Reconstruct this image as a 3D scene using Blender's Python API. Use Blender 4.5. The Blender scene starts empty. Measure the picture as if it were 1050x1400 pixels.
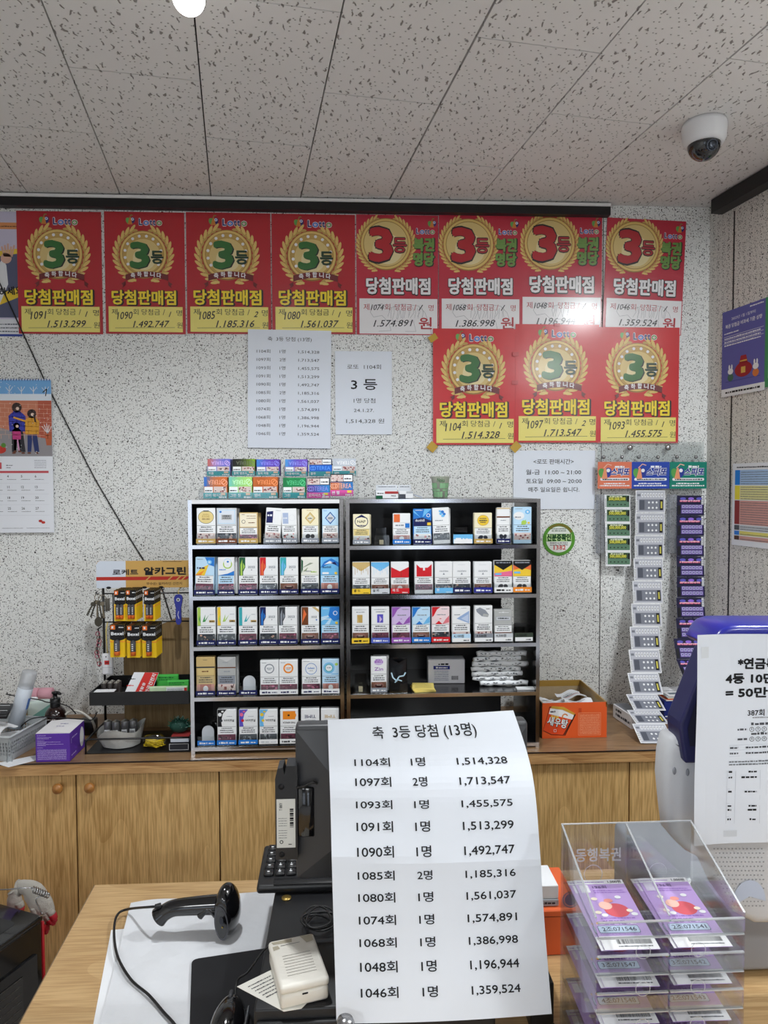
import bpy, bmesh, math, random
from mathutils import Vector, Matrix, geometry
R_ = random.Random(7)
PI = math.pi
SC = bpy.context.scene
COL = SC.collection

# ---------------------------------------------------------------- camera, world, exposure
F_PX = 970.0
CAM = Vector((0.0, -2.5, 1.55))
YAW, PITCH, ROLL = math.radians(2.9), -math.atan(38/970), -0.003
CROT = (Matrix.Rotation(-YAW, 4, 'Z') @ Matrix.Rotation(PI/2 + PITCH, 4, 'X') @ Matrix.Rotation(ROLL, 4, 'Z'))
cd = bpy.data.cameras.new('camera'); cam = bpy.data.objects.new('camera', cd); COL.objects.link(cam)
cd.sensor_fit = 'VERTICAL'; cd.sensor_height = 36; cd.lens = F_PX/1400*36; cd.clip_start = .02
cam.matrix_world = Matrix.Translation(CAM) @ CROT
SC.camera = cam
w = bpy.data.worlds.new('world'); SC.world = w; w.use_nodes = True
w.node_tree.nodes['Background'].inputs[0].default_value = (.9, .95, 1, 1)
w.node_tree.nodes['Background'].inputs[1].default_value = 0.3
vs = SC.view_settings; vs.view_transform = 'Standard'; vs.look = 'None'; vs.gamma = 1; vs.use_curve_mapping = False
vs.exposure = -0.12
SC.cycles.transparent_max_bounces = 24; SC.cycles.max_bounces = 8; SC.cycles.use_denoising = True
SC.cycles.sample_clamp_indirect = 6; SC.cycles.caustics_reflective = False; SC.cycles.caustics_refractive = False

def ray(px, py):
    d = CROT.to_3x3() @ Vector(((px-525)/F_PX, -(py-700)/F_PX, -1))
    return d
def at(px, py, y=None, z=None, x=None):
    """the point of the plane y=.. (or z=.., x=..) that the pixel of the photograph shows"""
    d = ray(px, py)
    t = (y-CAM.y)/d.y if y is not None else ((z-CAM.z)/d.z if z is not None else (x-CAM.x)/d.x)
    return CAM + d*t

# ---------------------------------------------------------------- materials
def s2l(c):
    c /= 255.0
    return c/12.92 if c <= .04045 else ((c+.055)/1.055)**2.4
def C(r, g, b, k=1.0): return (min(1, s2l(r)*k), min(1, s2l(g)*k), min(1, s2l(b)*k), 1)
MATS = {}
def mat(name, col=(.8,.8,.8,1), rough=.55, metal=0, spec=.5, coat=0, bump=0, bscale=60, emit=0, noise=0, crough=.08):
    if name in MATS: return MATS[name]
    m = bpy.data.materials.new(name); m.use_nodes = True; MATS[name] = m
    nt = m.node_tree; b = nt.nodes['Principled BSDF']
    b.inputs['Base Color'].default_value = col
    b.inputs['Roughness'].default_value = rough; b.inputs['Metallic'].default_value = metal
    b.inputs['Specular IOR Level'].default_value = spec; b.inputs['Coat Weight'].default_value = coat
    b.inputs['Coat Roughness'].default_value = crough
    if emit:
        b.inputs['Emission Color'].default_value = col; b.inputs['Emission Strength'].default_value = emit
    if bump or noise:
        tc = nt.nodes.new('ShaderNodeTexCoord'); n = nt.nodes.new('ShaderNodeTexNoise')
        n.inputs['Scale'].default_value = bscale; n.inputs['Detail'].default_value = 3
        nt.links.new(tc.outputs['Object'], n.inputs['Vector'])
        if bump:
            bp = nt.nodes.new('ShaderNodeBump'); bp.inputs['Strength'].default_value = bump; bp.inputs['Distance'].default_value = .01
            nt.links.new(n.outputs['Fac'], bp.inputs['Height']); nt.links.new(bp.outputs['Normal'], b.inputs['Normal'])
        if noise:
            mx = nt.nodes.new('ShaderNodeMix'); mx.data_type = 'RGBA'
            mx.inputs[6].default_value = tuple(x*(1-noise) for x in col[:3])+(1,); mx.inputs[7].default_value = tuple(min(1,x*(1+noise)) for x in col[:3])+(1,)
            nt.links.new(n.outputs['Fac'], mx.inputs[0]); nt.links.new(mx.outputs[2], b.inputs['Base Color'])
    return m
def paper(r, g, b, rough=.6):            # printed colour, one material per colour
    return mat('print_%d_%d_%d_%d' % (r, g, b, int(rough*100)), C(r, g, b), rough, spec=.3)
def poster(r, g, b):                     # laminated print
    return mat('laminate_%d_%d_%d' % (r, g, b), C(r, g, b), .4, spec=.5, coat=.7, crough=.17, bump=.22, bscale=11)
def clear(name, tint=(1,1,1,1), gloss=.1, rough=.05, op=0.0):
    if name in MATS: return MATS[name]
    m = bpy.data.materials.new(name); m.use_nodes = True; MATS[name] = m
    nt = m.node_tree; nt.nodes.clear()
    out = nt.nodes.new('ShaderNodeOutputMaterial'); tr = nt.nodes.new('ShaderNodeBsdfTransparent'); gl = nt.nodes.new('ShaderNodeBsdfGlossy')
    tr.inputs[0].default_value = tint; gl.inputs['Roughness'].default_value = rough
    lw = nt.nodes.new('ShaderNodeLayerWeight'); lw.inputs[0].default_value = .35
    mt = nt.nodes.new('ShaderNodeMath'); mt.operation = 'MULTIPLY_ADD'; mt.inputs[1].default_value = .35; mt.inputs[2].default_value = gloss
    mx = nt.nodes.new('ShaderNodeMixShader')
    nt.links.new(lw.outputs['Fresnel'], mt.inputs[0]); nt.links.new(mt.outputs[0], mx.inputs[0])
    nt.links.new(tr.outputs[0], mx.inputs[1]); nt.links.new(gl.outputs[0], mx.inputs[2])
    last = mx
    if op:
        df = nt.nodes.new('ShaderNodeBsdfDiffuse'); df.inputs[0].default_value = (.8,.82,.85,1)
        m2 = nt.nodes.new('ShaderNodeMixShader'); m2.inputs[0].default_value = op
        nt.links.new(mx.outputs[0], m2.inputs[1]); nt.links.new(df.outputs[0], m2.inputs[2]); last = m2
    nt.links.new(last.outputs[0], out.inputs[0])
    return m
def nodes_mat(name, rough=.6):
    m = bpy.data.materials.new(name); m.use_nodes = True; MATS[name] = m
    nt = m.node_tree; b = nt.nodes['Principled BSDF']; b.inputs['Roughness'].default_value = rough
    N = lambda t, **k: nt.nodes.new('ShaderNode'+t)
    return m, nt, b, N
def speckle(name, base, dark, k=1.0):
    m, nt, b, N = nodes_mat(name, .75)
    tc = N('TexCoord'); last = None
    ns = N('TexNoise'); ns.inputs['Scale'].default_value = 220*k; ns.inputs['Detail'].default_value = 3; nt.links.new(tc.outputs['Object'], ns.inputs[0])
    cr = N('ValToRGB'); cr.color_ramp.elements[0].position = .33; cr.color_ramp.elements[1].position = .56
    cr.color_ramp.elements[0].color = tuple(x*.76 for x in base[:3])+(1,); cr.color_ramp.elements[1].color = base
    nt.links.new(ns.outputs['Fac'], cr.inputs[0]); last = cr.outputs[0]
    for sc, th, rad in ((250*k, .66, .40), (120*k, .86, .28), (40*k, .97, .15)):
        v = N('TexVoronoi'); v.inputs['Scale'].default_value = sc
        wn = N('TexNoise'); wn.inputs['Scale'].default_value = sc*1.2
        va = N('VectorMath'); va.operation = 'SCALE'; va.inputs[3].default_value = .35/sc
        ad = N('VectorMath'); ad.operation = 'ADD'
        nt.links.new(tc.outputs['Object'], wn.inputs[0]); nt.links.new(wn.outputs['Color'], va.inputs[0])
        nt.links.new(tc.outputs['Object'], ad.inputs[0]); nt.links.new(va.outputs[0], ad.inputs[1]); nt.links.new(ad.outputs[0], v.inputs['Vector'])
        sp = N('SeparateColor'); nt.links.new(v.outputs['Color'], sp.inputs[0])
        g1 = N('Math'); g1.operation = 'GREATER_THAN'; g1.inputs[1].default_value = th; nt.links.new(sp.outputs[0], g1.inputs[0])
        g2 = N('Math'); g2.operation = 'LESS_THAN'; g2.inputs[1].default_value = rad; nt.links.new(v.outputs['Distance'], g2.inputs[0])
        mu = N('Math'); mu.operation = 'MULTIPLY'; nt.links.new(g1.outputs[0], mu.inputs[0]); nt.links.new(g2.outputs[0], mu.inputs[1])
        mx = N('Mix'); mx.data_type = 'RGBA'; nt.links.new(mu.outputs[0], mx.inputs[0]); nt.links.new(last, mx.inputs[6]); mx.inputs[7].default_value = dark
        last = mx.outputs[2]
    nt.links.new(last, b.inputs['Base Color'])
    return m
def wood(name, c0, c1, c2, axis='Z', scale=1.0, rough=.4, coat=0):
    """laminate oak: fine pores along the grain plus wide cathedral figure"""
    m, nt, b, N = nodes_mat(name, rough); b.inputs['Coat Weight'].default_value = coat
    tc = N('TexCoord'); mp = N('Mapping')
    st = {'Z': (1, 1, .05), 'X': (.05, 1, 1), 'Y': (1, .05, 1)}[axis]
    mp.inputs['Scale'].default_value = st; nt.links.new(tc.outputs['Object'], mp.inputs[0])
    n1 = N('TexNoise'); n1.inputs['Scale'].default_value = 260*scale; n1.inputs['Detail'].default_value = 2; nt.links.new(mp.outputs[0], n1.inputs[0])
    mp2 = N('Mapping'); st2 = {'Z': (1, 1, .11), 'X': (.11, 1, 1), 'Y': (1, .11, 1)}[axis]
    mp2.inputs['Scale'].default_value = st2; nt.links.new(tc.outputs['Object'], mp2.inputs[0])
    n2 = N('TexNoise'); n2.inputs['Scale'].default_value = 5.5*scale; n2.inputs['Detail'].default_value = .6; nt.links.new(mp2.outputs[0], n2.inputs[0])
    ml = N('Math'); ml.operation = 'MULTIPLY'; ml.inputs[1].default_value = 15; nt.links.new(n2.outputs['Fac'], ml.inputs[0])
    fr = N('Math'); fr.operation = 'FRACT'; nt.links.new(ml.outputs[0], fr.inputs[0])
    r1 = N('ValToRGB'); e = r1.color_ramp.elements; e[0].position = .0; e[1].position = .55; e[0].color = c2; e[1].color = c1
    nt.links.new(fr.outputs[0], r1.inputs[0])
    r2 = N('ValToRGB'); e = r2.color_ramp.elements; e[0].position = .36; e[1].position = .62; e[0].color = c2; e[1].color = c0
    nt.links.new(n1.outputs['Fac'], r2.inputs[0])
    mx = N('Mix'); mx.data_type = 'RGBA'; mx.inputs[0].default_value = .3
    nt.links.new(r2.outputs[0], mx.inputs[6]); nt.links.new(r1.outputs[0], mx.inputs[7])
    nt.links.new(mx.outputs[2], b.inputs['Base Color'])
    return m
def ceiling_mat():
    m, nt, b, N = nodes_mat('acoustic_tile', .9)
    tc = N('TexCoord'); last = None
    base, dark = C(232, 230, 229), C(150, 144, 141)
    acc = None
    for sc, rad, th, stretch, wob in ((56, .14, .35, (1, .30, 1), .026), (70, .12, .4, (.8, 1, 1), .003)):
        wn = N('TexNoise'); wn.inputs['Scale'].default_value = 38; nt.links.new(tc.outputs['Object'], wn.inputs[0])
        va = N('VectorMath'); va.operation = 'SCALE'; va.inputs[3].default_value = wob; nt.links.new(wn.outputs['Color'], va.inputs[0])
        ad = N('VectorMath'); ad.operation = 'ADD'; nt.links.new(tc.outputs['Object'], ad.inputs[0]); nt.links.new(va.outputs[0], ad.inputs[1])
        mp = N('Mapping'); mp.inputs['Scale'].default_value = stretch; mp.inputs['Rotation'].default_value = (0, 0, .45); nt.links.new(ad.outputs[0], mp.inputs[0])
        v = N('TexVoronoi'); v.voronoi_dimensions = '2D'; v.inputs['Scale'].default_value = sc; nt.links.new(mp.outputs[0], v.inputs['Vector'])
        sp = N('SeparateColor'); nt.links.new(v.outputs['Color'], sp.inputs[0])
        g1 = N('Math'); g1.operation = 'GREATER_THAN'; g1.inputs[1].default_value = th; nt.links.new(sp.outputs[0], g1.inputs[0])
        mr = N('MapRange'); mr.inputs['From Min'].default_value = rad; mr.inputs['From Max'].default_value = rad*.7; nt.links.new(v.outputs['Distance'], mr.inputs[0])
        mu = N('Math'); mu.operation = 'MULTIPLY'; nt.links.new(g1.outputs[0], mu.inputs[0]); nt.links.new(mr.outputs[0], mu.inputs[1])
        if acc is None: acc = mu.outputs[0]
        else:
            mm = N('Math'); mm.operation = 'MAXIMUM'; nt.links.new(acc, mm.inputs[0]); nt.links.new(mu.outputs[0], mm.inputs[1]); acc = mm.outputs[0]
    mx = N('Mix'); mx.data_type = 'RGBA'; nt.links.new(acc, mx.inputs[0]); mx.inputs[6].default_value = base; mx.inputs[7].default_value = dark
    nt.links.new(mx.outputs[2], b.inputs['Base Color'])
    bp = N('Bump'); bp.inputs['Strength'].default_value = .9; bp.inputs['Distance'].default_value = .004; bp.invert = True
    nt.links.new(acc, bp.inputs['Height']); nt.links.new(bp.outputs[0], b.inputs['Normal'])
    return m

# ---------------------------------------------------------------- mesh building
class MB:
    def __init__(s): s.v = []; s.f = []; s.m = []; s.sm = []; s.mats = []
    def mi(s, m):
        if m not in s.mats: s.mats.append(m)
        return s.mats.index(m)
    def add(s, vs, fs, m, smooth=False):
        o = len(s.v); i = s.mi(m); s.v += [Vector(p) for p in vs]
        for f in fs: s.f.append(tuple(o+k for k in f)); s.m.append(i); s.sm.append(smooth)
        return s
    def box(s, x0, x1, y0, y1, z0, z1, m):
        vs = [(x, y, z) for z in (z0, z1) for y in (y0, y1) for x in (x0, x1)]
        return s.add(vs, [(0,2,3,1),(4,5,7,6),(0,1,5,4),(2,6,7,3),(0,4,6,2),(1,3,7,5)], m)
    def rbox(s, x0, x1, y0, y1, z0, z1, r, m, seg=2, M=None, smooth=True):
        bm = bmesh.new(); bmesh.ops.create_cube(bm, size=1)
        for v in bm.verts: v.co = Vector(((x0+x1)/2+v.co.x*(x1-x0), (y0+y1)/2+v.co.y*(y1-y0), (z0+z1)/2+v.co.z*(z1-z0)))
        bmesh.ops.bevel(bm, geom=bm.edges[:], offset=r, segments=seg, profile=.5, affect='EDGES')
        s.frombm(bm, m, smooth, M); return s
    def frombm(s, bm, m, smooth=True, M=None):
        bm.verts.index_update()
        s.add([(M @ v.co if M else v.co.copy()) for v in bm.verts], [[v.index for v in f.verts] for f in bm.faces], m, smooth); bm.free()
    def tube(s, pts, r, m, n=8, cap=True):
        pts = [Vector(p) for p in pts]; rs = r if isinstance(r, (list, tuple)) else [r]*len(pts)
        vs = []; fs = []; up = None
        for i, p in enumerate(pts):
            t = (pts[min(i+1, len(pts)-1)] - pts[max(i-1, 0)]).normalized()
            if up is None:
                up = Vector((0,0,1)) if abs(t.z) < .9 else Vector((1,0,0))
            a = (up - t*up.dot(t)).normalized(); up = a; b = t.cross(a)
            for k in range(n):
                an = 2*PI*k/n; vs.append(p + (a*math.cos(an)+b*math.sin(an))*rs[i])
        for i in range(len(pts)-1):
            for k in range(n): fs.append((i*n+k, i*n+(k+1)%n, (i+1)*n+(k+1)%n, (i+1)*n+k))
        if cap: fs.append(tuple(range(n-1,-1,-1))); fs.append(tuple((len(pts)-1)*n+k for k in range(n)))
        return s.add(vs, fs, m, True)
    def lathe(s, prof, m, n=24, M=None, smooth=True):
        vs = []; fs = []
        for r, z in prof:
            for k in range(n):
                p = Vector((r*math.cos(2*PI*k/n), r*math.sin(2*PI*k/n), z)); vs.append(M @ p if M else p)
        up = sum((a[0]+c[0])*(c[1]-a[1]) for a, c in zip(prof, prof[1:])) > 0
        for i in range(len(prof)-1):
            for k in range(n):
                f = (i*n+k, i*n+(k+1)%n, (i+1)*n+(k+1)%n, (i+1)*n+k); fs.append(f if up else f[::-1])
        return s.add(vs, fs, m, smooth)
    def prism(s, poly, d0, d1, m, plane='xz', M=None):
        """outline poly (2D, any shape) swept from d0 to d1 along the third axis"""
        mk = {'xz': lambda a, b, d: (a, d, b), 'xy': lambda a, b, d: (a, b, d), 'yz': lambda a, b, d: (d, a, b)}[plane]
        n = len(poly)
        vs = [Vector(mk(a, b, d0)) for a, b in poly] + [Vector(mk(a, b, d1)) for a, b in poly]
        if M: vs = [M @ p for p in vs]
        tri = geometry.tessellate_polygon([[Vector((a, b, 0)) for a, b in poly]])
        fs = [tuple(t) for t in tri] + [tuple(n+k for k in reversed(t)) for t in tri] + [(i, (i+1)%n, n+(i+1)%n, n+i) for i in range(n)]
        bm = bmesh.new(); bv = [bm.verts.new(p) for p in vs]
        for f in fs:
            try: bm.faces.new([bv[k] for k in f])
            except ValueError: pass
        bmesh.ops.recalc_face_normals(bm, faces=bm.faces[:])
        s.frombm(bm, m, False); return s
    def grid(s, fn, nu, nv, m, smooth=True):
        vs = [fn(i/nu, j/nv) for j in range(nv+1) for i in range(nu+1)]
        fs = [(j*(nu+1)+i, j*(nu+1)+i+1, (j+1)*(nu+1)+i+1, (j+1)*(nu+1)+i) for j in range(nv) for i in range(nu)]
        return s.add(vs, fs, m, smooth)
    def rel(s, o): o = Vector(o); s.v = [p-o for p in s.v]; return s
    def blob(s, c, r, m, n=16, M=None):
        bm = bmesh.new(); bmesh.ops.create_uvsphere(bm, u_segments=n, v_segments=n*2//3, radius=1)
        T = Matrix.Translation(c) @ (M or Matrix()) @ Matrix.Diagonal((r[0], r[1], r[2], 1))
        s.frombm(bm, m, True, T); return s
    def xf(s, M): s.v = [M @ p for p in s.v]; return s
    def deform(s, fn): s.v = [Vector(fn(p)) for p in s.v]; return s
    def build(s, name, parent=None, loc=None, rot=None, fix=True):
        me = bpy.data.meshes.new(name); me.from_pydata([tuple(p) for p in s.v], [], s.f)
        for m in s.mats: me.materials.append(m)
        me.polygons.foreach_set('material_index', s.m); me.polygons.foreach_set('use_smooth', s.sm)
        me.update()
        o = bpy.data.objects.new(name, me); COL.objects.link(o)
        if parent: o.parent = parent
        if loc is not None: o.location = loc
        if rot is not None: o.rotation_euler = rot
        return o
def empty(name, loc=(0,0,0), rot=(0,0,0)):
    o = bpy.data.objects.new(name, None); COL.objects.link(o); o.location = loc; o.rotation_euler = rot; o.empty_display_size = .02
    return o
def tag(o, label, cat, group=None):
    o['label'] = label; o['category'] = cat
    if group: o['group'] = group
    return o
def struct(o): o['kind'] = 'structure'; return o
def copy_tree(o, loc=None, rot=None, parent=None):
    c = o.copy(); COL.objects.link(c)
    if parent: c.parent = parent
    if loc is not None: c.location = loc
    if rot is not None: c.rotation_euler = rot
    for ch in list(o.children): copy_tree(ch, parent=c)
    return c

TXT = {}
def glyphs(s, bold=0, shear=0, res=2):
    k = (s, bold, shear, res)
    if k not in TXT:
        c = bpy.data.curves.new('lettering', 'FONT'); c.body = s; c.resolution_u = res; c.offset = bold; c.shear = shear
        o = bpy.data.objects.new('lettering', c); me = bpy.data.meshes.new_from_object(o)
        vs = [v.co.copy() for v in me.vertices]; fs = [tuple(p.vertices) for p in me.polygons]
        bpy.data.objects.remove(o); bpy.data.curves.remove(c); bpy.data.meshes.remove(me)
        xs = [v.x for v in vs]
        TXT[k] = (vs, fs, min(xs), max(xs))
    return TXT[k]
class Pr:
    """flat printing in the plane O + x*R + y*U, each layer a hair in front of the last"""
    def __init__(s, mb, O=(0,0,0), R=(1,0,0), U=(0,0,1), eps=.00018):
        s.mb = mb; s.O = Vector(O); s.R = Vector(R).normalized(); s.U = Vector(U).normalized(); s.N = s.R.cross(s.U); s.e = eps
    def p(s, x, y, l): return s.O + s.R*x + s.U*y + s.N*(s.e*l)
    def poly(s, pts, m, l=1):
        pts = list(pts)
        ar = sum(pts[i][0]*pts[(i+1)%len(pts)][1]-pts[(i+1)%len(pts)][0]*pts[i][1] for i in range(len(pts)))
        if ar < 0: pts.reverse()
        if len(pts) <= 4: fs = [tuple(range(len(pts)))]
        else: fs = [tuple(t) for t in geometry.tessellate_polygon([[Vector((a, b, 0)) for a, b in pts]])]
        s.mb.add([s.p(a, b, l) for a, b in pts], fs, m); return s
    def rect(s, x0, y0, x1, y1, m, l=1): return s.poly([(x0,y0),(x1,y0),(x1,y1),(x0,y1)], m, l)
    def rrect(s, x0, y0, x1, y1, r, m, l=1, n=4):
        pts = []
        for cx, cy, a0 in ((x1-r, y0+r, -PI/2), (x1-r, y1-r, 0), (x0+r, y1-r, PI/2), (x0+r, y0+r, PI)):
            for k in range(n+1): a = a0+PI/2*k/n; pts.append((cx+r*math.cos(a), cy+r*math.sin(a)))
        return s.poly(pts, m, l)
    def disc(s, cx, cy, r, m, l=1, ry=None, n=24, rot=0):
        ry = ry or r; pts = []
        for k in range(n):
            a = 2*PI*k/n; x, y = r*math.cos(a), ry*math.sin(a)
            pts.append((cx+x*math.cos(rot)-y*math.sin(rot), cy+x*math.sin(rot)+y*math.cos(rot)))
        s.mb.add([s.p(a, b, l) for a, b in pts], [tuple(range(n))], m); return s
    def ring(s, cx, cy, r0, r1, m, l=1, n=28, a0=0, a1=2*PI, sy=1):
        vs = []; fs = []
        for k in range(n+1):
            a = a0+(a1-a0)*k/n
            vs += [s.p(cx+r0*math.cos(a), cy+r0*sy*math.sin(a), l), s.p(cx+r1*math.cos(a), cy+r1*sy*math.sin(a), l)]
        for k in range(n): fs.append((2*k, 2*k+1, 2*k+3, 2*k+2))
        s.mb.add(vs, fs, m); return s
    def line(s, pts, wd, m, l=1):
        for (x0, y0), (x1, y1) in zip(pts, pts[1:]):
            dx, dy = x1-x0, y1-y0; L = math.hypot(dx, dy) or 1e-9; nx, ny = -dy/L*wd/2, dx/L*wd/2
            s.poly([(x0+nx,y0+ny),(x0-nx,y0-ny),(x1-nx,y1-ny),(x1+nx,y1+ny)], m, l)
        return s
    def text(s, t, x, y, size, m, l=1, al='L', w=None, bold=0, shear=0, rot=0, res=2):
        """y is the baseline; w squeezes or stretches the line to that width"""
        vs, fs, a, b = glyphs(t, 0, shear, res)
        offs = [(0, 0)] if bold <= 0 else [(bold*size*math.cos(PI/4*i), bold*size*math.sin(PI/4*i)) for i in range(0, 8, 1 if bold > .025 else 2)]
        if w: w = w-2*bold*size
        kx = w/(b-a) if w else size
        ww = (b-a)*kx; ox = {'L': 0, 'C': -ww/2, 'R': -ww}[al]
        ca, sa = math.cos(rot), math.sin(rot); out = []
        dx0 = bold*size*(1 if al == 'L' else -1 if al == 'R' else 0)
        for oi, (bx, by) in enumerate(offs):
            out = []
            for v in vs:
                px, py = (v.x-a)*kx+ox+bx+dx0, v.y*size+by
                out.append(s.p(x+px*ca-py*sa, y+px*sa+py*ca, l+.09*oi))
            s.mb.add(out, fs, m)
        return s
    def micro(s, x0, x1, y, h, m, l=1, gap=.25, rnd=R_):
        """print too small to read: a row of short dashes"""
        x = x0
        while x < x1:
            d = h*rnd.uniform(.5, 2.2); s.rect(x, y, min(x1, x+d), y+h*rnd.uniform(.7, 1), m, l); x += d+h*rnd.uniform(.2, .5)
        return s
K_ = paper(22, 22, 26); W_ = paper(238, 240, 243)

# ---------------------------------------------------------------- room
ZC = 2.53
GA = YAW - math.atan(200/970)                       # the ceiling tiles and the right wall run along this heading
GD = Vector((math.sin(GA), math.cos(GA), 0)); GL = Vector((math.cos(GA), -math.sin(GA), 0))
corner = at(968, 500, y=0); XR = corner.x
XL, YB = -2.3, -6.0
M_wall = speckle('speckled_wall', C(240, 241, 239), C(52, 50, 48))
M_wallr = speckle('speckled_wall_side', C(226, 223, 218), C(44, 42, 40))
M_plain = mat('painted_wall', C(225, 223, 218), .8)
M_black = mat('black_trim', C(18, 18, 20), .4)
M_floor = mat('floor_tile', C(176, 174, 172), .4, noise=.08, bscale=6)
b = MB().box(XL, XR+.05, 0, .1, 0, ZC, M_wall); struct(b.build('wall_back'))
def rw(t, off=0): return corner - GD*t + GL*off     # along the right wall, t metres towards the viewer
def slab(t0, t1, z0, z1, o0, o1, m, name):
    vs = [rw(t0, o0), rw(t1, o0), rw(t1, o1), rw(t0, o1)]
    poly = [(p.x, p.y) for p in vs]
    return MB().prism(poly, z0, z1, m, 'xy').build(name)
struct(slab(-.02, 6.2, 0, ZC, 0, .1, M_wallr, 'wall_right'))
struct(MB().box(XL-.1, XL, YB, .1, 0, ZC, M_plain).build('wall_left'))
struct(MB().box(XL-.1, XR+1.4, YB-.1, YB, 0, ZC, mat('rear_wall_paint', C(120, 116, 112), .7)).build('wall_rear'))
struct(MB().box(XL-.1, XR+1.4, YB-.1, .1, -.1, 0, M_floor).build('floor'))
# added behind the viewer: two bays of glowing panes for the chrome to reflect
M_frame = mat('added_window_frame', C(60, 60, 64), .4); M_glow = mat('reflection_pane', C(225, 235, 250), .3, emit=.9)
for n_, (xa, xb, za, zb_) in enumerate(((-2.1, -.75, .25, 2.1), (.35, 1.15, .05, 2.1))):
    wm = MB().box(xa, xb, YB+.001, YB+.03, za, zb_, M_frame); nx = 2 if n_ == 0 else 1
    for k in range(nx):
        wx0, wx1 = xa+.05+(xb-xa-.05)*k/nx, xa+(xb-xa-.05)*(k+1)/nx
        wm.box(wx0, wx1, YB+.03, YB+.034, za+.05, zb_-.45, M_glow); wm.box(wx0, wx1, YB+.03, YB+.034, zb_-.40, zb_-.05, M_glow)
    struct(wm.build('added_window_1' if n_ == 0 else 'added_door_1'))
# panel joints
def rt(px, py):                                     # pixel -> distance along the right wall and height
    d = ray(px, py); n = GL; t = (corner-CAM).dot(n)/d.dot(n); p = CAM + d*t
    return (corner-p).dot(GD), p.z
j = MB(); tj = rt(1001, 500)[0]
q = [rw(tj-.003, -.001), rw(tj+.003, -.001), rw(tj+.003, .002), rw(tj-.003, .002)]
j.prism([(p.x, p.y) for p in q], .0, 2.47, M_black, 'xy'); struct(j.build('trim_1'))
xs = at(820, 850, y=0).x
struct(MB().box(xs-.0015, xs+.0015, -.0012, .001, 0, ZC, mat('joint_grey', C(95, 92, 90), .8)).build('trim_2'))
# black cornice with the white wire along the top
xe = at(835, 285, y=-.03).x; zb = at(420, 287, y=-.03).z
tr = MB().box(XL, xe, -.03, -.0005, zb, ZC-.004, M_black)
tr.box(XL, xe, -.034, -.03, ZC-.015, ZC-.005, mat('white_wire', C(232, 232, 230), .5))
struct(tr.build('trim_3'))
t0, zt = rt(988, 276); t1 = 6
q = [rw(t0, -.045), rw(t1, -.045), rw(t1, -.001), rw(t0, -.001)]
struct(MB().prism([(p.x, p.y) for p in q], ZC-.05, ZC-.003, M_black, 'xy').build('trim_4'))
# ceiling: staggered acoustic tiles on dark battens
M_tile = ceiling_mat(); M_gap = mat('tile_gap', C(30, 28, 27), .9)
ce = MB(); ce.box(XL-.1, XR+1.4, YB-.1, .1, ZC+.012, ZC+.06, M_gap)
o0 = at(410, 275, z=ZC); c0 = o0.dot(GL)
anch = {-3: (0, 171), -2: (84, 90), -1: (279, 187), 0: (525, 135), 1: (665, 53), 2: (760, 156), 3: (1007, 81), 4: (1040, 176)}
for k in range(-12, 12):
    if k in anch: ph = at(*anch[k], z=ZC).dot(GD)
    else: ph = R_.uniform(0, .6)
    a, bb = c0+.3*k, c0+.3*(k+1); gap = .0018
    ga = .004 if k == 1 else gap
    for n in range(-16, 16):
        d0, d1 = ph+.6*n, ph+.6*(n+1)
        dz = R_.uniform(-.0012, .0012)
        mid = GL*((a+bb)/2)+GD*((d0+d1)/2)
        if mid.y > .5 or mid.y < YB-.5 or mid.x < XL-.4 or mid.x > XR+1.6: continue
        pl = []
        for la, dd in ((a+ga, d0+gap), (bb-gap, d0+gap), (bb-gap, d1-gap), (a+ga, d1-gap)):
            p = GL*la+GD*dd; pl.append((p.x, p.y))
        ce.prism(pl, ZC+dz, ZC+.012, M_tile, 'xy')
struct(ce.build('ceiling'))

# ---------------------------------------------------------------- lights that the room has
def led(name, x, y, sx, sy, power, label):
    t = tag(empty(name, (x, y, ZC)), label, 'light', 'ceiling led fixtures behind the viewer')
    h = MB().rbox(-sx/2, sx/2, -sy/2, sy/2, -.045, -.001, .008, mat('white_housing', C(235,235,235), .4)); h.build('housing', t)
    MB().rbox(-sx/2+.03, sx/2-.03, -sy/2+.03, sy/2-.03, -.052, -.04, .004, mat('led_diffuser', (1,.99,.97,1), .5, emit=6)).build('diffuser', t)
    ld = bpy.data.lights.new('led_light', 'AREA'); ld.shape = 'RECTANGLE'; ld.size = sx*.9; ld.size_y = sy*.9; ld.energy = power*1.45; ld.color = (.93, .975, 1)
    lo = bpy.data.objects.new('led_light', ld); COL.objects.link(lo); lo.parent = t; lo.location = (0, 0, -.06)
led('ceiling_light', 1.58, -3.2, .3, .3, 17, 'square white led panel on the ceiling behind the viewer, right side')
led('ceiling_light', -1.2, -4.2, .6, .6, 17, 'square white led panel on the ceiling behind the viewer, left side')
led('ceiling_light', .3, -5.3, 1.2, .3, 26, 'long white led panel on the ceiling at the rear of the shop')
bp = at(258, -3, y=-1.15)
t = tag(empty('light_bulb', (bp.x, bp.y, ZC)), 'glowing white round bulb hanging from the ceiling at the top left', 'light bulb')
lz = bp.z-ZC
MB().lathe([(.001, -.0), (.035, -.001), (.035, -.012), (.02, -.02), (.02, lz+.03), (.015, lz+.028)], mat('white_plastic', C(235,235,232), .4), 20).build('socket', t)
prof = [(.0005+.029*math.sin(PI*k/14), lz-.029*math.cos(PI*k/14)) for k in range(14)]
MB().lathe(prof, mat('bulb_glow', (1, .98, .95, 1), .4, emit=7), 24).build('globe', t)
ld = bpy.data.lights.new('bulb_light', 'SPOT'); ld.energy = 52; ld.spot_size = 2.7; ld.spot_blend = .7; ld.shadow_soft_size = .04; ld.color = (.94, .975, 1)
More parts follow.
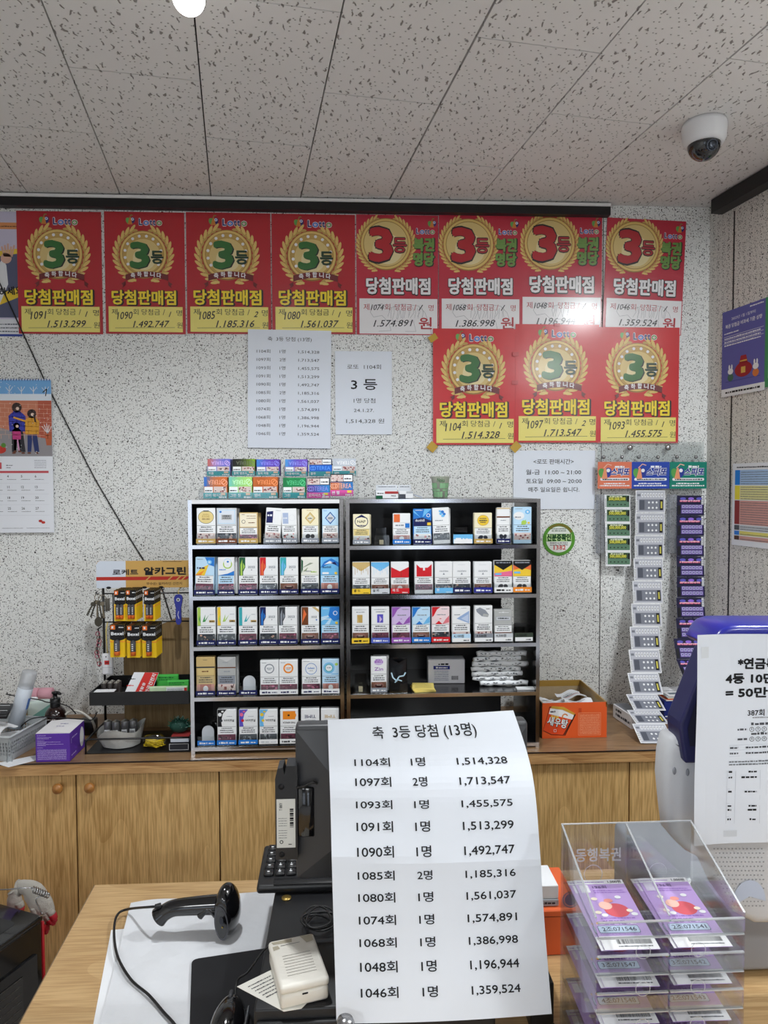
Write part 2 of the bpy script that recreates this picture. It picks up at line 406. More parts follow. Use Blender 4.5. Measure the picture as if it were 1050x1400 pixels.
lo = bpy.data.objects.new('bulb_light', ld); COL.objects.link(lo); lo.parent = t; lo.location = (0, 0, lz-.05)

led('ceiling_light', 1.28, -1.35, .16, .16, 13, 'small round-cornered led lamp on the ceiling right of the picture')
# dome security camera
t0 = at(963, 168, z=ZC)
t = tag(empty('dome_camera', (t0.x, t0.y, ZC)), 'white dome security camera with dark glass bubble on the ceiling', 'security camera')
MB().lathe([(.001, 0), (.056, -.001), (.059, -.012), (.056, -.045), (.05, -.058), (.042, -.06)], mat('cctv_white', C(232, 233, 236), .35), 32).build('housing', t)
prof = [(.043*math.cos(a), -.058-.043*math.sin(a)) for a in [PI/2*k/9 for k in range(9)]]+[(.0005, -.101)]
MB().lathe(prof, mat('cctv_dome', C(20, 22, 28), .06, coat=1), 28).build('dome', t)
lens = MB().lathe([(.0005, .0), (.012, 0), (.012, .004), (.015, .004), (.015, -.01)], mat('cctv_lens', C(70, 75, 85), .2, metal=.6), 16, Matrix.Translation((.0, -.042, -.078)) @ Matrix.Rotation(PI/2+.4, 4, 'X'))
lens.build('lens', t)

# ---------------------------------------------------------------- winner posters on the back wall
RED = poster(180, 20, 36); RED2 = poster(206, 22, 32); REDB = poster(190, 32, 58)  # first red is darkened for the weaker light on the top row
G1 = poster(160, 118, 50); G2 = poster(226, 194, 112); G3 = poster(196, 158, 82); G4 = poster(222, 196, 128); G5 = poster(233, 217, 165)
GRN = poster(44, 108, 44); DGR = poster(22, 60, 34); BLK = poster(20, 18, 22); YEL = poster(247, 218, 44); PYL = poster(241, 226, 122)
WHT = poster(240, 238, 240); MAR = poster(110, 20, 26); INK = poster(18, 18, 30); NAVY = poster(28, 30, 110); BLU = poster(60, 110, 200)
LGR = poster(100, 170, 80); ORG = poster(214, 130, 50); DRD = poster(176, 34, 48); GRY = poster(165, 165, 170); OLV = poster(110, 150, 70)
def bird(P, x, y, s, l):                      # little lottery figure: green wing, orange body, blue wing, white ball
    P.disc(x-.2*s, y-.1*s, .3*s, LGR, l, .42*s, 12, .5); P.disc(x+.22*s, y-.05*s, .32*s, NAVY, l, .42*s, 12, -.5)
    P.poly([(x-.3*s, y-.5*s), (x+.25*s, y-.5*s), (x+.1*s, y+.3*s), (x-.08*s, y+.3*s)], ORG, l+1)
    P.disc(x+.28*s, y+.1*s, .17*s, WHT, l+2, n=10); P.disc(x+.28*s, y+.1*s, .09*s, BLU, l+3, n=8)
    P.line([(x-.05*s, y+.3*s), (x+.1*s, y+.6*s), (x+.3*s, y+.55*s)], .08*s, OLV, l+1)
def lotto(P, x, y, w, h, l, out):
    parts = (('L', 0, NAVY), ('o', .2, BLU), ('t', .46, NAVY), ('t', .60, NAVY), ('o', .76, OLV))
    wd = (.17, .24, .13, .13, .24)
    for (ch, fx, m), ww in zip(parts, wd):
        P.text(ch, x+fx*w, y, h*1.3, out, l, w=ww*w*1.1, bold=.09); P.text(ch, x+fx*w+.01*w, y, h*1.28, m, l+1, w=ww*w, bold=.03)
def wreath(P, cx, cy, r0, r1, n, l):
    for sd in (-1, 1):
        for k in range(n):
            a = -PI/2 + sd*(.42+(2.35)*k/(n-1)); rm = (r0+r1)/2
            for dr, rt in ((.18, .55), (-.12, -.35)):
                P.disc(cx+(rm+dr*(r1-r0))*math.cos(a), cy+(rm+dr*(r1-r0))*math.sin(a), (r1-r0)*.62, (G3, G2)[dr > 0], l+(dr > 0), (r1-r0)*.2, 8, a+sd*(PI/2-rt))
    P.ring(cx, cy, r0-.002, r0+.002, G1, l)
def poster_a(px0, py0, px1, py1, num, prize, cnt, red, y, where, numsh=.25):
    a = at(px0, py0, y=y); b = at(px1, py1, y=y); W = b.x-a.x; H = a.z-b.z
    mb = MB(); mb.box(0, W, 0, .0006, 0, H, red)
    P = Pr(mb, (0, 0, 0)); u = lambda x: (x-85)/468*W; v = lambda z: H-(z-68)/657*H
    k = W/468
    bird(P, u(237), v(112), 50*k, 1); lotto(P, u(285), v(137), 136*k, 40*k, 1, WHT)
    wreath(P, u(310), v(298), 136*k, 180*k, 12, 1)
    P.disc(u(310), v(295), 138*k, G1, 4, n=36); P.disc(u(310), v(295), 134*k, G2, 5, n=36); P.disc(u(310), v(295), 122*k, G1, 6, n=36)
    P.disc(u(310), v(295), 119*k, G3, 7, n=36); P.disc(u(312), v(305), 100*k, G4, 8, n=32); P.disc(u(316), v(320), 66*k, G5, 9, n=28)
    for i in range(16):
        an = PI/2+2*PI*(i+.5)/16
        if -2.2 < math.atan2(math.sin(an), math.cos(an)) < -.9: continue
        P.disc(u(310)+107*k*math.cos(an), v(295)+107*k*math.sin(an), 9*k, WHT, 10, n=8)
    P.text('3', u(236), v(366), 200*k, BLK, 11, w=118*k, bold=.05); P.text('3', u(231), v(363), 200*k, GRN, 12, w=116*k, bold=.045)
    P.text('등', u(356), v(340), 84*k, BLK, 11, w=74*k, bold=.03); P.text('등', u(354), v(338), 84*k, DGR, 12, w=72*k, bold=.02)
    # ribbon
    def arc(x): return v(425)+ (1-((x-330)/135)**2)*24*k
    top = [(u(x), arc(x)+17*k) for x in range(205, 456, 25)]; bot = [(u(x), arc(x)-17*k) for x in range(205, 456, 25)]
    for i in range(len(top)-1): P.poly([bot[i], bot[i+1], top[i+1], top[i]], MAR, 12)
    for sx, tx in ((205, 180), (455, 480)):
        P.poly([(u(sx), v(440)), (u(sx), v(405+35)), (u(tx), v(455)), (u((sx+tx)/2+ (tx-sx)*.1), v(463)), (u(tx-(sx-tx)*-.2), v(478)), (u(sx), v(462))], MAR, 11)
    for i, ch in enumerate('축하합니다'):
        x = 236+i*38; P.text(ch, u(x), arc(x+14)-11*k, 32*k, WHT, 13, w=26*k, bold=.03)
    P.text('당첨판매점', u(124), v(563), 92*k, BLK, 10, w=386*k, bold=.075); P.text('당첨판매점', u(122), v(560), 90*k, YEL, 11, w=378*k, bold=.03)
    P.rect(u(103), v(715), u(537), v(578), PYL, 10)
    P.text('제', u(121), v(620), 38*k, INK, 11, w=34*k); P.text('회', u(246), v(620), 38*k, INK, 11, w=32*k)
    P.text('당첨금', u(296), v(620), 38*k, INK, 11, w=108*k); P.line([(u(422), v(622)), (u(432), v(592))], 3*k, INK, 11)
    P.text('명', u(501), v(624), 38*k, INK, 11, w=32*k); P.text('원', u(502), v(690), 38*k, INK, 11, w=34*k)
    P.text(num, u(152), v(648), 62*k, INK, 12, w=92*k, shear=numsh, rot=.05, bold=.008)
    P.text(cnt, u(455), v(632), 44*k, INK, 12, w=(26 if cnt == '2' else 16)*k, shear=.4, bold=.012)
    P.text(prize, u(244), v(690), 54*k, INK, 12, w=216*k, shear=.3, bold=.012, rot=.015)
    P.line([(u(140), v(694)), (u(490), v(690))], 2*k, INK, 11)
    o = mb.build('winner_poster', loc=(a.x, y, b.z))
    return tag(o, 'red poster with green 3, handwritten %s, %s' % (num, where), 'poster', 'red third-prize winner posters')
def poster_b(px0, py0, px1, py1, num, prize, y, where, tilt=0):
    a = at(px0, py0, y=y); b = at(px1, py1, y=y); W = b.x-a.x; H = a.z-b.z
    mb = MB(); mb.box(0, W, 0, .0006, 0, H, REDB)
    P = Pr(mb); u = lambda x: (x-28)/492*W; v = lambda z: H-(z-55)/720*H; k = W/492
    wreath(P, u(206), v(232), 150*k, 182*k, 16, 1)
    P.disc(u(205), v(230), 153*k, G1, 4, n=36); P.disc(u(205), v(230), 149*k, G2, 5, n=36); P.disc(u(205), v(230), 136*k, G1, 6, n=36); P.disc(u(205), v(230), 132*k, G4, 7, n=36)
    P.disc(u(215), v(260), 90*k, G5, 8, n=30)
    P.text('3', u(96), v(331), 276*k, BLK, 9, w=158*k, bold=.065); P.text('3', u(102), v(325), 262*k, RED, 10, w=146*k, bold=.045)
    P.text('등', u(244), v(274), 100*k, BLK, 9, w=90*k, bold=.06); P.text('등', u(248), v(272), 96*k, DRD, 10, w=82*k, bold=.02)
    bird(P, u(483), v(102), 48*k, 1); lotto(P, u(386), v(165), 112*k, 34*k, 1, WHT)
    for t2, yy in (('복권', 262), ('명당', 350)):
        P.text(t2, u(368), v(yy+3), 84*k, BLK, 9, w=136*k, bold=.08); P.text(t2, u(369), v(yy), 82*k, OLV, 10, w=128*k, bold=.05)
    P.text('당첨판매점', u(82), v(524), 106*k, BLK, 3, w=396*k, bold=.08); P.text('당첨판매점', u(85), v(521), 104*k, WHT, 4, w=388*k, bold=.035)
    P.rect(u(45), v(770), u(515), v(558), WHT, 3)
    # line drawing of an animal, pale grey
    rr = random.Random(int(num))
    tb = [(110, 640), (130, 600), (180, 590), (215, 620), (300, 590), (400, 600), (440, 640), (470, 720), (478, 770)]
    P.line([(u(x), v(y_)) for x, y_ in tb], 2*k, GRY, 4)
    P.line([(u(x), v(y_)) for x, y_ in [(110, 640), (130, 670), (180, 660), (220, 700), (235, 750), (160, 755)]], 2*k, GRY, 4)
    P.line([(u(x), v(y_)) for x, y_ in [(240, 690), (330, 700), (370, 690), (385, 755), (320, 755)]], 2*k, GRY, 4)
    for i in range(15):
        x = 225+i*14; P.line([(u(x), v(600+rr.uniform(0, 20))), (u(x+rr.uniform(-6, 10)), v(640)), (u(x+rr.uniform(-14, 6)), v(665+rr.uniform(0, 20)))], 2*k, GRY, 4)
    P.text('제', u(70), v(625), 42*k, DRD, 5, w=34*k); P.text('회', u(196), v(625), 42*k, DRD, 5, w=34*k); P.text('당첨금', u(258), v(625), 42*k, DRD, 5, w=104*k)
    P.line([(u(375), v(628)), (u(386), v(592))], 3*k, DRD, 5); P.text('명', u(462), v(627), 40*k, DRD, 5, w=30*k); P.text('원', u(402), v(735), 78*k, DRD, 5, w=80*k, bold=.02)
    P.text(num, u(112), v(628), 48*k, INK, 6, w=80*k, shear=.3, bold=.008); P.line([(u(404), v(628)), (u(426), v(594))], 5*k, INK, 6)
    P.text(prize, u(128), v(728), 56*k, INK, 6, w=240*k, shear=.3, rot=.02, bold=.006)
    o = mb.build('winner_poster', loc=(a.x, y, b.z), rot=(0, tilt, 0))
    return tag(o, 'red poster with red 3, handwritten %s, %s' % (num, where), 'poster', 'red third-prize winner posters')
poster_a(22, 288, 141, 457, '1091', '1.513.299', '1', RED, -.0030, 'leftmost of the top row')
poster_a(142, 289, 254, 457, '1090', '1.492.747', '1', RED, -.0036, 'second of the top row')
poster_a(254, 290, 371, 457, '1085', '1.185.316', '2', RED, -.0030, 'third of the top row')
poster_a(371, 292, 486, 457, '1080', '1.561.037', '1', RED, -.0036, 'fourth of the top row')
poster_b(487, 293, 599, 458, '1074', '1.574.891', -.0030, 'fifth of the top row')
poster_b(600, 294, 711, 458, '1068', '1.386.998', -.0036, 'sixth of the top row')
poster_b(711, 293, 822, 455, '1048', '1.196.944', -.0030, 'seventh of the top row')
poster_b(825, 297, 931, 455, '1046', '1.359.524', -.0040, 'at the right end of the top row', .035)
poster_a(592, 449, 706, 608, '1104', '1.514.328', '1', RED2, -.0080, 'left of the three in the lower row')
poster_a(705, 443, 818, 605, '1097', '1.713.547', '2', RED2, -.0088, 'middle of the three in the lower row')
poster_a(818, 447, 927, 606, '1093', '1.455.575', '1', RED2, -.0080, 'right of the three in the lower row')

# gold and clear tape pieces
TAPE = mat('gold_tape', C(196, 158, 52), .35, spec=.5)
def tape(px, py, w, h, y, rot, where, m=TAPE):
    p = at(px, py, y=y); mb = MB().box(-w/2, w/2, -.0003, 0, -h/2, h/2, m)
    tag(mb.build('tape_piece', loc=p, rot=(0, rot, 0)), where, 'tape', 'tape pieces on the posters')
tape(592, 462, .03, .022, -.0084, -.6, 'gold tape on the upper left corner of the poster handwritten 1104')
tape(591, 611, .03, .03, -.0102, .7, 'gold tape on the lower left corner of the poster handwritten 1104')
tape(705, 611, .034, .028, -.0112, -.8, 'gold tape under the lower right corner of the poster handwritten 1104')
RT = poster(190, 22, 30)
tape(705, 484, .022, .014, -.0116, 0, 'upper red tape bridging the posters handwritten 1104 and 1097', RT)
tape(704, 523, .022, .014, -.0116, 0, 'lower red tape bridging the posters handwritten 1104 and 1097', RT)
tape(762, 444, .022, .009, -.0116, 0, 'small red tape on the top edge of the poster handwritten 1097', RT)

# ---------------------------------------------------------------- printed sheets on the back wall
ROWS = [('1104회','1명','1,514,328'),('1097회','2명','1,713,547'),('1093회','1명','1,455,575'),('1091회','1명','1,513,299'),('1090회','1명','1,492,747'),('1085회','2명','1,185,316'),('1080회','1명','1,561,037'),('1074회','1명','1,574,891'),('1068회','1명','1,386,998'),('1048회','1명','1,196,944'),('1046회','1명','1,359,524')]
SHEET = paper(232, 238, 248)
def list_print(P, W, H, l=1, res=2):
    u = lambda x: x/516*W; v = lambda z: H-z/718*H; k = W/516
    P.text('축  3등 당첨 (13명)', u(258), v(66), 29*k, K_, l, 'C', w=272*k, res=res)
    for i, (a, b, c) in enumerate(ROWS):
        y = v(140+i*50)
        P.text(a, u(54), y, 25*k, K_, l, w=84*k, res=res); P.text(b, u(196), y, 25*k, K_, l, w=36*k, res=res); P.text(c, u(312), y, 25*k, K_, l, w=130*k, res=res)
def wall_sheet(px0, py0, px1, py1, y, m=SHEET, name='printed_sheet', rot=0):
    a = at(px0, py0, y=y); b = at(px1, py1, y=y); W = b.x-a.x; H = a.z-b.z
    mb = MB().box(0, W, 0, .0003, 0, H, m)
    return mb, Pr(mb), W, H, (a.x, y, b.z)
mb, P, W, H, loc = wall_sheet(337, 450, 452, 612, -.006)
list_print(P, W, H)
tag(mb.build('printed_sheet', loc=loc, rot=(0, .012, 0)), 'white sheet listing eleven lottery wins, taped high on the wall under the red posters', 'paper sheet')
mb, P, W, H, loc = wall_sheet(458, 480, 536, 594, -.004)
u = lambda x: (x-602)/346*W; v = lambda z: H-(z-175)/498*H; k = W/346
P.text('로또  1104회', u(778), v(280), 32*k, K_, 1, 'C', w=206*k); P.text('3 등', u(778), v(400), 74*k, K_, 1, 'C', w=160*k, bold=.015)
P.text('1명 당첨', u(780), v(482), 32*k, K_, 1, 'C', w=132*k); P.text('24.1.27.', u(776), v(538), 28*k, K_, 1, 'C', w=122*k); P.text('1,514,328 원', u(784), v(604), 32*k, K_, 1, 'C', w=232*k)
tag(mb.build('printed_sheet', loc=loc), 'small white sheet with a big 3 and 1104, taped on the wall beside the list', 'paper sheet')
mb, P, W, H, loc = wall_sheet(702, 616, 813, 696, -.004)
u = lambda x: (x-40)/387*W; v = lambda z: H-(z-60)/278*H; k = W/387
P.text('<로또 판매시간>', u(230), v(122), 26*k, K_, 1, 'C', w=190*k, bold=.008)
P.text('월-금  11:00 ~ 21:00', u(230), v(172), 26*k, K_, 1, 'C', w=262*k, bold=.008); P.text('토요일  09:00 ~ 20:00', u(232), v(214), 26*k, K_, 1, 'C', w=264*k, bold=.008)
P.text('매주 일요일은 쉽니다.', u(232), v(254), 25*k, K_, 1, 'C', w=242*k, bold=.008)
tag(mb.build('printed_sheet', loc=loc), 'white sheet with lottery selling hours, taped on the wall right of the racks', 'paper sheet')

# round green ID sticker
p = at(764, 737.5, y=-.001); mb = MB(); P = Pr(mb)
GS = paper(86, 150, 48); r = at(786, 737, y=-.001).x-p.x
mb.lathe([(r, 0), (r, .0008)], GS, 40, Matrix.Rotation(PI/2, 4, 'X')); P.disc(0, 0, r, GS, 6, n=40); P.disc(0, 0, r*.8, paper(232, 235, 228), 7, n=36)
P.ring(0, 0, r*.82, r*.97, paper(120, 110, 40), 7, 20, .5, 2.3)
P.text('신분증확인', 0, -r*.04, r*.44, paper(20, 70, 30), 10, 'C', w=r*1.5, bold=.05); P.rect(-r*.84, -r*.12, r*.84, r*.34, GS, 8); P.rect(-r*.78, -r*.09, r*.78, r*.31, paper(190, 220, 150), 9)
P.text('1382', r*.05, -r*.62, r*.36, paper(200, 40, 40), 10, 'C', w=r*.75, bold=.02)
for yy in (.5, .62): P.micro(-r*.45, r*.45, r*yy, r*.06, paper(60, 90, 60), 8)
for yy in (-.24, -.36): P.micro(-r*.55, r*.55, r*yy, r*.06, paper(60, 60, 60), 8)
tag(mb.build('round_sticker', loc=p), 'round green and white sticker on the wall right of the rack', 'sticker')

# ---------------------------------------------------------------- back counter
OAK = wood('oak_laminate', C(220, 182, 122), C(216, 178, 118), C(172, 134, 78), 'Z', 1.0, .42)
OAKX = wood('oak_laminate_edge', C(196, 154, 102), C(206, 166, 114), C(150, 106, 62), 'X', 1.0, .4)
OAKD = wood('oak_worktop', C(150, 118, 84), C(160, 128, 92), C(112, 84, 58), 'X', .8, .3)
DARK = mat('cabinet_shadow_gap', C(40, 26, 16), .8)
ZT, YF = .75, -.44
cxl, cxr = XL+.01, XR+.03
t = tag(empty('worktop', (0, 0, ZT)), 'long oak worktop along the back wall under a clear cover', 'counter top')
MB().box(cxl, cxr, YF, -.001, -.036, -.003, OAKX).build('slab', t)
mb = MB().box(cxl, cxr, YF+.001, -.001, -.003, 0, OAKD); mb.box(cxl, cxr, YF-.0015, YF+.001, -.0035, .0, mat('cover_edge', C(36, 28, 24), .3)); mb.build('clear_cover', t)
seam = lambda px: at(px, 1150, y=-.43).x
BRASS = mat('wood_knob', C(166, 112, 54), .35, coat=.3)
def cabinet(x0, xm, x1, knobs, label):
    t = tag(empty('base_cabinet', ((x0+x1)/2, -.2, 0)), label, 'cabinet', 'oak base cabinets under the back worktop'); ox = (x0+x1)/2
    MB().box(x0-ox+.001, x1-ox-.001, -.2, .19, .06, ZT-.037, DARK).build('body', t)
    MB().box(x0-ox+.01, x1-ox-.01, -.16, .19, 0, .06, DARK).build('plinth', t)
    for a, b_, kx in ((x0, xm, xm-.045), (xm, x1, xm+.045)):
        d = MB().box(a-ox+.0022, b_-ox-.0022, -.222, -.202, .07, ZT-.041, OAK).build('door', t)
        if knobs:
            mk = MB().lathe([(.006, 0), (.006, .009), (.0135, .014), (.0155, .021), (.012, .028), (.0005, .030)], BRASS, 18, Matrix.Translation((kx-ox, -.222, knobs)) @ Matrix.Rotation(PI/2, 4, 'X'))
            mk.build('knob', d)
s0, s1, s2, s3 = seam(104), seam(300), seam(689), seam(861)
zk = at(84, 1080, y=-.45).z
cabinet(s0-(s1-s0), s0, s1, zk, 'oak base cabinet at the left with two round wooden knobs')
cabinet(s1, (s1+s2)/2, s2, None, 'oak base cabinet in the middle behind the computer monitor')
cabinet(s2, s3, cxr-.02, None, 'oak base cabinet at the right behind the lottery terminal')
cabinet(cxl, cxl+(s0-(s1-s0)-cxl)/2, s0-(s1-s0)-.002, None, 'oak base cabinet at the far left end of the counter')

# ---------------------------------------------------------------- the two cigarette racks
BLKG = mat('rack_black', C(14, 14, 16), .18, coat=.3); CHR = mat('chrome_trim', C(214, 214, 218), .14, metal=1)
BACK = mat('rack_back', C(30, 30, 32), .35, coat=.2); WTOP = mat('rack_white_edge', C(222, 224, 226), .4)
ACR = clear('clear_acrylic', (.97, .98, .98, 1), .03)
ACS = clear('smoky_acrylic', (.55, .56, .57, 1), .05)
RY, RD = -.40, .29
ZTOP = at(500, 683, y=RY).z
def rack(px0, px1, strips, label, gapback, tagl):
    x0, x1 = at(px0, 850, y=RY).x, at(px1, 850, y=RY).x; W = x1-x0
    t = tag(empty('display_rack', (x0, RY, ZT+.0005)), label, 'display rack')
    H = ZTOP-ZT
    for nm, a, c in (('side_panel', 0, .011), ('side_panel', W-.011, W)):
        sp = MB().box(a, c, .004, RD, 0, H-.002, BLKG).build(nm, t)
        MB().box(a, c, -.001, .004, 0, H, CHR).build('edge_trim', sp)
    tp = MB().box(.011, W-.011, .004, RD, H-.012, H, BLKG).build('top_panel', t)
    MB().box(.011, W-.011, -.001, .004, H-.011, H+.0005, WTOP if not gapback else CHR).build('edge_trim', tp)
    MB().box(.011, W-.011-gapback, RD-.006, RD-.001, .004, H-.012, BACK).build('back_panel', t)
    zs = []
    for py in strips:
        zc = at(px0+40, py, y=RY).z-ZT; zs.append(zc+.006)
        sh = MB().box(.0112, W-.0112, .003, RD-.007, zc-.005, zc+.006, BLKG).build('shelf', t)
        tr = MB().box(.0112, W-.0112, -.002, .003, zc-.0055, zc+.0055, CHR); tr.build('front_trim', sh)
    return t, x0, zs
rkL, xL, zL = rack(259, 470, (748, 818, 887, 956, 1024), 'left black cigarette rack of five shelves on the worktop', 0, 'left')
rkR, xR, zR = rack(473.5, 738, (749, 817, 884.5, 952, 1022), 'wider right black cigarette rack standing behind the monitor and sheet', .045, 'right')

COLS = {'w': (236,238,240), 'k': (20,20,24), 'n': (24,32,88), 'b': (40,120,205), 'B': (110,185,235), 'lb': (190,222,245), 'r': (206,34,44), 'y': (238,200,60), 'g': (60,150,70), 'lg': (170,205,90),
        'o': (236,140,40), 'c': (240,232,200), 'gd': (190,158,90), 'br': (110,62,34), 'gy': (140,146,156), 'lgy': (205,210,216), 't': (60,170,180), 'p': (150,90,180), 'lp': (206,186,226), 'pk': (232,110,150),
        'dg': (30,90,60), 'si': (176,178,178), 'dk': (52,56,62), 'cr': (226,206,140), 'tan': (206,178,120), 'or': (226,110,60), 'vi': (92,84,190)}
def pc(c): return paper(*COLS[c], rough=.35) if isinstance(c, str) else paper(*c, rough=.35)
def ops(P, w, y0, h, lst, l=2):
    X = lambda x: x*w; Y = lambda y: y0+y*h
    for o in lst:
        k = o[0]
        if k == 'r': P.rect(X(o[1]), Y(o[2]), X(o[3]), Y(o[4]), pc(o[5]), l)
        elif k == 'd': P.disc(X(o[1]), Y(o[2]), o[3]*w, pc(o[5]), l, o[4]*w, 20)
        elif k == 'o': P.ring(X(o[1]), Y(o[2]), (o[3]-o[4])*w, o[3]*w, pc(o[5]), l, 24)
        elif k == 'p': P.poly([(X(a), Y(c)) for a, c in o[1]], pc(o[2]), l)
        elif k == 't': P.text(o[1], X(o[2]), Y(o[3]), o[4]*w, pc(o[6]), l, 'C', w=o[5]*w, rot=(PI if len(o) > 7 else 0), bold=.012)
        elif k == 'm': P.micro(X(o[1]), X(o[2]), Y(o[3]), o[4]*w, pc(o[5]), l)
        l += 1
PHOTO = {'p': ((110,62,80), [(150,90,105),(60,40,52),(205,120,150),(120,70,85)]), 'm': ((120,84,68), [(150,110,92),(60,30,30),(190,120,120),(110,70,60)]), 'l': ((236,238,240), None),
         'b': ((52,58,66), [(150,150,152),(90,95,100),(200,160,140),(30,34,40)]), 'h': ((214,196,192), [(140,70,70),(90,60,64),(236,226,224),(170,110,110)]), 'g': ((92,98,104), [(150,156,160),(60,66,74),(190,196,200)]),
         'f': ((226,228,230), [(226,150,150),(70,40,44),(240,240,240)]), 'e': ((200,150,140), [(240,240,240),(120,60,60)])}
def photo(P, w, y0, h, kind, l=2, rnd=R_):
    bg, cs = PHOTO[kind]; x0, x1 = .03*w, .97*w
    P.rect(x0, y0, x1, y0+h, paper(*bg, rough=.35), l)
    if kind == 'l':
        P.disc(w*.36, y0+h*.5, w*.16, pc('dk'), l+1, h*.36, 10, .4); P.disc(w*.64, y0+h*.5, w*.13, pc('dk'), l+1, h*.34, 10, -.4)
    elif kind == 'm':
        P.disc(w*.5, y0+h*.5, w*.34, paper(150,104,96), l+1, h*.4, 14); P.disc(w*.5, y0+h*.42, w*.24, paper(62,28,30), l+2, h*.26, 12); P.rect(w*.36, y0+h*.5, w*.64, y0+h*.62, paper(214,190,176), l+3)
    elif kind == 'e':
        P.rect(w*.2, y0, w*.8, y0+h, paper(176,120,112), l+1); P.disc(w*.5, y0+h*.4, w*.14, pc('w'), l+2, h*.4, 12)
    else:
        for i in range(12):
            a = rnd.uniform(.03, .09)*w; b_ = rnd.uniform(.03, .07)*w
            cx, cy = rnd.uniform(x0+a, x1-a), rnd.uniform(y0+b_, y0+h-b_) if h > 2*b_ else y0+h/2
            P.disc(cx, cy, a, paper(*rnd.choice(cs), rough=.35), l+1+i % 4, min(b_, h*.4), 7, 0)
def pack_mesh(W, H, D, body, band, ph, lst, flip=0, split=(.52, .30)):
    mb = MB(); side = pc(body)
    mb.rbox(0, W, 0, D, 0, H, .0012, side, 1, smooth=False)
    P = Pr(mb, (0, 0, 0), eps=.00012)
    y1 = H*split[0]; y2 = H*split[1]
    ops(P, W, y1, H-y1, lst)
    P.rect(.02*W, y1-.0008, .98*W, y1, pc('dk'), 2)
    P.rect(.04*W, y2, .96*W, y1-.001, pc(band), 2)
    for q in (.72, .45, .2):
        P.micro(W*(.14 if q < .7 else .22), W*(.86 if q < .7 else .78), y2+(y1-y2)*q, (y1-y2)*.13, pc('dk'), 3)
    photo(P, W, .012, y2-.012, ph)
    return mb
ORD = ('first', 'second', 'third', 'fourth', 'fifth', 'sixth', 'seventh', 'eighth', 'ninth')
SHN = ('top', 'second', 'third', 'fourth', 'bottom')
def tray(rk, x0r, z, a, c, tagc, tagt=None, pusher=0, tagh=.0135, tc='w', low=None):
    """clear tray of one slot: floor, front lip, two sides, and the price tag in the lip"""
    W = c-a; mb = MB(); a -= x0r; c -= x0r; z0 = z
    mb.box(a-.0007, c+.0007, .0045, .22, z0, z0+.0015, ACR)
    mb.box(a-.0007, c+.0007, .004, .0055, z0, z0+.030, ACR)
    for xx in (a-.0007, c+.0002): mb.box(xx, xx+.0005, .0055, .028, z0, z0+.033, ACR)
    tr = mb.build('tray', rk)
    if tagc:
        tb = MB().box(a-.001, c+.001, .0024, .0036, z0+.0045, z0+.0045+tagh, pc(tagc)); P = Pr(tb, (a, .0024, z0+.0045))
        ink = pc(tc)
        if low: P.rect(0, 0, W, tagh*.48, pc(low), 1)
        if tagt:
            P.text(tagt, W*.08, tagh*.42+(tagh*.16 if low else 0), tagh*(.42 if low else .6), pc('k') if low else ink, 2, bold=.015)
            P.micro(W*.62, W*.92, tagh*.12, tagh*.16, pc('dk') if low else ink, 2)
        else:
            P.micro(W*.10, W*.56, tagh*.28, tagh*.4, ink, 2); P.micro(W*.64, W*.92, tagh*.32, tagh*.25, ink, 2)
        tb.build('price_tag', tr)
    if pusher:
        pb = MB(); w2 = W*.36
        if pusher == 1:
            pts = [(-w2, 0)]+[(w2*math.cos(PI*k/10)*-1, .034+w2*math.sin(PI*k/10)) for k in range(11)]+[(w2, 0)]
            pb.prism([(p[0]+(a+c)/2, p[1]+z0+.002) for p in pts], .03, .033, mat('pusher_white', C(205, 210, 216), .5))
        else:
            pb.box((a+c)/2-w2, (a+c)/2+w2, .05, .053, z0+.002, z0+.05, ACS); pb.box((a+c)/2-.006, (a+c)/2+.006, .02, .04, z0+.002, z0+.014, mat('spring_tan', C(190, 180, 150), .5))
        pb.build('pusher', tr)
def packs(rk, x0r, zs, row, side, scale, xo, yo, slots):
    z = zs[row]; n = 0
    for i, s in enumerate(slots):
        X0, X1, top = s[0]/scale+xo, s[1]/scale+xo, s[2]/scale+yo
        a, c = at(X0, top, y=RY).x, at(X1, top, y=RY).x
        kw = s[8] if len(s) > 8 else {}
        if s[3] is None:
            tray(rk, x0r, z-0, a-.004, c+.004, s[4], **kw); continue
        body, tagc, band, ph, lst = s[3:8]
        zb = ZT+.0005+z+.002
        zt_ = at(X0, top, y=RY+.01).z; H = zt_-zb; W = c-a; D = .021 if W > .05 else .016
        tr = {k: v for k, v in kw.items() if k in ('tagt', 'tagh', 'tc', 'low')}
        rot = kw.get('rot', 0)
        tray(rk, x0r, z, a-max(0, rot)*.06, c+max(0, rot)*.06+max(0, -rot)*.035, tagc or None, **tr)
        mb = pack_mesh(W, H, D, body, band, ph, lst)
        o = mb.build('cigarette_pack', loc=(a-max(0, rot)*.05+max(0, -rot)*.034, RY+.0085, zb+max(0, W*math.sin(rot))), rot=(0, rot, 0))
        n += 1; pos = '%s on the %s shelf of the %s rack' % (ORD[n-1], SHN[row], side)
        tag(o, '%s pack, %s' % (kw.get('d', 'white'), pos), 'cigarette pack', 'cigarette packs on the %s shelf of the %s rack' % (SHN[row], side))
        if 'b' in kw:
            q = MB().rbox(0, W, 0, D, 0, H-.002, .0012, pc(body), 1, smooth=False).build('cigarette_pack', loc=(a+kw['b'], RY+.0085+D+.004, zb))
            tag(q, 'hidden %s pack behind the %s' % (kw.get('d', 'white').split(' ')[0], pos), 'cigarette pack', 'cigarette packs on the %s shelf of the %s rack' % (SHN[row], side))
def dia(cx, cy, rx, ry): return [(cx-rx, cy), (cx, cy-ry), (cx+rx, cy), (cx, cy+ry)]
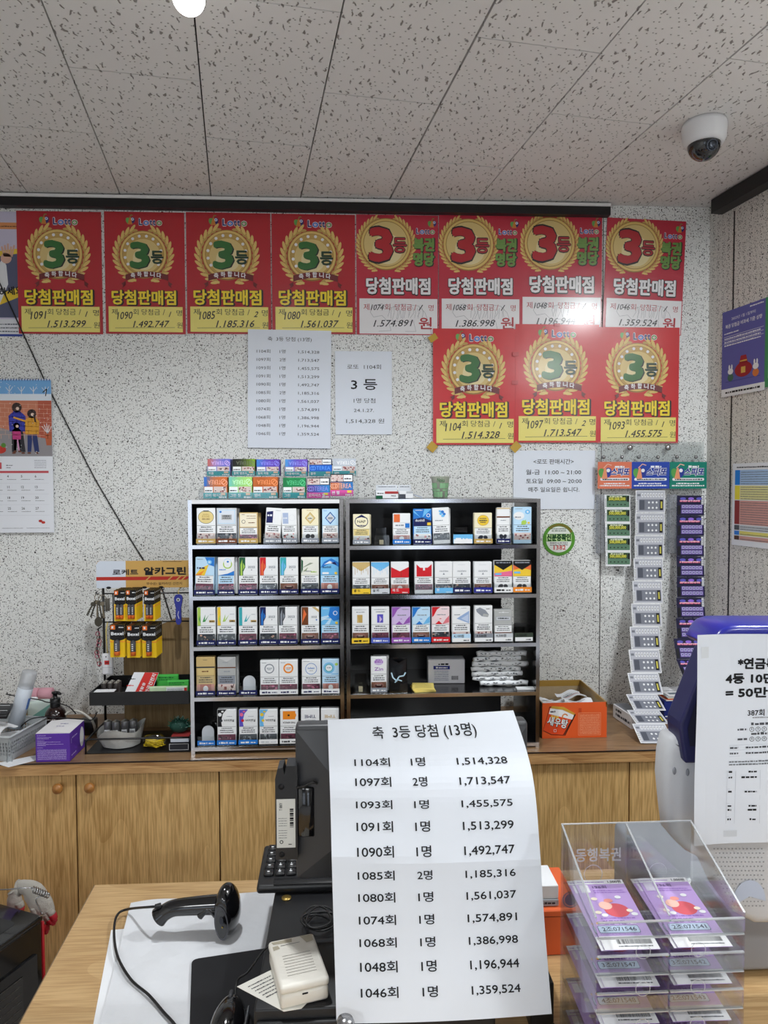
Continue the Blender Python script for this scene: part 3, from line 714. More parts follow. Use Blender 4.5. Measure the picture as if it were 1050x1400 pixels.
esse = lambda c1, c2: [('p', [(0.03,0),(.03,1),(.36,1),(.36,.45),(.24,.2),(.24,0)], c1), ('p', [(.1,.0),(.1,.6),(.2,.9),(.2,0)], c2), ('p', [(.24,.3),(.24,.7),(.34,.5)], c2), ('t', 'ESSE', .68, .52, .17, .36, 'gy', 1), ('m', .66,.72,.28,.05,'gy')]
bamboo = lambda c1, c2: [('r', .03,0,.20,1,c1), ('p', [(.1,.35),(.16,.6),(.2,.1)], c2), ('p', [(.3,.2),(.46,.62),(.42,.28),(.66,.6),(.45,.22)], c2), ('r', .66,.18,.97,.3,'gd'), ('m', .7,.94,.2,.06,'k'), ('m', .7,.92,.6,.03,'gy')]
ringp = lambda c, wd, t='': [('o', .5,.5,.27,wd,c), ('m', .36,.64,.5,.06,c), ('m', .4,.6,.42,.04,'gy'), ('m', .1,.34,.84,.03,'gy')]
rais = lambda c1, c2, c3: [('p', [(.02,0),(.02,1),(.5,1),(.3,.75),(.2,.3),(.25,0)], c1), ('d', .14,.7,.1,.1,c2), ('d', .2,.35,.08,.08,c3), ('d', .28,.88,.07,.05,c2), ('d', .62,.55,.3,.26,'w'), ('t', 'Raison', .62,.42,.2,.52,'k',1), ('m', .5,.8,.58,.03,'gy')]
S2 = 4.375
packs(rkL, xL, zL, 0, 'left', S2, 250, 670, [
 (78,190,108,'w','gd','w','h',[('d',.5,.48,.42,.36,'dk'),('d',.5,.48,.40,.34,'cr'),('t','ESSE',.5,.46,.16,.4,'gd'),('m',.3,.7,.34,.05,'br'),('m',.34,.66,.62,.04,'gd'),('r',.36,.8,.66,.86,'dk')],dict(d='white with big gold oval')),
 (198,318,108,'lgy','br','w','b',[('r',.08,.1,.92,.9,'lb'),('r',.11,.13,.89,.87,(214,222,232)),('r',.24,.32,.76,.62,'si'),('m',.3,.7,.5,.07,'dk'),('m',.3,.72,.4,.05,'dk'),('d',.2,.78,.06,.05,'b')],dict(d='silver blue framed',b=.004)),
 (333,445,135,'tan','gd','w','p',[('r',.05,.05,.95,.95,(240,232,208)),('m',.4,.9,.75,.03,'br'),('m',.4,.9,.6,.03,'br'),('o',.24,.4,.1,.02,'dk'),('m',.5,.85,.3,.05,'br'),('m',.15,.3,.85,.03,'br')],dict(d='shorter beige brown-framed',b=.006)),
 (490,585,110,'w','gy','w','h',[('p',[(.05,.1),(.05,.75),(.45,.82),(.45,.12)],'n'),('m',.1,.4,.5,.12,'w'),('m',.6,.9,.85,.03,'gy')],dict(d='tilted white, dark blue block',rot=.07)),
 (590,680,112,'w','gy','w','f',[('r',.08,.1,.45,.75,(170,185,215)),('m',.12,.4,.4,.08,'w'),('o',.7,.45,.2,.01,'lgy')],dict(d='white pale blue block',b=.006,rot=-.02)),
 (710,810,113,'c','gy','w','l',[('p',dia(.5,.45,.32,.36),'gd'),('p',dia(.5,.45,.27,.31),'cr'),('p',dia(.5,.45,.22,.25),'gd'),('p',dia(.5,.45,.2,.22),(226,222,200)),('m',.38,.62,.4,.07,'dk'),('m',.3,.7,.9,.03,'gd')],dict(d='cream with gold diamond',b=.004)),
 (832,930,113,'lb','gy','w','h',[('p',dia(.5,.45,.33,.38),'n'),('p',dia(.5,.45,.3,.34),'b'),('p',dia(.5,.45,.26,.29),'lgy'),('r',.36,.38,.64,.5,'gy'),('m',.1,.3,.88,.03,'b')],dict(d='pale blue with blue diamond')),
])
packs(rkL, xL, zL, 1, 'left', S2, 250, 670, [
 (68,182,404,'lb','n','w','p',[('p',[(.0,.0),(.5,.0),(.7,.6),(.3,.4)],'y'),('p',[(.5,1),(1,1),(1,.5),(.7,.6)],'b'),('d',.74,.74,.13,.12,'B'),('d',.74,.74,.07,.06,'lb'),('p',[(.0,.0),(.3,.0),(.5,.3)],'o'),('m',.1,.5,.36,.1,'n'),('m',.1,.4,.88,.03,'gy')],dict(d='tilted pale blue, blue dot',rot=.03,b=.006)),
 (205,303,403,'w','n','lb','p',[('d',.6,.75,.24,.22,'lb'),('o',.6,.62,.28,.07,'lg'),('d',.6,.72,.22,.2,'w'),('d',.62,.76,.07,.06,'b'),('p',[(0,0),(1,0),(1,.25),(.6,.1)],'b'),('m',.1,.5,.3,.06,'b')],dict(d='white with swirl, blue wave',b=.007)),
 (330,443,403,'w','n','w','p',esse('dg','lg'),dict(d='white with green crystal')),
 (455,565,403,'w','n','w','g',esse('r','or'),dict(d='white with red stripe')),
 (577,687,403,'w','n','w','m',esse('t','B'),dict(d='white with teal crystal')),
 (705,812,403,(232,232,222),'n','w','g',[('p',[(.02,.1),(.02,.9),(.12,.8),(.1,.3)],'dg'),('p',[(.05,.4),(.5,.7),(.7,.68),(.3,.5)],(150,160,140)),('m',.2,.6,.2,.05,'gy'),('m',.55,.9,.15,.06,'lg'),('p',[(.1,.2),(.4,.45),(.3,.25)],(150,165,130))],dict(d='off-white with grey branches')),
 (822,932,403,'B','n','lb','e',[('p',[(0,.4),(.2,.75),(.6,.95),(1,.7),(1,.45),(.6,.7)],'b'),('p',[(.2,.6),(.5,.8),(.9,.6),(.5,.65)],'w'),('p',[(.55,.68),(.8,.75),(.9,.55)],'n'),('r',.1,.05,.45,.16,'w'),('d',.84,.1,.08,.07,'y'),('t','dunhill',.34,.4,.16,.46,'n')],dict(d='sky blue with white wave')),
])
packs(rkL, xL, zL, 2, 'left', S2, 250, 670, [
 (80,190,702,'w','n','w','b',bamboo('lg','g'),dict(d='white with green bamboo')),
 (200,312,700,'w','n','w','g',bamboo('y','lg'),dict(d='white with yellow bamboo')),
 (330,440,702,'w','n','w','p',bamboo('t','t'),dict(d='white with teal bamboo')),
 (455,563,700,'w','n','w','b',esse('n','b'),dict(d='white with blue stripes')),
 (570,682,700,'w','n','w','p',esse('dk','gy'),dict(d='white with grey stripes',b=.004)),
 (706,813,700,'w','n','w','m',[('r',.03,0,.4,1,'br'),('p',[(.05,.1),(.15,.9),(.3,.6)],'or'),('p',[(.6,1),(1,.7),(1,.85),(.8,1)],'tan'),('t','ESSE',.72,.5,.16,.3,'gy',1),('d',.86,.28,.04,.04,'b')],dict(d='white with brown swirls')),
 (826,935,700,'B','n','lb','p',[('p',[(.7,.6),(0,.2),(0,.45)],'lb'),('p',[(.7,.6),(.2,0),(.45,0)],'lb'),('p',[(1,1),(.5,1),(.4,.5),(.7,.2),(1,.3)],'b'),('o',.78,.66,.12,.03,'w'),('d',.85,.1,.08,.07,'y'),('m',.1,.5,.3,.05,'w'),('m',.1,.4,.9,.04,'w')],dict(d='sky blue sunburst')),
])
packs(rkL, xL, zL, 3, 'left', S2, 250, 850, [
 (75,187,212,'tan','n',(196,176,130),'e',[('r',0,.42,1,.49,'dk'),('r',.06,.04,.94,.4,(214,190,130)),('m',.3,.65,.2,.07,'br'),('m',.38,.6,.84,.03,'dk')],dict(d='gold with dark band')),
 (202,312,212,'si','n','gy','h',[('r',0,.40,1,.46,'br'),('p',[(0,1),(1,1),(.5,.75)],(196,196,196)),('m',.35,.7,.2,.06,'gy'),('m',.3,.6,.7,.03,'gy')],dict(d='silver with dark red band',b=.004)),
 (345,432,315,None,'n',None,None,None,dict(pusher=1)),
 (460,570,232,'w','w','w','p',ringp('gy',.06),dict(d='white with grey ring',tc='n')),
 (573,685,230,'w','w','w','p',ringp('o',.08),dict(d='white with orange ring',tc='n')),
 (710,822,228,'w','w','w','p',[('o',.5,.45,.31,.025,'b'),('t','bohem',.5,.44,.16,.36,'b'),('m',.4,.6,.32,.04,'gy'),('m',.1,.4,.9,.03,'gy')],dict(d='white with thin blue ring',tc='n')),
 (832,934,225,'lb','w','lb','e',[('o',.4,.48,.33,.06,'B'),('o',.4,.48,.25,.05,'t'),('d',.4,.48,.19,.17,'w'),('d',.84,.7,.09,.08,'lg'),('m',.28,.52,.47,.06,'gy'),('m',.55,.95,.1,.05,'B')],dict(d='pale blue teal-ringed',tc='n')),
])
TM = lambda c: [('t','TIME',.5,.62,.24,.62,c,1),('m',.2,.8,.3,.03,'gy')]
packs(rkL, xL, zL, 4, 'left', S2, 250, 850, [
 (95,180,612,None,'b',None,None,None,dict(pusher=1)),
 (202,315,525,'w','b','w','p',rais('k','w','dk'),dict(d='white with black rays')),
 (332,443,525,'w','b','w','g',rais('vi','pk','r'),dict(d='white with purple rays')),
 (455,563,525,'w','w','w','g',rais('B','y','y'),dict(d='white with blue yellow rays',tc='lgy')),
 (580,687,525,'w','w','w','p',[('r',.15,.4,.85,.9,'o'),('d',.85,.65,.05,.1,'o'),('m',.42,.55,.6,.1,'k'),('t','THIS AFRICA',.5,.26,.14,.7,'k',1)],dict(d='white with orange block',tc='dk')),
 (705,815,520,'w','w','w','p',TM('n'),dict(d='white, blue upside-down lettering',tc='dk')),
 (825,933,520,'w','w','w','p',TM('gd'),dict(d='white, brown upside-down lettering',tc='dk')),
])
S4 = 3.684
chev = lambda c: [('p',[(0,1),(1,1),(1,.78),(.5,.42),(0,.78)],c)]+[('r',x,.2+.12*(i % 3),x+.02,.62,'gd' if c=='tan' else 'lb') for i, x in enumerate((.14,.26,.38,.5,.62,.78,.88))]
camel = lambda: [('m',.3,.7,.8,.03,'lgy'),('t','MARLBORO',.5,.44,.12,.5,'gy',1),('p',[(.44,.16),(.56,.16),(.5,.3)],'gy')]
burst = lambda c1, c2: [('p',[(.02,1),(.5,1),(.3,.85),(.12,.5),(.02,.4)],c1),('p',[(.98,.5),(.98,.1),(.6,0),(.8,.3)],c2),('p',[(.2,0),(.6,0),(.4,.2)],c1),('m',.3,.8,.52,.06,'gy'),('m',.55,.9,.86,.04,'gy'),('m',.44,.56,.3,.04,c1)]
packs(rkR, xR, zR, 0, 'right', S4, 465, 670, [
 (65,150,122,'c','gy','cr','f',[('d',.5,.5,.40,.34,'n'),('d',.5,.5,.36,.3,'c'),('p',[(.1,.7),(.5,.98),(.9,.7),(.5,.8)],'n'),('t','NAP',.5,.42,.22,.5,'k'),('m',.25,.75,.2,.06,'n')],dict(d='cream with navy crest',b=.004)),
 (180,240,182,None,None,None,None,None,dict(pusher=2)),
 (267,355,118,'w','b','w','e',[('r',.05,.42,.4,.95,'or'),('r',0,.36,1,.39,'lgy'),('m',.14,.62,.16,.1,'gy'),('r',.7,.04,.95,.34,'b')],dict(d='white with red block')),
 (370,462,95,'b','n','lb','f',[('p',[(0,0),(0,.4),(.5,.5),(1,.3),(1,0)],'n'),('p',[(.5,.5),(1,1),(.6,1)],'B'),('p',[(.4,.5),(0,.8),(0,.95)],'B'),('m',.1,.5,.9,.05,'w'),('t','dunhill',.36,.26,.2,.5,'w'),('r',.76,.04,.96,.2,'y'),('o',.82,.62,.1,.03,'w')],dict(d='deep blue')),
 (470,555,90,'w','','w','g',[('d',.6,.75,.1,.09,'b'),('d',.5,.65,.09,.08,'B'),('d',.7,.62,.09,.08,'b'),('d',.62,.52,.1,.07,'B'),('d',.45,.8,.07,.06,'B'),('m',.15,.6,.25,.05,'gy')],dict(d='tilted white, blue flower',rot=-.04,b=.005)),
 (580,660,178,None,'B',None,None,None,dict(pusher=2,tagh=.027,tagt=None,low='w')),
 (678,768,115,'c','gd','w','l',[('d',.5,.5,.33,.3,'gd'),('d',.5,.5,.31,.28,'y'),('m',.3,.7,.6,.05,'dk'),('m',.28,.72,.45,.07,'dk'),('m',.34,.66,.34,.05,'dk')],dict(d='cream with yellow disc')),
 (792,858,88,'w','n','w','l',[('r',0,.92,1,.98,'tan'),('r',0,.42,1,.50,'br'),('m',.3,.7,.25,.06,'gy')],dict(d='narrow white with brown band')),
 (877,968,85,'lb','','lb','h',[('d',.3,.5,.3,.22,'w'),('p',[(.4,.0),(.7,.3),(.6,.0)],'lg'),('d',.58,.12,.15,.12,'lg'),('d',.78,.72,.14,.12,'B'),('d',.78,.72,.06,.05,'w'),('d',.84,.1,.07,.06,'y'),('m',.08,.4,.4,.06,'gy'),('m',.08,.5,.88,.03,'gy')],dict(d='pale blue green',b=.003)),
])
packs(rkR, xR, zR, 1, 'right', S4, 465, 670, [
 (62,150,364,'w','y','w','g',chev('tan'),dict(d='white with gold chevron',tagh=.0155,tagt='골 드',tc='k')),
 (157,247,364,'w','lgy','w','m',chev('B'),dict(d='white with blue chevron',tagh=.0155,tagt='실 버',tc='k')),
 (257,347,363,'w','r','w','e',[('p',[(0,0),(1,0),(1,.68),(.5,.4),(0,.68)],'r'),('r',.56,.05,.58,.4,'br')],dict(d='white with red lower chevron',tagh=.0155,tagt='레 드')),
 (377,470,362,'w','','w','p',[('r',.1,.05,.92,.62,'r'),('r',.45,.44,.56,.62,'w'),('p',[(.1,.62),(.1,.85),(.3,.62)],'r'),('p',[(.92,.62),(.92,.85),(.7,.62)],'r')],dict(d='white with red block, notched')),
 (480,568,362,'w','B','w','b',camel(),dict(d='plain white, sky blue tag',tagh=.0155,tagt='원')),
 (570,660,362,'w','n','w','b',camel(),dict(d='plain white tilted, navy tag',tagh=.0155,rot=-.006)),
 (677,767,362,'w',(40,44,140),'w','m',camel(),dict(d='plain white, bright blue tag',tagh=.0155)),
 (780,870,356,'w','w','w','l',[('r',0,0,1,1,'y'),('p',[(0,0),(1,0),(1,.35),(0,.2)],'pk'),('p',[(0,1),(1,1),(1,.75),(.5,.4),(0,.75)],'k'),('m',.1,.9,.84,.08,'gy'),('r',.05,.08,.4,.2,'B')],dict(d='yellow pink with black chevron',tagh=.0155,tc='k')),
 (875,965,356,'w','o','w','l',[('r',0,0,1,1,'y'),('p',[(0,.4),(0,.8),(.4,.5)],'or'),('p',[(1,.4),(1,.8),(.6,.5)],'or'),('p',[(0,1),(1,1),(1,.75),(.5,.4),(0,.75)],'k'),('m',.1,.9,.84,.08,'gy'),('r',.05,.18,.4,.3,'B')],dict(d='yellow orange with black chevron',tagh=.0155)),
])
packs(rkR, xR, zR, 2, 'right', S4, 465, 820, [
 (60,145,36,'w','y','w','m',[('r',.3,.1,.62,.55,'gd'),('p',[(.3,.1),(.3,.55),(.42,.1)],'tan'),('m',.25,.75,.68,.05,'gy'),('m',.15,.85,.82,.03,'gy')],dict(d='white with gold emblem',tagh=.0155,tc='k')),
 (158,248,36,'w',(84,100,190),'w','p',[('r',.32,.1,.66,.58,'vi'),('p',[(.45,.1),(.45,.5),(.6,.3)],'lp'),('m',.25,.75,.70,.05,'gy'),('m',.15,.85,.84,.03,'gy')],dict(d='white with violet emblem',tagh=.0155)),
 (261,355,38,'lp','p','w','p',burst('p','p'),dict(d='lilac splash',tagh=.0155)),
 (364,455,38,'lb','b','w','m',burst('b','B'),dict(d='blue splash',tagh=.0155)),
 (463,553,36,(236,214,218),'r','w','b',burst('r',(220,120,130)),dict(d='red splash',tagh=.0155)),
 (566,657,34,'w','lb','w','h',[('p',[(.25,.3),(.95,.02),(.95,.75)],(150,175,215)),('p',[(.5,.3),(.9,.1),(.9,.55)],(190,205,230)),('m',.12,.45,.5,.05,'gy'),('m',.5,.8,.9,.03,'gy')],dict(d='white with blue dotted triangle',tagh=.024,tc='n',tagt='4,100원',low='w')),
 (680,770,30,'w','gy','w','h',[('p',[(.08,.8),(.3,.9),(.6,.75),(.8,.5),(.75,.35),(.4,.4),(.12,.65)],'gy'),('p',[(.45,.42),(.75,.38),(.78,.5),(.5,.55)],'si'),('m',.65,.85,.8,.04,'k')],dict(d='white with grey shape',tagh=.024,tagt='4.500원',low='w')),
 (780,870,50,'si','lgy','w','m',[('r',.08,.3,.92,.56,'gy'),('r',.1,.32,.9,.54,(196,200,206)),('m',.2,.8,.4,.08,'dk'),('m',.25,.8,.8,.04,'w'),('o',.5,.84,.05,.015,'w')],dict(d='silver grey boxed lettering',tagh=.024,tagt='4,500원',low='w')),
 (890,965,108,None,(58,70,58),None,None,None,dict(pusher=2,tagh=.024,tagt='4,500원',low='w')),
])
packs(rkR, xR, zR, 3, 'right', S4, 465, 820, [
 (70,138,370,None,None,None,None,None,dict(pusher=2)),
 (155,235,287,'w','gy','w','m',[('d',.5,.7,.3,.2,'lp'),('m',.25,.75,.66,.1,'p'),('m',.3,.7,.78,.08,'p'),('t','Zin',.5,.2,.3,.55,'p')],dict(d='white with purple scribble',b=.008)),
])
# open black pouch in the third tray, notes, box, rolls, card on the fourth shelf
z4 = ZT+.0005+zR[3]
a, c = at(465+248/S4, 900, y=RY).x, at(465+340/S4, 900, y=RY).x
tray(rkR, xR, zR[3], a, c, None)
mb = MB(); BP = mat('black_pouch', C(16, 17, 20), .25, coat=.3); W = c-a
def pouch(u, v): return Vector((W*(.04+.92*u+(.02*math.sin(v*7))), .004-.006*math.sin(PI*u)*(1-v*.6)*math.sin(PI*min(1, v*1.2)), .1*v-(.012*(1-abs(2*u-1)) if v == 1 else 0)))
mb.grid(pouch, 10, 14, BP); mb.grid(lambda u, v: Vector((W*(1-u), .012+.006*math.sin(PI*u), .1*v)), 6, 6, BP)
P = Pr(mb, (0, -.003, 0)); P.line([(W*.12, .06), (W*.2, .045), (W*.4, .035), (W*.55, .048), (W*.8, .05), (W*.9, .06)], .004, paper(190, 220, 235), 2); P.line([(W*.3, .03), (W*.5, .038), (W*.7, .034)], .003, paper(190, 220, 235), 2)
tag(mb.build('tobacco_pouch', loc=(a, RY+.012, z4+.002)), 'glossy black pouch with light squiggle on the fourth shelf of the right rack', 'tobacco pouch')
YN = paper(236, 214, 120)
for i in range(3):
    p = at(465+418/S4, 940, y=-.36); mb = MB().box(-.033, .033, -.03, .035, 0, .0032, YN); P = Pr(mb, (-.033, -.03, .0034), (1,0,0), (0,1,0))
    if i == 2:
        for k in range(3): P.line([(.008, .015+.016*k), (.03, .02+.016*k), (.058, .013+.016*k)], .0016, K_, 1)
    tag(mb.build('note_pad', loc=(p.x, p.y, z4+.0004+i*.0036), rot=(.0, 0, .12-.1*i)), ('bottom pad of the stack of yellow notes on the rack', 'middle pad of the stack of yellow notes on the rack', 'top pad of the stack of yellow notes with dark scribble')[i], 'note pad', 'yellow notes on the fourth shelf')
p0, p1 = at(465+443/S4, 934, y=-.3), at(465+627/S4, 902, y=-.3)
WB = paper(226, 226, 232); mb = MB(); w, h = p1.x-p0.x, p1.z-p0.z+.004
mb.rbox(0, w, 0, .05, 0, h, .002, WB, 1, smooth=False); P = Pr(mb, (0, 0, 0)); u = lambda x: (x-443)/184*w; v = lambda z: h-(z-305)/122*h
P.rect(u(470), v(355), u(552), v(337), paper(40, 48, 130), 2); P.micro(u(495), u(545), v(333), .006, K_, 2); P.micro(u(482), u(540), v(350), .005, W_, 3)
for q in range(6): P.micro(u(474), u(545), v(365+q*9), .002, paper(70, 80, 130), 2)
for q in range(9): P.rect(u(560+q*4), v(408), u(560+q*4+1.6+(q % 2)), v(388), K_, 2)
tag(mb.build('small_carton', loc=(p0.x, -.3, z4+.0005), rot=(0, 0, -.04)), 'small white carton with blue label on the fourth shelf of the right rack', 'box')
RW = paper(240, 243, 246); RG = paper(90, 100, 112)
rolls = [(408, 945, 415), (393, 930, 395), (380, 915, 362), (376, 905, 378), (374, 930, 340), (372, 925, 325), (390, 940, 300)]
rolls = [(705, 945, 430, .012), (668, 870, 411, .009), (664, 915, 388, .011), (660, 905, 364, .010), (666, 945, 345, .012), (672, 910, 322, .010), (690, 938, 306, .013)]
zc_ = z4; yy = -.335
rolls = [(a_, b_, c_, r_*.66) for a_, b_, c_, r_ in rolls]
for i, (xa, xb, py, r) in enumerate(rolls):
    A = at(465+xa/S4, 820+py/S4, y=yy); B = at(465+xb/S4, 820+py/S4, y=yy)
    if i == 0: zc_ = z4+r+.0012
    else: zc_ += (rolls[i-1][3]+r)*1.09
    mb = MB(); L = B.x-A.x
    n = 14; pts = [(L*k/n, .002*math.sin(k*2.1+i), .0015*math.sin(k*1.7+2*i)) for k in range(n+1)]
    mb.tube(pts, [r*(1+.06*math.sin(k*2.7+i)) for k in range(n+1)], RW, 10)
    rr = random.Random(i)
    for k in range(16):
        x = rr.uniform(.06, .9)*L; an = rr.uniform(-.5, .6)
        mb.box(x, x+rr.uniform(.002, .006), -r*1.06-.0012, -r*1.06-.0004, r*an*.6, r*an*.6+rr.uniform(.001, .003), RG if k % 4 else K_)
    o = mb.build('rolled_bag', loc=(A.x, yy, zc_), rot=(0, 0, 0))
    tag(o, 'rolled bag with dark print, %s of the pile of seven' % ('bottom one', 'second from the bottom', 'third from the bottom', 'middle one', 'third from the top', 'second from the top', 'top one')[i], 'rolled bag', 'rolled bags on the fourth shelf')
p = at(465+932/S4, 820+458/S4, y=-.375); mb = MB().box(-.027, .027, -.01, .012, 0, .004, W_)
tag(mb.build('white_card', loc=(p.x, -.375, z4+.0005)), 'small white card lying at the right end of the fourth shelf', 'card')

# ---------------------------------------------------------------- heated-tobacco boxes in clear tiers on top of the left rack
TEAL = paper(62, 168, 176); MAG = paper(222, 84, 168)
BX = [  # px x0, x1, top, bottom, colours left to right, flipped lettering, tag text, tag colour, description
 (284,315,627.4,650.5,[(190,110,110),(160,130,190),(120,120,210),(110,110,205)],1,'퍼플',TEAL,'dusky violet','back'),
 (318,349,627.4,650.5,[(30,32,34),(44,50,34),(90,110,40),(130,170,50)],1,'블랙 옐로우',TEAL,'black fading to green','back'),
 (351,382.6,628,650.5,[(70,130,215),(90,90,200),(100,70,190),(96,66,180)],1,'블랙 퍼플',TEAL,'blue fading to purple','back'),
 (279,311,652,676.6,[(60,110,190),(180,110,80),(200,110,60),(205,105,50)],1,'모어 웨이브',TEAL,'orange with blue left end','front'),
 (313,345,652,676.6,[(120,200,180),(140,205,140),(160,215,120),(170,215,110)],1,'그린 징',TEAL,'pale green','front'),
 (346,380,652,676.6,[(190,100,50),(180,92,40),(200,105,50),(196,100,44)],1,'앰버',TEAL,'brown orange','front'),
 (390,420.6,628,651,[(80,150,220),(96,100,205),(110,80,195),(120,90,200)],1,'퍼플웨이브',TEAL,'violet with sky blue end','back'),
 (423,454,627,651,[(30,90,200),(36,100,205),(30,96,200),(40,110,215)],0,'블루',TEAL,'bright blue','back'),
 (455,487,627,650,[(190,196,206),(196,202,212),(200,206,214),(196,202,212)],1,'실버',TEAL,'silver grey','back'),
 (387,418,653,677,[(30,120,70),(34,140,80),(30,130,76),(36,150,90)],1,'그린',TEAL,'deep green','front'),
 (420,451,653,677,[(90,50,120),(80,80,160),(60,120,190),(50,130,200)],0,'오아시스 펄',MAG,'purple blue','front'),
 (452,483,648,674,[(190,100,60),(200,120,90),(60,120,180),(50,120,190)],0,'썬 펄',MAG,'raised orange blue','front'),
]
for hx0, hx1, lab in ((277, 383, 'clear two-tier acrylic holder on the left half of the left rack top'), (385, 489, 'clear two-tier acrylic holder on the right half of the left rack top')):
    A, B = at(hx0, 670, y=-.34), at(hx1, 670, y=-.34); A.x = min(A.x, at(284 if hx0 < 300 else 390, 650, y=-.222).x-.0015); W = B.x-A.x
    t = tag(empty('acrylic_holder', (A.x, -.34, ZTOP+.001)), lab, 'display holder')
    mb = MB().box(0, W, -.009, .2, 0, .002, ACR); mb.box(0, W, -.009, -.0075, .002, .022, ACR); mb.build('lower_tier', t)
    zs_ = at(hx0, 651.4, y=-.222).z-ZTOP-.001
    mb = MB().box(0, W, .108, .2, zs_-.003, zs_-.001, ACR); mb.box(0, W, .1065, .108, zs_-.003, zs_+.018, ACR); mb.box(0, W, .198, .2, 0, zs_-.003, ACR); mb.build('upper_tier', t)
    for xx in (-.0022, W+.0002):
        MB().prism([(-.009, 0), (.2, 0), (.2, zs_+.05), (.106, zs_+.03), (.1, .05), (-.009, .03)], xx, xx+.002, ACR, 'yz').build('side', t)
for (x0, x1, yt, yb, cs, flip, tx, tc, d, where) in BX:
    y = -.335 if where == 'front' else -.222
    A, B = at(x0, yb, y=y), at(x1, yt, y=y); w = B.x-A.x-.001; zb = (ZTOP+.0036) if where == 'front' else A.z
    if d.startswith('raised'): zb += .006
    h = B.z-zb; mb = MB(); mb.rbox(0, w, 0, .05, 0, h, .001, paper(*cs[2]), 1, smooth=False); P = Pr(mb, (0, 0, 0), eps=.00014)
    th = h*.27
    def strip(y0, y1):
        for k in range(8):
            f = k/7*(len(cs)-1); i = min(int(f), len(cs)-2); g = f-i
            cc = tuple(int(cs[i][q]*(1-g)+cs[i+1][q]*g) for q in range(3)); P.rect(w*k/8, y0, w*(k+1)/8, y1, paper(*cc), 1)
    LT = paper(*[min(255, v+70) for v in cs[1]])
    if flip:
        strip(h*.56, h); P.text('TEREA', w*.45, h*.86, h*.30, LT, 2, 'C', w=w*.56, rot=PI); P.ring(w*.84, h*.78, h*.10, h*.13, LT, 2, 12); P.ring(w*.9, h*.72, h*.10, h*.13, LT, 2, 12)
        P.rect(w*.02, h*.28, w*.38, h*.54, W_, 2); P.micro(w*.05, w*.34, h*.34, h*.06, K_, 3); photo(P, w*.58, 0, 1, 'p', 2) if False else None
        P2 = Pr(mb, (w*.4, 0, 0), eps=.00014); photo(P2, w*.58, h*.28, h*.27, 'h', 2)
    else:
        strip(h*.27, h*.62); P.text('TEREA', w*.62, h*.36, h*.30, LT, 2, 'C', w=w*.62); P.ring(w*.12, h*.45, h*.09, h*.12, LT, 2, 12); P.ring(w*.2, h*.45, h*.09, h*.12, LT, 2, 12)
        P.rect(0, h*.64, w, h, K_, 1); P.rect(w*.58, h*.67, w*.97, h*.96, W_, 2); P.micro(w*.62, w*.94, h*.76, h*.06, K_, 3); P2 = Pr(mb, (0, 0, 0), eps=.00014); photo(P2, w*.58, h*.66, h*.3, 'h', 2)
    o = mb.build('tobacco_stick_box', loc=(A.x, y, zb))
    tb = MB().box(-.0005, w+.0005, -.0075, -.0062, .0002, th, tc); P = Pr(tb, (0, -.0075, 0)); P.text(tx, w*.06, th*.32, th*.62, W_, 2, w=None, bold=.02)
    P.micro(w*.66, w*.97, th*.1, th*.28, W_, 2); P.rect(w*.74, th*.55, w*.93, th*.95, paper(236, 200, 170) if tc is TEAL else paper(240, 220, 80), 2)
    tb.build('price_tag', o)
    tag(o, '%s tobacco box in the %s tier of the %s clear holder' % (d, 'upper' if where == 'back' else 'lower', 'left' if x0 < 384 else 'right'), 'tobacco box', 'tobacco stick boxes in the clear holders')

# small pile on top of the right rack and the green paper cup
def wbox(px0, px1, py0, py1, y, d, m, dr=None):
    A, B = at(px0, py1, y=y), at(px1, py0, y=y); w, h = B.x-A.x, B.z-A.z
    mb = MB().rbox(0, w, 0, d, 0, h, .001, m, 1, smooth=False); P = Pr(mb, (0, 0, 0))
    if dr: dr(P, w, h)
    return mb, A
def d1(P, w, h):
    P.rect(0, 0, w*.3, h*.4, paper(20, 90, 60), 2); P.rect(w*.4, h*.62, w, h*.95, paper(170, 60, 60), 2); P.micro(w*.06, w*.36, h*.62, h*.14, K_, 2); P.micro(w*.68, w*.9, h*.3, h*.12, K_, 2)
mb, A = wbox(514, 544.5, 668.5, 679, -.3, .08, W_, d1); tag(mb.build('small_carton', loc=(A.x, -.3, ZTOP+.0008)), 'small white carton with green corner on the right rack top', 'box')
def d2(P, w, h): P.rect(0, 0, w*.45, h*.6, paper(70, 74, 84), 2); P.rect(w*.5, h*.7, w*.98, h*.98, paper(180, 184, 190), 2)
mb, A = wbox(546, 565, 669, 679, -.3, .08, W_, d2); tag(mb.build('small_carton', loc=(A.x, -.3, ZTOP+.0008)), 'small white and grey carton beside the paper slip on the rack top', 'box')
def d3(P, w, h): P.micro(w*.1, w*.9, h*.4, h*.3, paper(90, 94, 100), 2)
for nm, pa, pb, dd in (('left of the two thin cards standing above the small white cartons', 515, 545, 1), ('right of the two thin cards standing above the small white cartons', 546, 564, 1)):
    A = at(pa, 668, y=-.27); B = at(pb, 663, y=-.27); mb = MB().box(0, B.x-A.x, 0, .0008, 0, B.z-ZTOP-.001, paper(206, 210, 216)); P = Pr(mb, (0, 0, B.z-ZTOP-.012)); P.micro(.006, (B.x-A.x)*.9, .004, .003, paper(90, 94, 100), 2)
    tag(mb.build('thin_card', loc=(A.x, -.214, ZTOP+.0008)), nm, 'card')
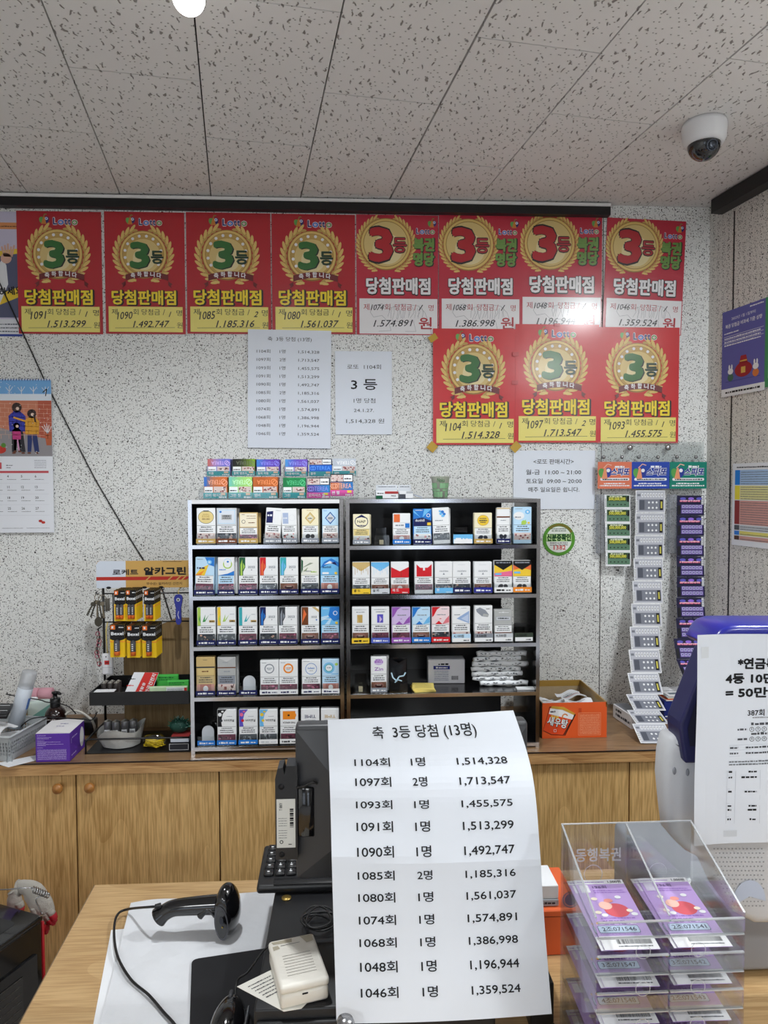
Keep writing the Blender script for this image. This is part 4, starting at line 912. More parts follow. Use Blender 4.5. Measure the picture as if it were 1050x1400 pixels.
A = at(565, 669, y=-.28); mb = MB().prism([(0, 0), (.026, -.009), (.026, -.012), (0, -.0035)], 0, .04, paper(196, 204, 216)); mb.prism([(0, .0006), (.026, -.0084), (.026, -.009), (0, 0)], 0, .04, paper(50, 60, 120)); tag(mb.build('paper_slip', loc=(A.x+.001, -.29, ZTOP+.0135)), 'folded paper slip with blue edge leaning out beside the small cartons', 'paper slip')
A = at(602, 652, y=-.25); r0, r1 = (at(614, 660, y=-.25).x-at(589, 660, y=-.25).x)/2, (at(612, 660, y=-.25).x-at(591.5, 660, y=-.25).x)/2*.93
hc = A.z-ZTOP; mb = MB(); CW = paper(226, 232, 214); CG = paper(140, 188, 142)
mb.lathe([(r1*.2, .0008), (r1, .0006), (r0, hc), (r0+.001, hc+.0005), (r0-.0008, hc), (r1-.001, .003)], CW, 28)
for q, (za, zb_) in enumerate(((.05, .3), (.33, .42), (.46, .7))):
    for k in range(18):
        if (k+q) % 5 == 4: continue
        a0, a1 = 2*PI*k/18, 2*PI*(k+.92)/18
        ra, rb = r1+(r0-r1)*za+.0003, r1+(r0-r1)*zb_+.0003
        mb.add([(ra*math.cos(a0), ra*math.sin(a0), hc*za), (ra*math.cos(a1), ra*math.sin(a1), hc*za), (rb*math.cos(a1), rb*math.sin(a1), hc*zb_), (rb*math.cos(a0), rb*math.sin(a0), hc*zb_)], [(0, 1, 2, 3)], CG)
P = Pr(mb, (0, -r0-.0004, 0)); P.text('Noka', -.002, hc*.75, hc*.26, paper(60, 120, 70), 1, 'C', w=r0*.8)
tag(mb.build('paper_cup', loc=(A.x, -.25, ZTOP+.0008)), 'pale green printed paper cup on top of the right rack', 'cup')

# ---------------------------------------------------------------- left of the wall: poster, calendar, cord
a = at(-70, 288, y=-.0018); b = at(31, 460, y=-.0018); W = b.x-a.x; H = a.z-b.z
mb = MB().box(0, W, 0, .0006, 0, H, paper(206, 200, 222)); P = Pr(mb); u = lambda x: (x+70)/101*W; v = lambda y: H-(y-288)/172*H
P.rect(0, v(434), W, v(345), paper(92, 96, 122), 1); P.rect(0, v(312), W, v(303), paper(222, 150, 96), 1); P.micro(u(-60), u(30), v(309), .004, paper(90, 60, 50), 2)
P.poly([(0, v(352)), (W, v(338)), (W, v(345)), (0, v(360))], paper(232, 200, 70), 2); P.poly([(0, v(428)), (W, v(390)), (W, v(404)), (0, v(444))], paper(238, 204, 66), 2)
P.text('하세요', u(-1), v(404), .03, K_, 4, bold=.03, rot=.13); P.poly([(u(-40), v(420)), (u(-8), v(372)), (u(5), v(352)), (u(10), v(362)), (u(12), v(388)), (u(-5), v(425))], paper(232, 234, 238), 3)
SK = paper(222, 176, 156); P.disc(u(10), v(352), .018, SK, 4)
for q in range(5): P.line([(u(8+q*2.5), v(350)), (u(4+q*4.5), v(336-2*(q % 3)))], .006, SK, 4)
P.rect(0, 0, W, v(436), paper(226, 228, 234), 3); P.rect(0, 0, W, v(457), paper(50, 70, 150), 4)
for q in range(3): P.micro(u(-50), u(28), v(444+q*5), .004, paper(70, 74, 90), 4)
tag(mb.build('wall_poster', loc=(a.x, -.0018, b.z)), 'violet grey poster with yellow bands at the left edge behind the red posters', 'poster')
# calendar
a = at(-82, 518, y=-.012); b = at(74, 728, y=-.012); W = b.x-a.x; H = a.z-b.z
t = tag(empty('wall_calendar', (a.x, -.012, b.z)), 'january wall calendar with winter family picture hanging at the left', 'calendar')
mb = MB().box(0, W, 0, .003, 0, H, paper(236, 239, 246)); P = Pr(mb); u = lambda x: (x+82)/156*W; v = lambda y: H-(y-518)/210*H
P.rect(0, v(623), W, v(519), paper(150, 146, 150), 1); P.rect(0, v(541), W, v(519), paper(120, 176, 228), 2); P.rect(0, v(547), W, v(538), paper(228, 238, 248), 3)
BRK = paper(204, 128, 100); MOR = paper(224, 176, 152)
P.poly([(0, v(590)), (0, v(547)), (W, v(547)), (W, v(600)), (u(55), v(597)), (u(0), v(584))], BRK, 4); P.poly([(u(55), v(547)), (W, v(547)), (W, v(600)), (u(55), v(597))], paper(184, 92, 70), 5)
for r in range(8):
    yy = 551+r*6; P.line([(0, v(yy)), (u(0), v(yy)), (W, v(yy+2))], .0012, MOR, 6)
    for q in range(14): P.line([(u(-80+q*11+5*(r % 2)), v(yy)), (u(-80+q*11+5*(r % 2)), v(yy+6))], .0012, MOR, 6)
for q in range(9):
    x = -70+q*17; P.line([(u(x), v(540)), (u(x), v(528))], .0022, W_, 4); P.line([(u(x-5), v(529)), (u(x), v(535)), (u(x+5), v(528))], .0016, W_, 4)
P.line([(u(66), v(541)), (u(68), v(531)), (u(62), v(536))], .003, K_, 5)
def man(cx, top, bot, coat, legs, skin=paper(236, 206, 190), s=1.0, hair=paper(70, 56, 52)):
    hh = bot-top; w = hh*.16*s
    P.disc(u(cx), v(top+hh*.08), hh*.055*.002*s*1.6+.0045, hair, 6); P.disc(u(cx+1), v(top+hh*.10), .0055*s, skin, 7)
    P.poly([(u(cx-w), v(top+hh*.55)), (u(cx-w*1.1), v(top+hh*.25)), (u(cx-w*.4), v(top+hh*.15)), (u(cx+w*.4), v(top+hh*.15)), (u(cx+w*1.1), v(top+hh*.25)), (u(cx+w), v(top+hh*.55))], coat, 6)
    P.poly([(u(cx-w*.75), v(bot-3)), (u(cx-w*.7), v(top+hh*.53)), (u(cx+w*.7), v(top+hh*.53)), (u(cx+w*1.0), v(bot-3)), (u(cx+w*.3), v(bot-3)), (u(cx), v(top+hh*.62)), (u(cx-w*.2), v(bot-3))], legs, 5)
    for q in (-.5, .7): P.disc(u(cx+w*q), v(bot-1.5), .0065*s, paper(110, 66, 50), 6, .003)
man(25, 551, 620, paper(62, 66, 170), paper(46, 46, 52)); man(46, 560, 620, paper(222, 160, 60), paper(48, 60, 110), hair=paper(64, 52, 50)); man(24, 578, 618, paper(198, 66, 130), paper(210, 150, 190), s=.9)
P.line([(u(40), v(576)), (u(20), v(570))], .006, paper(222, 160, 60), 8); P.line([(u(49), v(566)), (u(51), v(576))], .006, paper(64, 52, 50), 8)
P.poly([(u(64), v(592)), (u(74), v(592)), (u(73), v(608)), (u(66), v(608))], paper(190, 100, 66), 6)
for q in range(5): P.line([(u(68), v(592)), (u(60+q*3.4), v(578+abs(q-2)*2))], .002, W_, 7)
P.disc(u(0), v(614), .02, paper(196, 60, 50), 6, .013); P.disc(u(5), v(608), .008, paper(90, 140, 60), 7)
rr = random.Random(3)
for q in range(60): P.disc(u(rr.uniform(-80, 73)), v(rr.uniform(521, 620)), .0014, W_, 9, n=6)
RD_ = paper(200, 84, 92); P.rect(u(-76), v(646), u(68), v(643), RD_, 1); P.text('1', u(-2), v(640), .03, RD_, 1, w=.008, bold=.03)
P.micro(u(8), u(17), v(636), .003, paper(90, 90, 100), 1); P.micro(u(8), u(14), v(639), .003, paper(90, 90, 100), 1)
for q in range(5): P.micro(u(48), u(65), v(629+q*2.5), .002, paper(150, 150, 160), 1)
for r in range(4):
    P.line([(u(-76), v(660+r*14.7)), (u(68), v(660+r*14.7))], .0006, paper(205, 208, 216), 1)
    for q in range(7):
        d = r*7+q; x = -70+q*19.7
        P.text(str(d), u(x), v(652+r*14.7), .0115, (paper(200, 60, 70) if q == 0 else K_), 2, bold=.01)
        P.micro(u(x), u(x+13), v(655+r*14.7), .0016, paper(90, 90, 96), 2)
P.disc(u(55), v(712), .0065, paper(178, 50, 44), 2, .0045); P.disc(u(59), v(714), .0065, paper(196, 60, 50), 3, .0045)
P.micro(u(0), u(30), v(722), .0016, paper(120, 124, 132), 2); P.micro(u(35), u(68), v(722), .0016, paper(120, 124, 132), 2)
mb.build('page', t)
mb = MB(); WI = mat('binding_wire', C(60, 90, 160), .35, metal=.4)
for q in range(40):
    x = W*(q+.5)/40; mb.box(x-.0011, x+.0011, -.0012, .0042, H-.006, H+.0018, WI)
mb.build('wire_binding', t)
# cord over the wall
CB = mat('black_cable', C(16, 16, 18), .45)
pts = [at(-14, 355, y=-.005), at(0, 388, y=-.005), at(31, 455, y=-.005), at(60, 518, y=-.005), at(117, 630, y=-.004), at(130, 655, y=-.004), at(180, 740, y=-.004), at(197, 767, y=-.005), at(222, 806, y=-.006), at(240, 865, y=-.008), at(257, 925, y=-.012), at(263, 970, y=-.012)]
tag(MB().tube(pts, .0022, CB, 6).build('wall_cable'), 'thin black cable running diagonally down the left part of the wall', 'cable')

# ---------------------------------------------------------------- right wall: violet notice and colour table
def rw_sheet(name, c0, c1, bg, label, th=.0008):
    """c0/c1: pixels of the top-left and bottom-right corner on the right wall"""
    ta, za = rt(*c0); tb, zb = rt(*c1); O = rw(ta, -.003); W = tb-ta; H = za-zb
    R = -GD; N = R.cross(Vector((0, 0, 1)))
    M = Matrix(((R.x, 0, 0, 0), (R.y, 0, 0, 0), (0, 0, 1, 0), (0, 0, 0, 1)))
    mb = MB(); P = Pr(mb, (0, 0, 0))
    mb.box(0, W, 0, th, 0, H, bg)
    rz = math.atan2(R.y, R.x)
    def fin(): 
        o = mb.build(name, loc=(O.x, O.y, zb), rot=(0, 0, rz)); return tag(o, label, 'poster')
    return P, W, H, fin
VI = paper(98, 98, 170)
P, W, H, fin = rw_sheet('wall_notice', (989, 428), (1046.5, 533), VI, 'violet notice with red money sack on the right wall')
P.rect(0, 0, W, H*.09, W_, 1); P.micro(W*.1, W*.9, H*.035, H*.025, K_, 2)
P.text('복권 당첨금 비과세 기준 상향', W*.5, H*.8, H*.05, W_, 1, 'C', w=W*.84, bold=.015); P.text('2023년 1월 1일부터', W*.5, H*.88, H*.04, W_, 1, 'C', w=W*.55)
P.micro(W*.65, W*.95, H*.96, H*.015, W_, 1); P.micro(W*.05, W*.4, H*.73, H*.015, W_, 1)
for q in range(3): P.line([(W*.04, H*(.7-.04*q)), (W*.96, H*(.7-.04*q))], .001, W_, 1); P.micro(W*.06, W*.9, H*(.67-.04*q), H*.016, W_, 1)
SCK = paper(160, 36, 44); P.disc(W*.52, H*.28, W*.2, SCK, 2, H*.085); P.poly([(W*.42, H*.35), (W*.62, H*.35), (W*.58, H*.44), (W*.46, H*.44)], SCK, 2); P.rect(W*.44, H*.37, W*.6, H*.385, paper(220, 180, 80), 3); P.rect(W*.47, H*.24, W*.57, H*.31, paper(222, 180, 90), 3)
for cx, cc in ((.22, (70, 110, 90)), (.8, (210, 120, 60))):
    P.disc(W*cx, H*.215, W*.07, paper(*cc), 2, H*.045); P.disc(W*cx, H*.285, W*.065, W_, 3, H*.035)
    for q in (-.03, .03): P.disc(W*(cx+q), H*.335, W*.018, W_, 3, H*.03)
P.line([(W*.1, H*.17), (W*.9, H*.17)], .002, paper(70, 70, 140), 1); fin()
P, W, H, fin = rw_sheet('colour_table', (1003, 634), (1062, 752), paper(232, 234, 240), 'white sheet with blue, yellow and red table on the right wall')
for y0, y1, c, c2 in ((.74, .92, (40, 130, 220), (170, 200, 235)), (.56, .73, (236, 220, 70), (232, 226, 160)), (.26, .55, (150, 60, 60), (216, 160, 150)), (.19, .25, (90, 94, 100), (200, 204, 210)), (.13, .18, (60, 130, 220), (230, 220, 120)), (.07, .12, (90, 60, 50), (210, 160, 150))):
    P.rect(W*.06, H*y0, W*.18, H*y1, paper(*c), 1); P.rect(W*.185, H*y0, W*.97, H*y1, paper(*c2), 1)
    n = max(1, int((y1-y0)/.028))
    for q in range(n): P.micro(W*.2, W*.9, H*(y0+.008+q*.028), H*.009, paper(110, 110, 120), 2)
P.micro(W*.1, W*.9, H*.945, H*.016, K_, 1); fin()
P, W, H, fin = rw_sheet('green_notice', (1048, 407), (1100, 520), paper(70, 150, 96), 'pale green notice beside the violet notice at the right edge')
P.rect(W*.1, H*.1, W*.9, H*.4, paper(226, 234, 226), 1); fin()

# ---------------------------------------------------------------- scratch tickets on the right
ACB = clear('ticket_backing', (.93, .95, .95, 1), .06, op=.05)
A = at(818, 604, y=-.022); B = at(962, 660, y=-.022)
t = tag(empty('ticket_rail', (A.x, -.022, B.z)), 'clear acrylic rail with bolts holding three scratch ticket strips', 'ticket holder'); W = B.x-A.x; H = A.z-B.z
MB().box(0, W, .001, .004, 0, H, ACB).build('plate', t)
STL = mat('steel_bolt', C(170, 170, 172), .25, metal=1)
for px, py, r in ((861, 612, .010), (913, 612, .010), (825, 625, .006), (850, 625, .006), (873, 625, .006), (899, 625, .006), (925, 625, .006), (951, 625, .006)):
    p = at(px, py, y=-.022)-Vector((A.x, -.022, B.z))
    MB().lathe([(r, 0), (r, .006), (r*.7, .009), (.0004, .0095)], STL, 14, Matrix.Translation((p.x, .001, p.z)) @ Matrix.Rotation(PI/2, 4, 'X')).build('bolt', t)
def header(px0, px1, c, desc):
    A = at(px0, 631.5, y=-.034); B = at(px1, 668, y=-.034); W = B.x-A.x; H = A.z-B.z
    mb = MB().box(0, W, 0, .0012, 0, H, paper(*c)); P = Pr(mb)
    s = H*.5; x, y = W*.21, H*.62
    P.disc(x-.2*s, y-.1*s, .28*s, paper(90, 160, 80), 1, .4*s, 12, .4); P.disc(x+.2*s, y-.05*s, .3*s, paper(40, 60, 150), 1, .4*s, 12, -.4); P.poly([(x-.25*s, y-.5*s), (x+.2*s, y-.5*s), (x+.08*s, y+.3*s), (x-.06*s, y+.3*s)], paper(230, 150, 110), 2); P.disc(x+.25*s, y+.12*s, .14*s, W_, 3, n=10); P.line([(x-.1*s, y+.3*s), (x+.2*s, y+.6*s), (x+.5*s, y+.5*s)], .07*s, paper(230, 180, 160), 2)
    P.text('스피또', W*.37, H*.52, H*.3, W_, 2, w=W*.57, bold=.09, shear=.2); P.text('스피또', W*.37, H*.52, H*.3, paper(30, 50, 140), 4, w=W*.57, bold=.035, shear=.2)
    P.micro(W*.5, W*.78, H*.78, H*.09, W_, 2); P.rrect(W*.07, H*.3, W*.93, H*.4, H*.045, W_, 1); P.micro(W*.14, W*.88, H*.325, H*.045, K_, 2)
    P.micro(W*.18, W*.8, H*.17, H*.05, W_, 1); P.micro(W*.06, W*.94, H*.09, H*.05, W_, 1)
    tag(mb.build('header_card', loc=(A.x, -.034, B.z)), desc, 'sign card', 'header cards above the scratch tickets')
header(817.5, 863.5, (222, 122, 92), 'orange header card above the green scratch tickets'); header(863.8, 915, (40, 72, 170), 'blue header card above the long grey ticket strip'); header(916, 966, (20, 128, 110), 'green header card above the dark violet tickets')
def tk_green(P, W, H):
    P.rect(W*.08, H*.12, W*.97, H*.95, paper(92, 128, 104), 1); P.rect(W*.1, H*.55, W*.86, H*.92, paper(46, 66, 36), 2); P.text('500,000,000', W*.16, H*.6, H*.3, paper(236, 232, 90), 3, w=W*.66, bold=.02)
    P.micro(W*.2, W*.7, H*.82, H*.1, paper(220, 226, 190), 3); P.rect(W*.87, H*.5, W*.96, H*.9, K_, 2)
    for q in range(5): P.disc(W*(.2+q*.15), H*.3, W*.035, paper(40, 60, 46), 3, H*.05, 8)
    for q in range(6): P.rect(W*.02, H*(.15+q*.1), W*.06, H*(.19+q*.1), K_, 2)
def tk_grey(P, W, H):
    P.rect(W*.03, H*.03, W*.98, H*.97, paper(186, 188, 198), 1)
    for q in range(8): P.rrect(W*(.2+q*.095), H*.7, W*(.26+q*.095), H*.88, W*.01, W_, 2, 2); P.rect(W*(.225+q*.095), H*.74, W*(.24+q*.095), H*.84, K_, 3)
    P.rect(W*.06, H*.74, W*.16, H*.84, paper(120, 124, 134), 2)
    P.rect(W*.12, H*.1, W*.94, H*.6, paper(126, 130, 142), 2); P.rect(W*.13, H*.14, W*.3, H*.56, paper(84, 88, 100), 3); P.rect(W*.82, H*.12, W*.93, H*.58, K_, 3); P.rect(W*.85, H*.2, W*.9, H*.5, paper(210, 200, 90), 4)
    for r in range(2):
        for q in range(3): P.disc(W*(.45+q*.13), H*(.22+r*.24), W*.035, W_, 4, H*.05, 8)
    P.rect(W*.01, H*.1, W*.08, H*.55, W_, 2)
    for q in range(7): P.rect(W*.02, H*(.13+q*.06), W*.07, H*(.15+q*.06), K_, 3)
def tk_dark(P, W, H):
    P.rect(0, 0, W, H, paper(30, 28, 62), 1); P.rect(W*.02, H*.05, W*.12, H*.5, K_, 2)
    for q in range(3): P.disc(W*(.22+q*.3), H*.84, W*.11, paper(96, 92, 190) if q != 1 else paper(150, 110, 220), 2, H*.07, 12)
    P.micro(W*.1, W*.85, H*.68, H*.1, paper(232, 120, 150), 4); P.micro(W*.12, W*.83, H*.72, H*.06, paper(240, 190, 210), 5)
    for r in range(2):
        P.rect(W*.16, H*(.1+r*.24), W*.94, H*(.3+r*.24), paper(120, 100, 176), 2)
        for q in range(6): P.rect(W*(.19+q*.125), H*(.14+r*.24), W*(.28+q*.125), H*(.28+r*.24), paper(196, 190, 226), 3); P.rect(W*(.215+q*.125), H*(.17+r*.24), W*(.255+q*.125), H*(.25+r*.24), paper(66, 60, 130), 4)
    P.rect(W*.9, H*.55, W*.98, H*.97, W_, 2)
    for q in range(6): P.rect(W*.91, H*(.58+q*.06), W*.97, H*(.6+q*.06), K_, 3)
def strip(path, n, fn, label, bg):
    """path: (px left, px right, py, y depth) down the strip; n tickets share its length"""
    pts = []
    for l, r, py, y in path: pts.append((at(l, py, y=y), at(r, py, y=y)))
    def ev(s):
        f = s*(len(pts)-1); i = min(int(f), len(pts)-2); g = f-i
        return pts[i][0].lerp(pts[i+1][0], g), pts[i][1].lerp(pts[i+1][1], g)
    # equal lengths along the strip
    S = [k/200 for k in range(201)]; L = [0]
    for k in range(200): L.append(L[-1]+(ev(S[k+1])[0]-ev(S[k])[0]).length)
    def inv(d):
        for k in range(200):
            if L[k+1] >= d: return S[k]+(S[k+1]-S[k])*(d-L[k])/(L[k+1]-L[k]+1e-12)
        return 1
    o0 = pts[0][0]; t = tag(empty('ticket_strip', o0), label, 'ticket strip', 'hanging scratch ticket strips')
    for k in range(n):
        s0, s1 = inv(L[-1]*k/n), inv(L[-1]*(k+1)/n); a0, b0 = ev(s0); a1, b1 = ev(s1)
        O = a1-o0; R = b1-a1; U = a0-a1; W, H = R.length, U.length*.985
        mb = MB(); P = Pr(mb, O, R, U, eps=.0002); P.U = (U-U.dot(P.R)*P.R).normalized(); P.N = P.R.cross(P.U)
        mb.add([P.p(0, 0, 0), P.p(W, 0, 0), P.p(W, H, 0), P.p(0, H, 0), P.p(0, 0, -2), P.p(W, 0, -2), P.p(W, H, -2), P.p(0, H, -2)], [(0,1,2,3),(7,6,5,4),(0,4,5,1),(1,5,6,2),(2,6,7,3),(3,7,4,0)], bg)
        fn(P, W, H); mb.build('ticket', t)
strip([(826, 861, 676, -.032), (827, 862, 725, -.036), (828, 862.5, 774, -.042)], 5, tk_green, 'short strip of five green scratch tickets under the orange card', W_)
strip([(869, 909.5, 670, -.032), (869, 909, 715, -.036), (868, 908, 760, -.045), (867, 907.5, 800, -.06), (865, 905.5, 850, -.085), (863, 904, 900, -.12), (863, 906, 940, -.16), (866, 909, 965, -.225), (869, 914, 985, -.315), (872, 917, 1003, -.368), (876, 922, 1016, -.398)], 12, tk_grey, 'long grey scratch ticket strip hanging down to the worktop', W_)
strip([(925.5, 962.5, 677, -.032), (925.5, 962.5, 720, -.036), (925.5, 962.5, 770, -.045), (926, 964, 820, -.06), (926.5, 965, 870, -.085), (925, 963, 905, -.12), (934, 966, 925, -.17)], 9, tk_dark, 'dark violet scratch ticket strip hanging beside the grey strip', paper(60, 56, 96))
# clear pocket edges beside the strips
for px0, px1, py0, py1, lab in ((818, 826, 676, 757, 'clear ticket pocket left of the green tickets'), (916, 924.5, 676, 757, 'clear ticket pocket left of the dark violet tickets')):
    A = at(px0, py0, y=-.03); B = at(px1, py1, y=-.03); PK = clear('pocket_plastic', (.8, .82, .86, 1), .12, .1, .12)
    mb = MB()
    for q in range(4):
        z1 = A.z-(A.z-B.z)*q/4; z0 = A.z-(A.z-B.z)*(q+.97)/4; mb.box(0, B.x-A.x, 0, .022, z0-B.z, z1-B.z, PK)
    tag(mb.build('ticket_pocket', loc=(A.x, -.03, B.z)), lab, 'ticket pocket', 'clear ticket pockets')

# ---------------------------------------------------------------- right end of the worktop
OR = paper(224, 92, 40); KR = mat('cardboard', C(176, 156, 124), .8, noise=.1, bscale=120); TB = mat('brown_tape', C(168, 132, 60), .35)
A = at(741, 1016, y=-.33); B = at(829.5, 967, y=-.33); W = B.x-A.x; Hb = .112; D = .255
t = tag(empty('noodle_carton', (A.x+.0005, -.33, ZT+.0005)), 'open orange snack carton of paper slips beside the right rack', 'carton')
mb = MB(); mb.box(0, W, 0, .003, 0, Hb, OR); mb.box(0, W, D-.003, D, 0, Hb, KR); mb.box(0, .003, .003, D-.003, 0, Hb, KR); mb.box(W-.003, W, .003, D-.003, 0, Hb, KR); mb.box(.003, W-.003, .003, D-.003, 0, .003, KR)
P = Pr(mb); u = lambda x: (x-40)/360*W; v = lambda z: Hb*(1-(z-800)/205)
P.poly([(u(44), v(960)), (u(80), v(820)), (u(150), v(830)), (u(224), v(868)), (u(160), v(990)), (u(90), v(985))], paper(60, 24, 14), 1)
P.poly([(u(46), v(957)), (u(82), v(825)), (u(150), v(835)), (u(218), v(870)), (u(156), v(986)), (u(92), v(981))], paper(226, 76, 34), 2)
P.poly([(u(84), v(830)), (u(150), v(838)), (u(216), v(872)), (u(206), v(898)), (u(140), v(880)), (u(76), v(862))], W_, 3); P.poly([(u(96), v(816)), (u(160), v(824)), (u(222), v(862)), (u(216), v(872)), (u(150), v(840)), (u(84), v(830))], paper(206, 160, 60), 3)
P.ring(u(166), v(880), .006, .010, paper(214, 130, 60), 4, 12, .3, 4); P.micro(u(84), u(112), v(854), .006, paper(60, 50, 60), 4)
P.text('개운한', u(84), v(886), .012, paper(240, 220, 90), 4, w=u(130)-u(84), bold=.03, rot=-.16); P.text('새우탕', u(64), v(920), .030, K_, 4, w=u(178)-u(60), bold=.06, rot=-.22); P.text('새우탕', u(65), v(919), .030, W_, 6, w=u(176)-u(62), bold=.025, rot=-.22); P.rect(u(104), v(968), u(118), v(952), W_, 4); P.rect(u(106), v(966), u(116), v(954), paper(226, 76, 34), 5)
P.line([(u(224), v(868)), (u(165), v(990))], .003, paper(60, 24, 14), 3)
LO = paper(242, 170, 130); P.line([(u(242), v(860)), (u(365), v(860)), (u(365), v(990)), (u(242), v(990)), (u(242), v(860))], .001, LO, 2)
for q in range(16): P.micro(u(248), u(360), v(872+q*7.4), .0022, LO, 2)
P.rect(u(242), v(858), u(258), v(832), paper(200, 70, 30), 2)
mb.build('body', t)
tb = MB(); tb.box(-.0006, W+.0006, D-.0032, D+.0006, Hb-.02, Hb+.0006, TB); tb.box(W-.0032, W+.0007, .0, D-.004, Hb-.014, Hb+.0006, TB); tb.build('tape', t)
SL = paper(226, 228, 232); rr = random.Random(5)
for i, (ux, uy, uz, rx, ry, rz, lab) in enumerate(((.0585, .085, .088, .15, .1, .1, 'crumpled paper slip at the left in the orange snack carton'), (.142, .078, .087, .1, -.08, -.05, 'crumpled paper slip in the middle of the orange snack carton'), (.145, .17, .086, .1, -.1, .15, 'crumpled paper slip at the right in the orange snack carton'), (.052, .185, .062, .1, .1, .1, 'crumpled paper slip at the back of the orange snack carton'))):
    mb = MB(); sx, sy = .045, .03; ph = i*1.7
    f = lambda a_, b_: Vector(((a_-.5)*sx*2, (b_-.5)*sy*2, .006*math.sin(a_*7+ph)+.005*math.sin(b_*6+ph*2)))
    mb.grid(f, 10, 8, SL)
    for q in range(5):
        y0 = -.02+q*.009; pts_ = [f(.15+k*.1, (y0/sy/2+.5))+Vector((0, 0, .0006)) for k in range(int(rr.uniform(3, 8)))]
        for k in range(len(pts_)-1): mb.add([pts_[k], pts_[k+1], pts_[k+1]+Vector((0, .002, 0)), pts_[k]+Vector((0, .002, 0))], [(0, 1, 2, 3)], paper(190, 80, 80) if q == 0 else paper(120, 124, 130))
    o = mb.build('paper_slip', loc=(A.x+ux, -.33+uy, ZT+uz), rot=(rx*.5, ry*.5, rz)); tag(o, lab, 'paper slip', 'paper slips in the snack carton')
# flat box behind the grey strip, navy box with leaflets
pa, pb = at(838, 980, z=ZT), at(867, 1000, z=ZT); LB = paper(222, 220, 224); mb = MB(); dl = (pb-pa).length-.02
mb.rbox(0, dl, 0, .05, 0, .045, .001, LB, 1, smooth=False); mb.box(.002, dl-.002, .004, .048, .0452, .0456, paper(120, 122, 128)); P = Pr(mb); P.micro(.02, .06, .028, .009, K_, 2); P.micro(.02, .12, .012, .010, paper(60, 60, 70), 2)
tag(mb.build('flat_carton', loc=(pa.x, pa.y, ZT+.0005), rot=(0, 0, math.atan2(pb.y-pa.y, pb.x-pa.x))), 'long flat pale carton lying behind the grey ticket strip', 'box')
NV = paper(28, 44, 120); A = at(903, 1000, y=-.17); mb = MB(); w = .14
mb.rbox(0, w, 0, .11, 0, .06, .001, NV, 1, smooth=False); P = Pr(mb); P.text('VER', w*.13, .02, .018, W_, 2, bold=.03); P.rect(.004, .006, .03, .01, W_, 2)
tag(mb.build('navy_carton', loc=(A.x+.012, -.17, ZT+.0005)), 'navy blue carton behind the lottery terminal under the leaflets', 'box')
for i, (dx, dz, rz, c) in enumerate(((.0, .0, .1, (226, 226, 228)), (.006, .004, .25, (214, 90, 50)), (.012, .008, .05, (230, 224, 200)), (.004, .012, -.15, (196, 200, 206)), (.015, .016, .3, (232, 232, 236)))):
    mb = MB().box(0, .12, 0, .10, 0, .003, paper(*c)); P = Pr(mb, (0, 0, .0034), (1, 0, 0), (0, 1, 0)); P.rect(.01, .01, .11, .03, paper(206, 110, 60) if i % 2 else paper(120, 130, 140), 1); P.micro(.01, .1, .05, .004, paper(110, 110, 120), 1)
    tag(mb.build('leaflet', loc=(A.x+.018+dx*.5, -.172, ZT+.062+dz), rot=(0, 0, rz*.2)), 'leaflet, %s of the pile on the navy carton' % ('lowest', 'second from the bottom', 'middle one', 'second from the top', 'topmost')[i], 'leaflet', 'leaflets on the navy carton')

# ---------------------------------------------------------------- battery stand at the left of the racks
WIRE = mat('black_wire', C(20, 20, 22), .4)
def on(px, py, z=ZT): return at(px, py, z=z)
o = on(116, 1032); ox, oy = o.x, o.y; SY = oy; O6 = Vector((ox, oy, ZT+.0005))
xr = at(259, 1000, y=RY).x-.004                      # the stand ends at the rack's side
t = tag(empty('battery_stand', O6), 'black wire battery stand with printed header sign left of the racks', 'battery stand')
zt1, zt0 = at(120, 947, y=SY).z, at(120, 965, y=SY).z
HY = SY+.17
zw = at(120, 1011, y=SY).z
mb = MB(); mb.box(ox, xr, SY+.003, SY+.19, ZT+.001, ZT+.003, WIRE)
mb.tube([(ox+.003, SY, ZT+.003), (ox+.003, SY, zw-.008), (ox+.008, SY, zw-.002), (ox+.016, SY, zw), (xr, SY, zw)], .003, WIRE, 8)
mb.tube([(ox+.003, SY, zw-.004), (ox+.003, SY+.19, zw-.004)], .003, WIRE, 8)
mb.rel(O6).build('base_rack', t)
mb = MB(); xa = at(122, 950, y=SY).x
mb.box(xa, xr, SY, SY+.003, zt0, zt1, WIRE); mb.box(xa, xr, SY+.003, HY+.02, zt0, zt0+.003, WIRE); mb.box(xa, xa+.003, SY+.003, HY+.02, zt0+.003, zt1, WIRE); mb.box(xa+.003, xr, HY+.017, HY+.02, zt0+.003, zt1, WIRE)
mb.rel(O6).build('shelf_tray', t)
zh1, zh0 = at(140, 767, y=HY).z, at(140, 804, y=HY).z
mb = MB(); px_ = at(141, 900, y=HY).x
for xx in (px_, xr-.014): mb.tube([(xx, HY+.012, ZT+.003), (xx, HY+.012, zh0+.01)], .004, WIRE, 8)
mb.rel(O6).build('post', t)
mb = MB(); x0, x1 = at(154, 850, y=HY).x, xr-.018
za, zb, zc_ = at(160, 812, y=HY).z, at(160, 851, y=HY).z, at(160, 900, y=HY).z
for zz in (za, zb): mb.tube([(px_, HY+.008, zz), (x1, HY+.008, zz)], .0022, WIRE, 6)
for xx in (x0, x1-.008): mb.tube([(xx, HY+.008, za), (xx, HY+.008, zb-.05)], .0022, WIRE, 6)
PEG = []
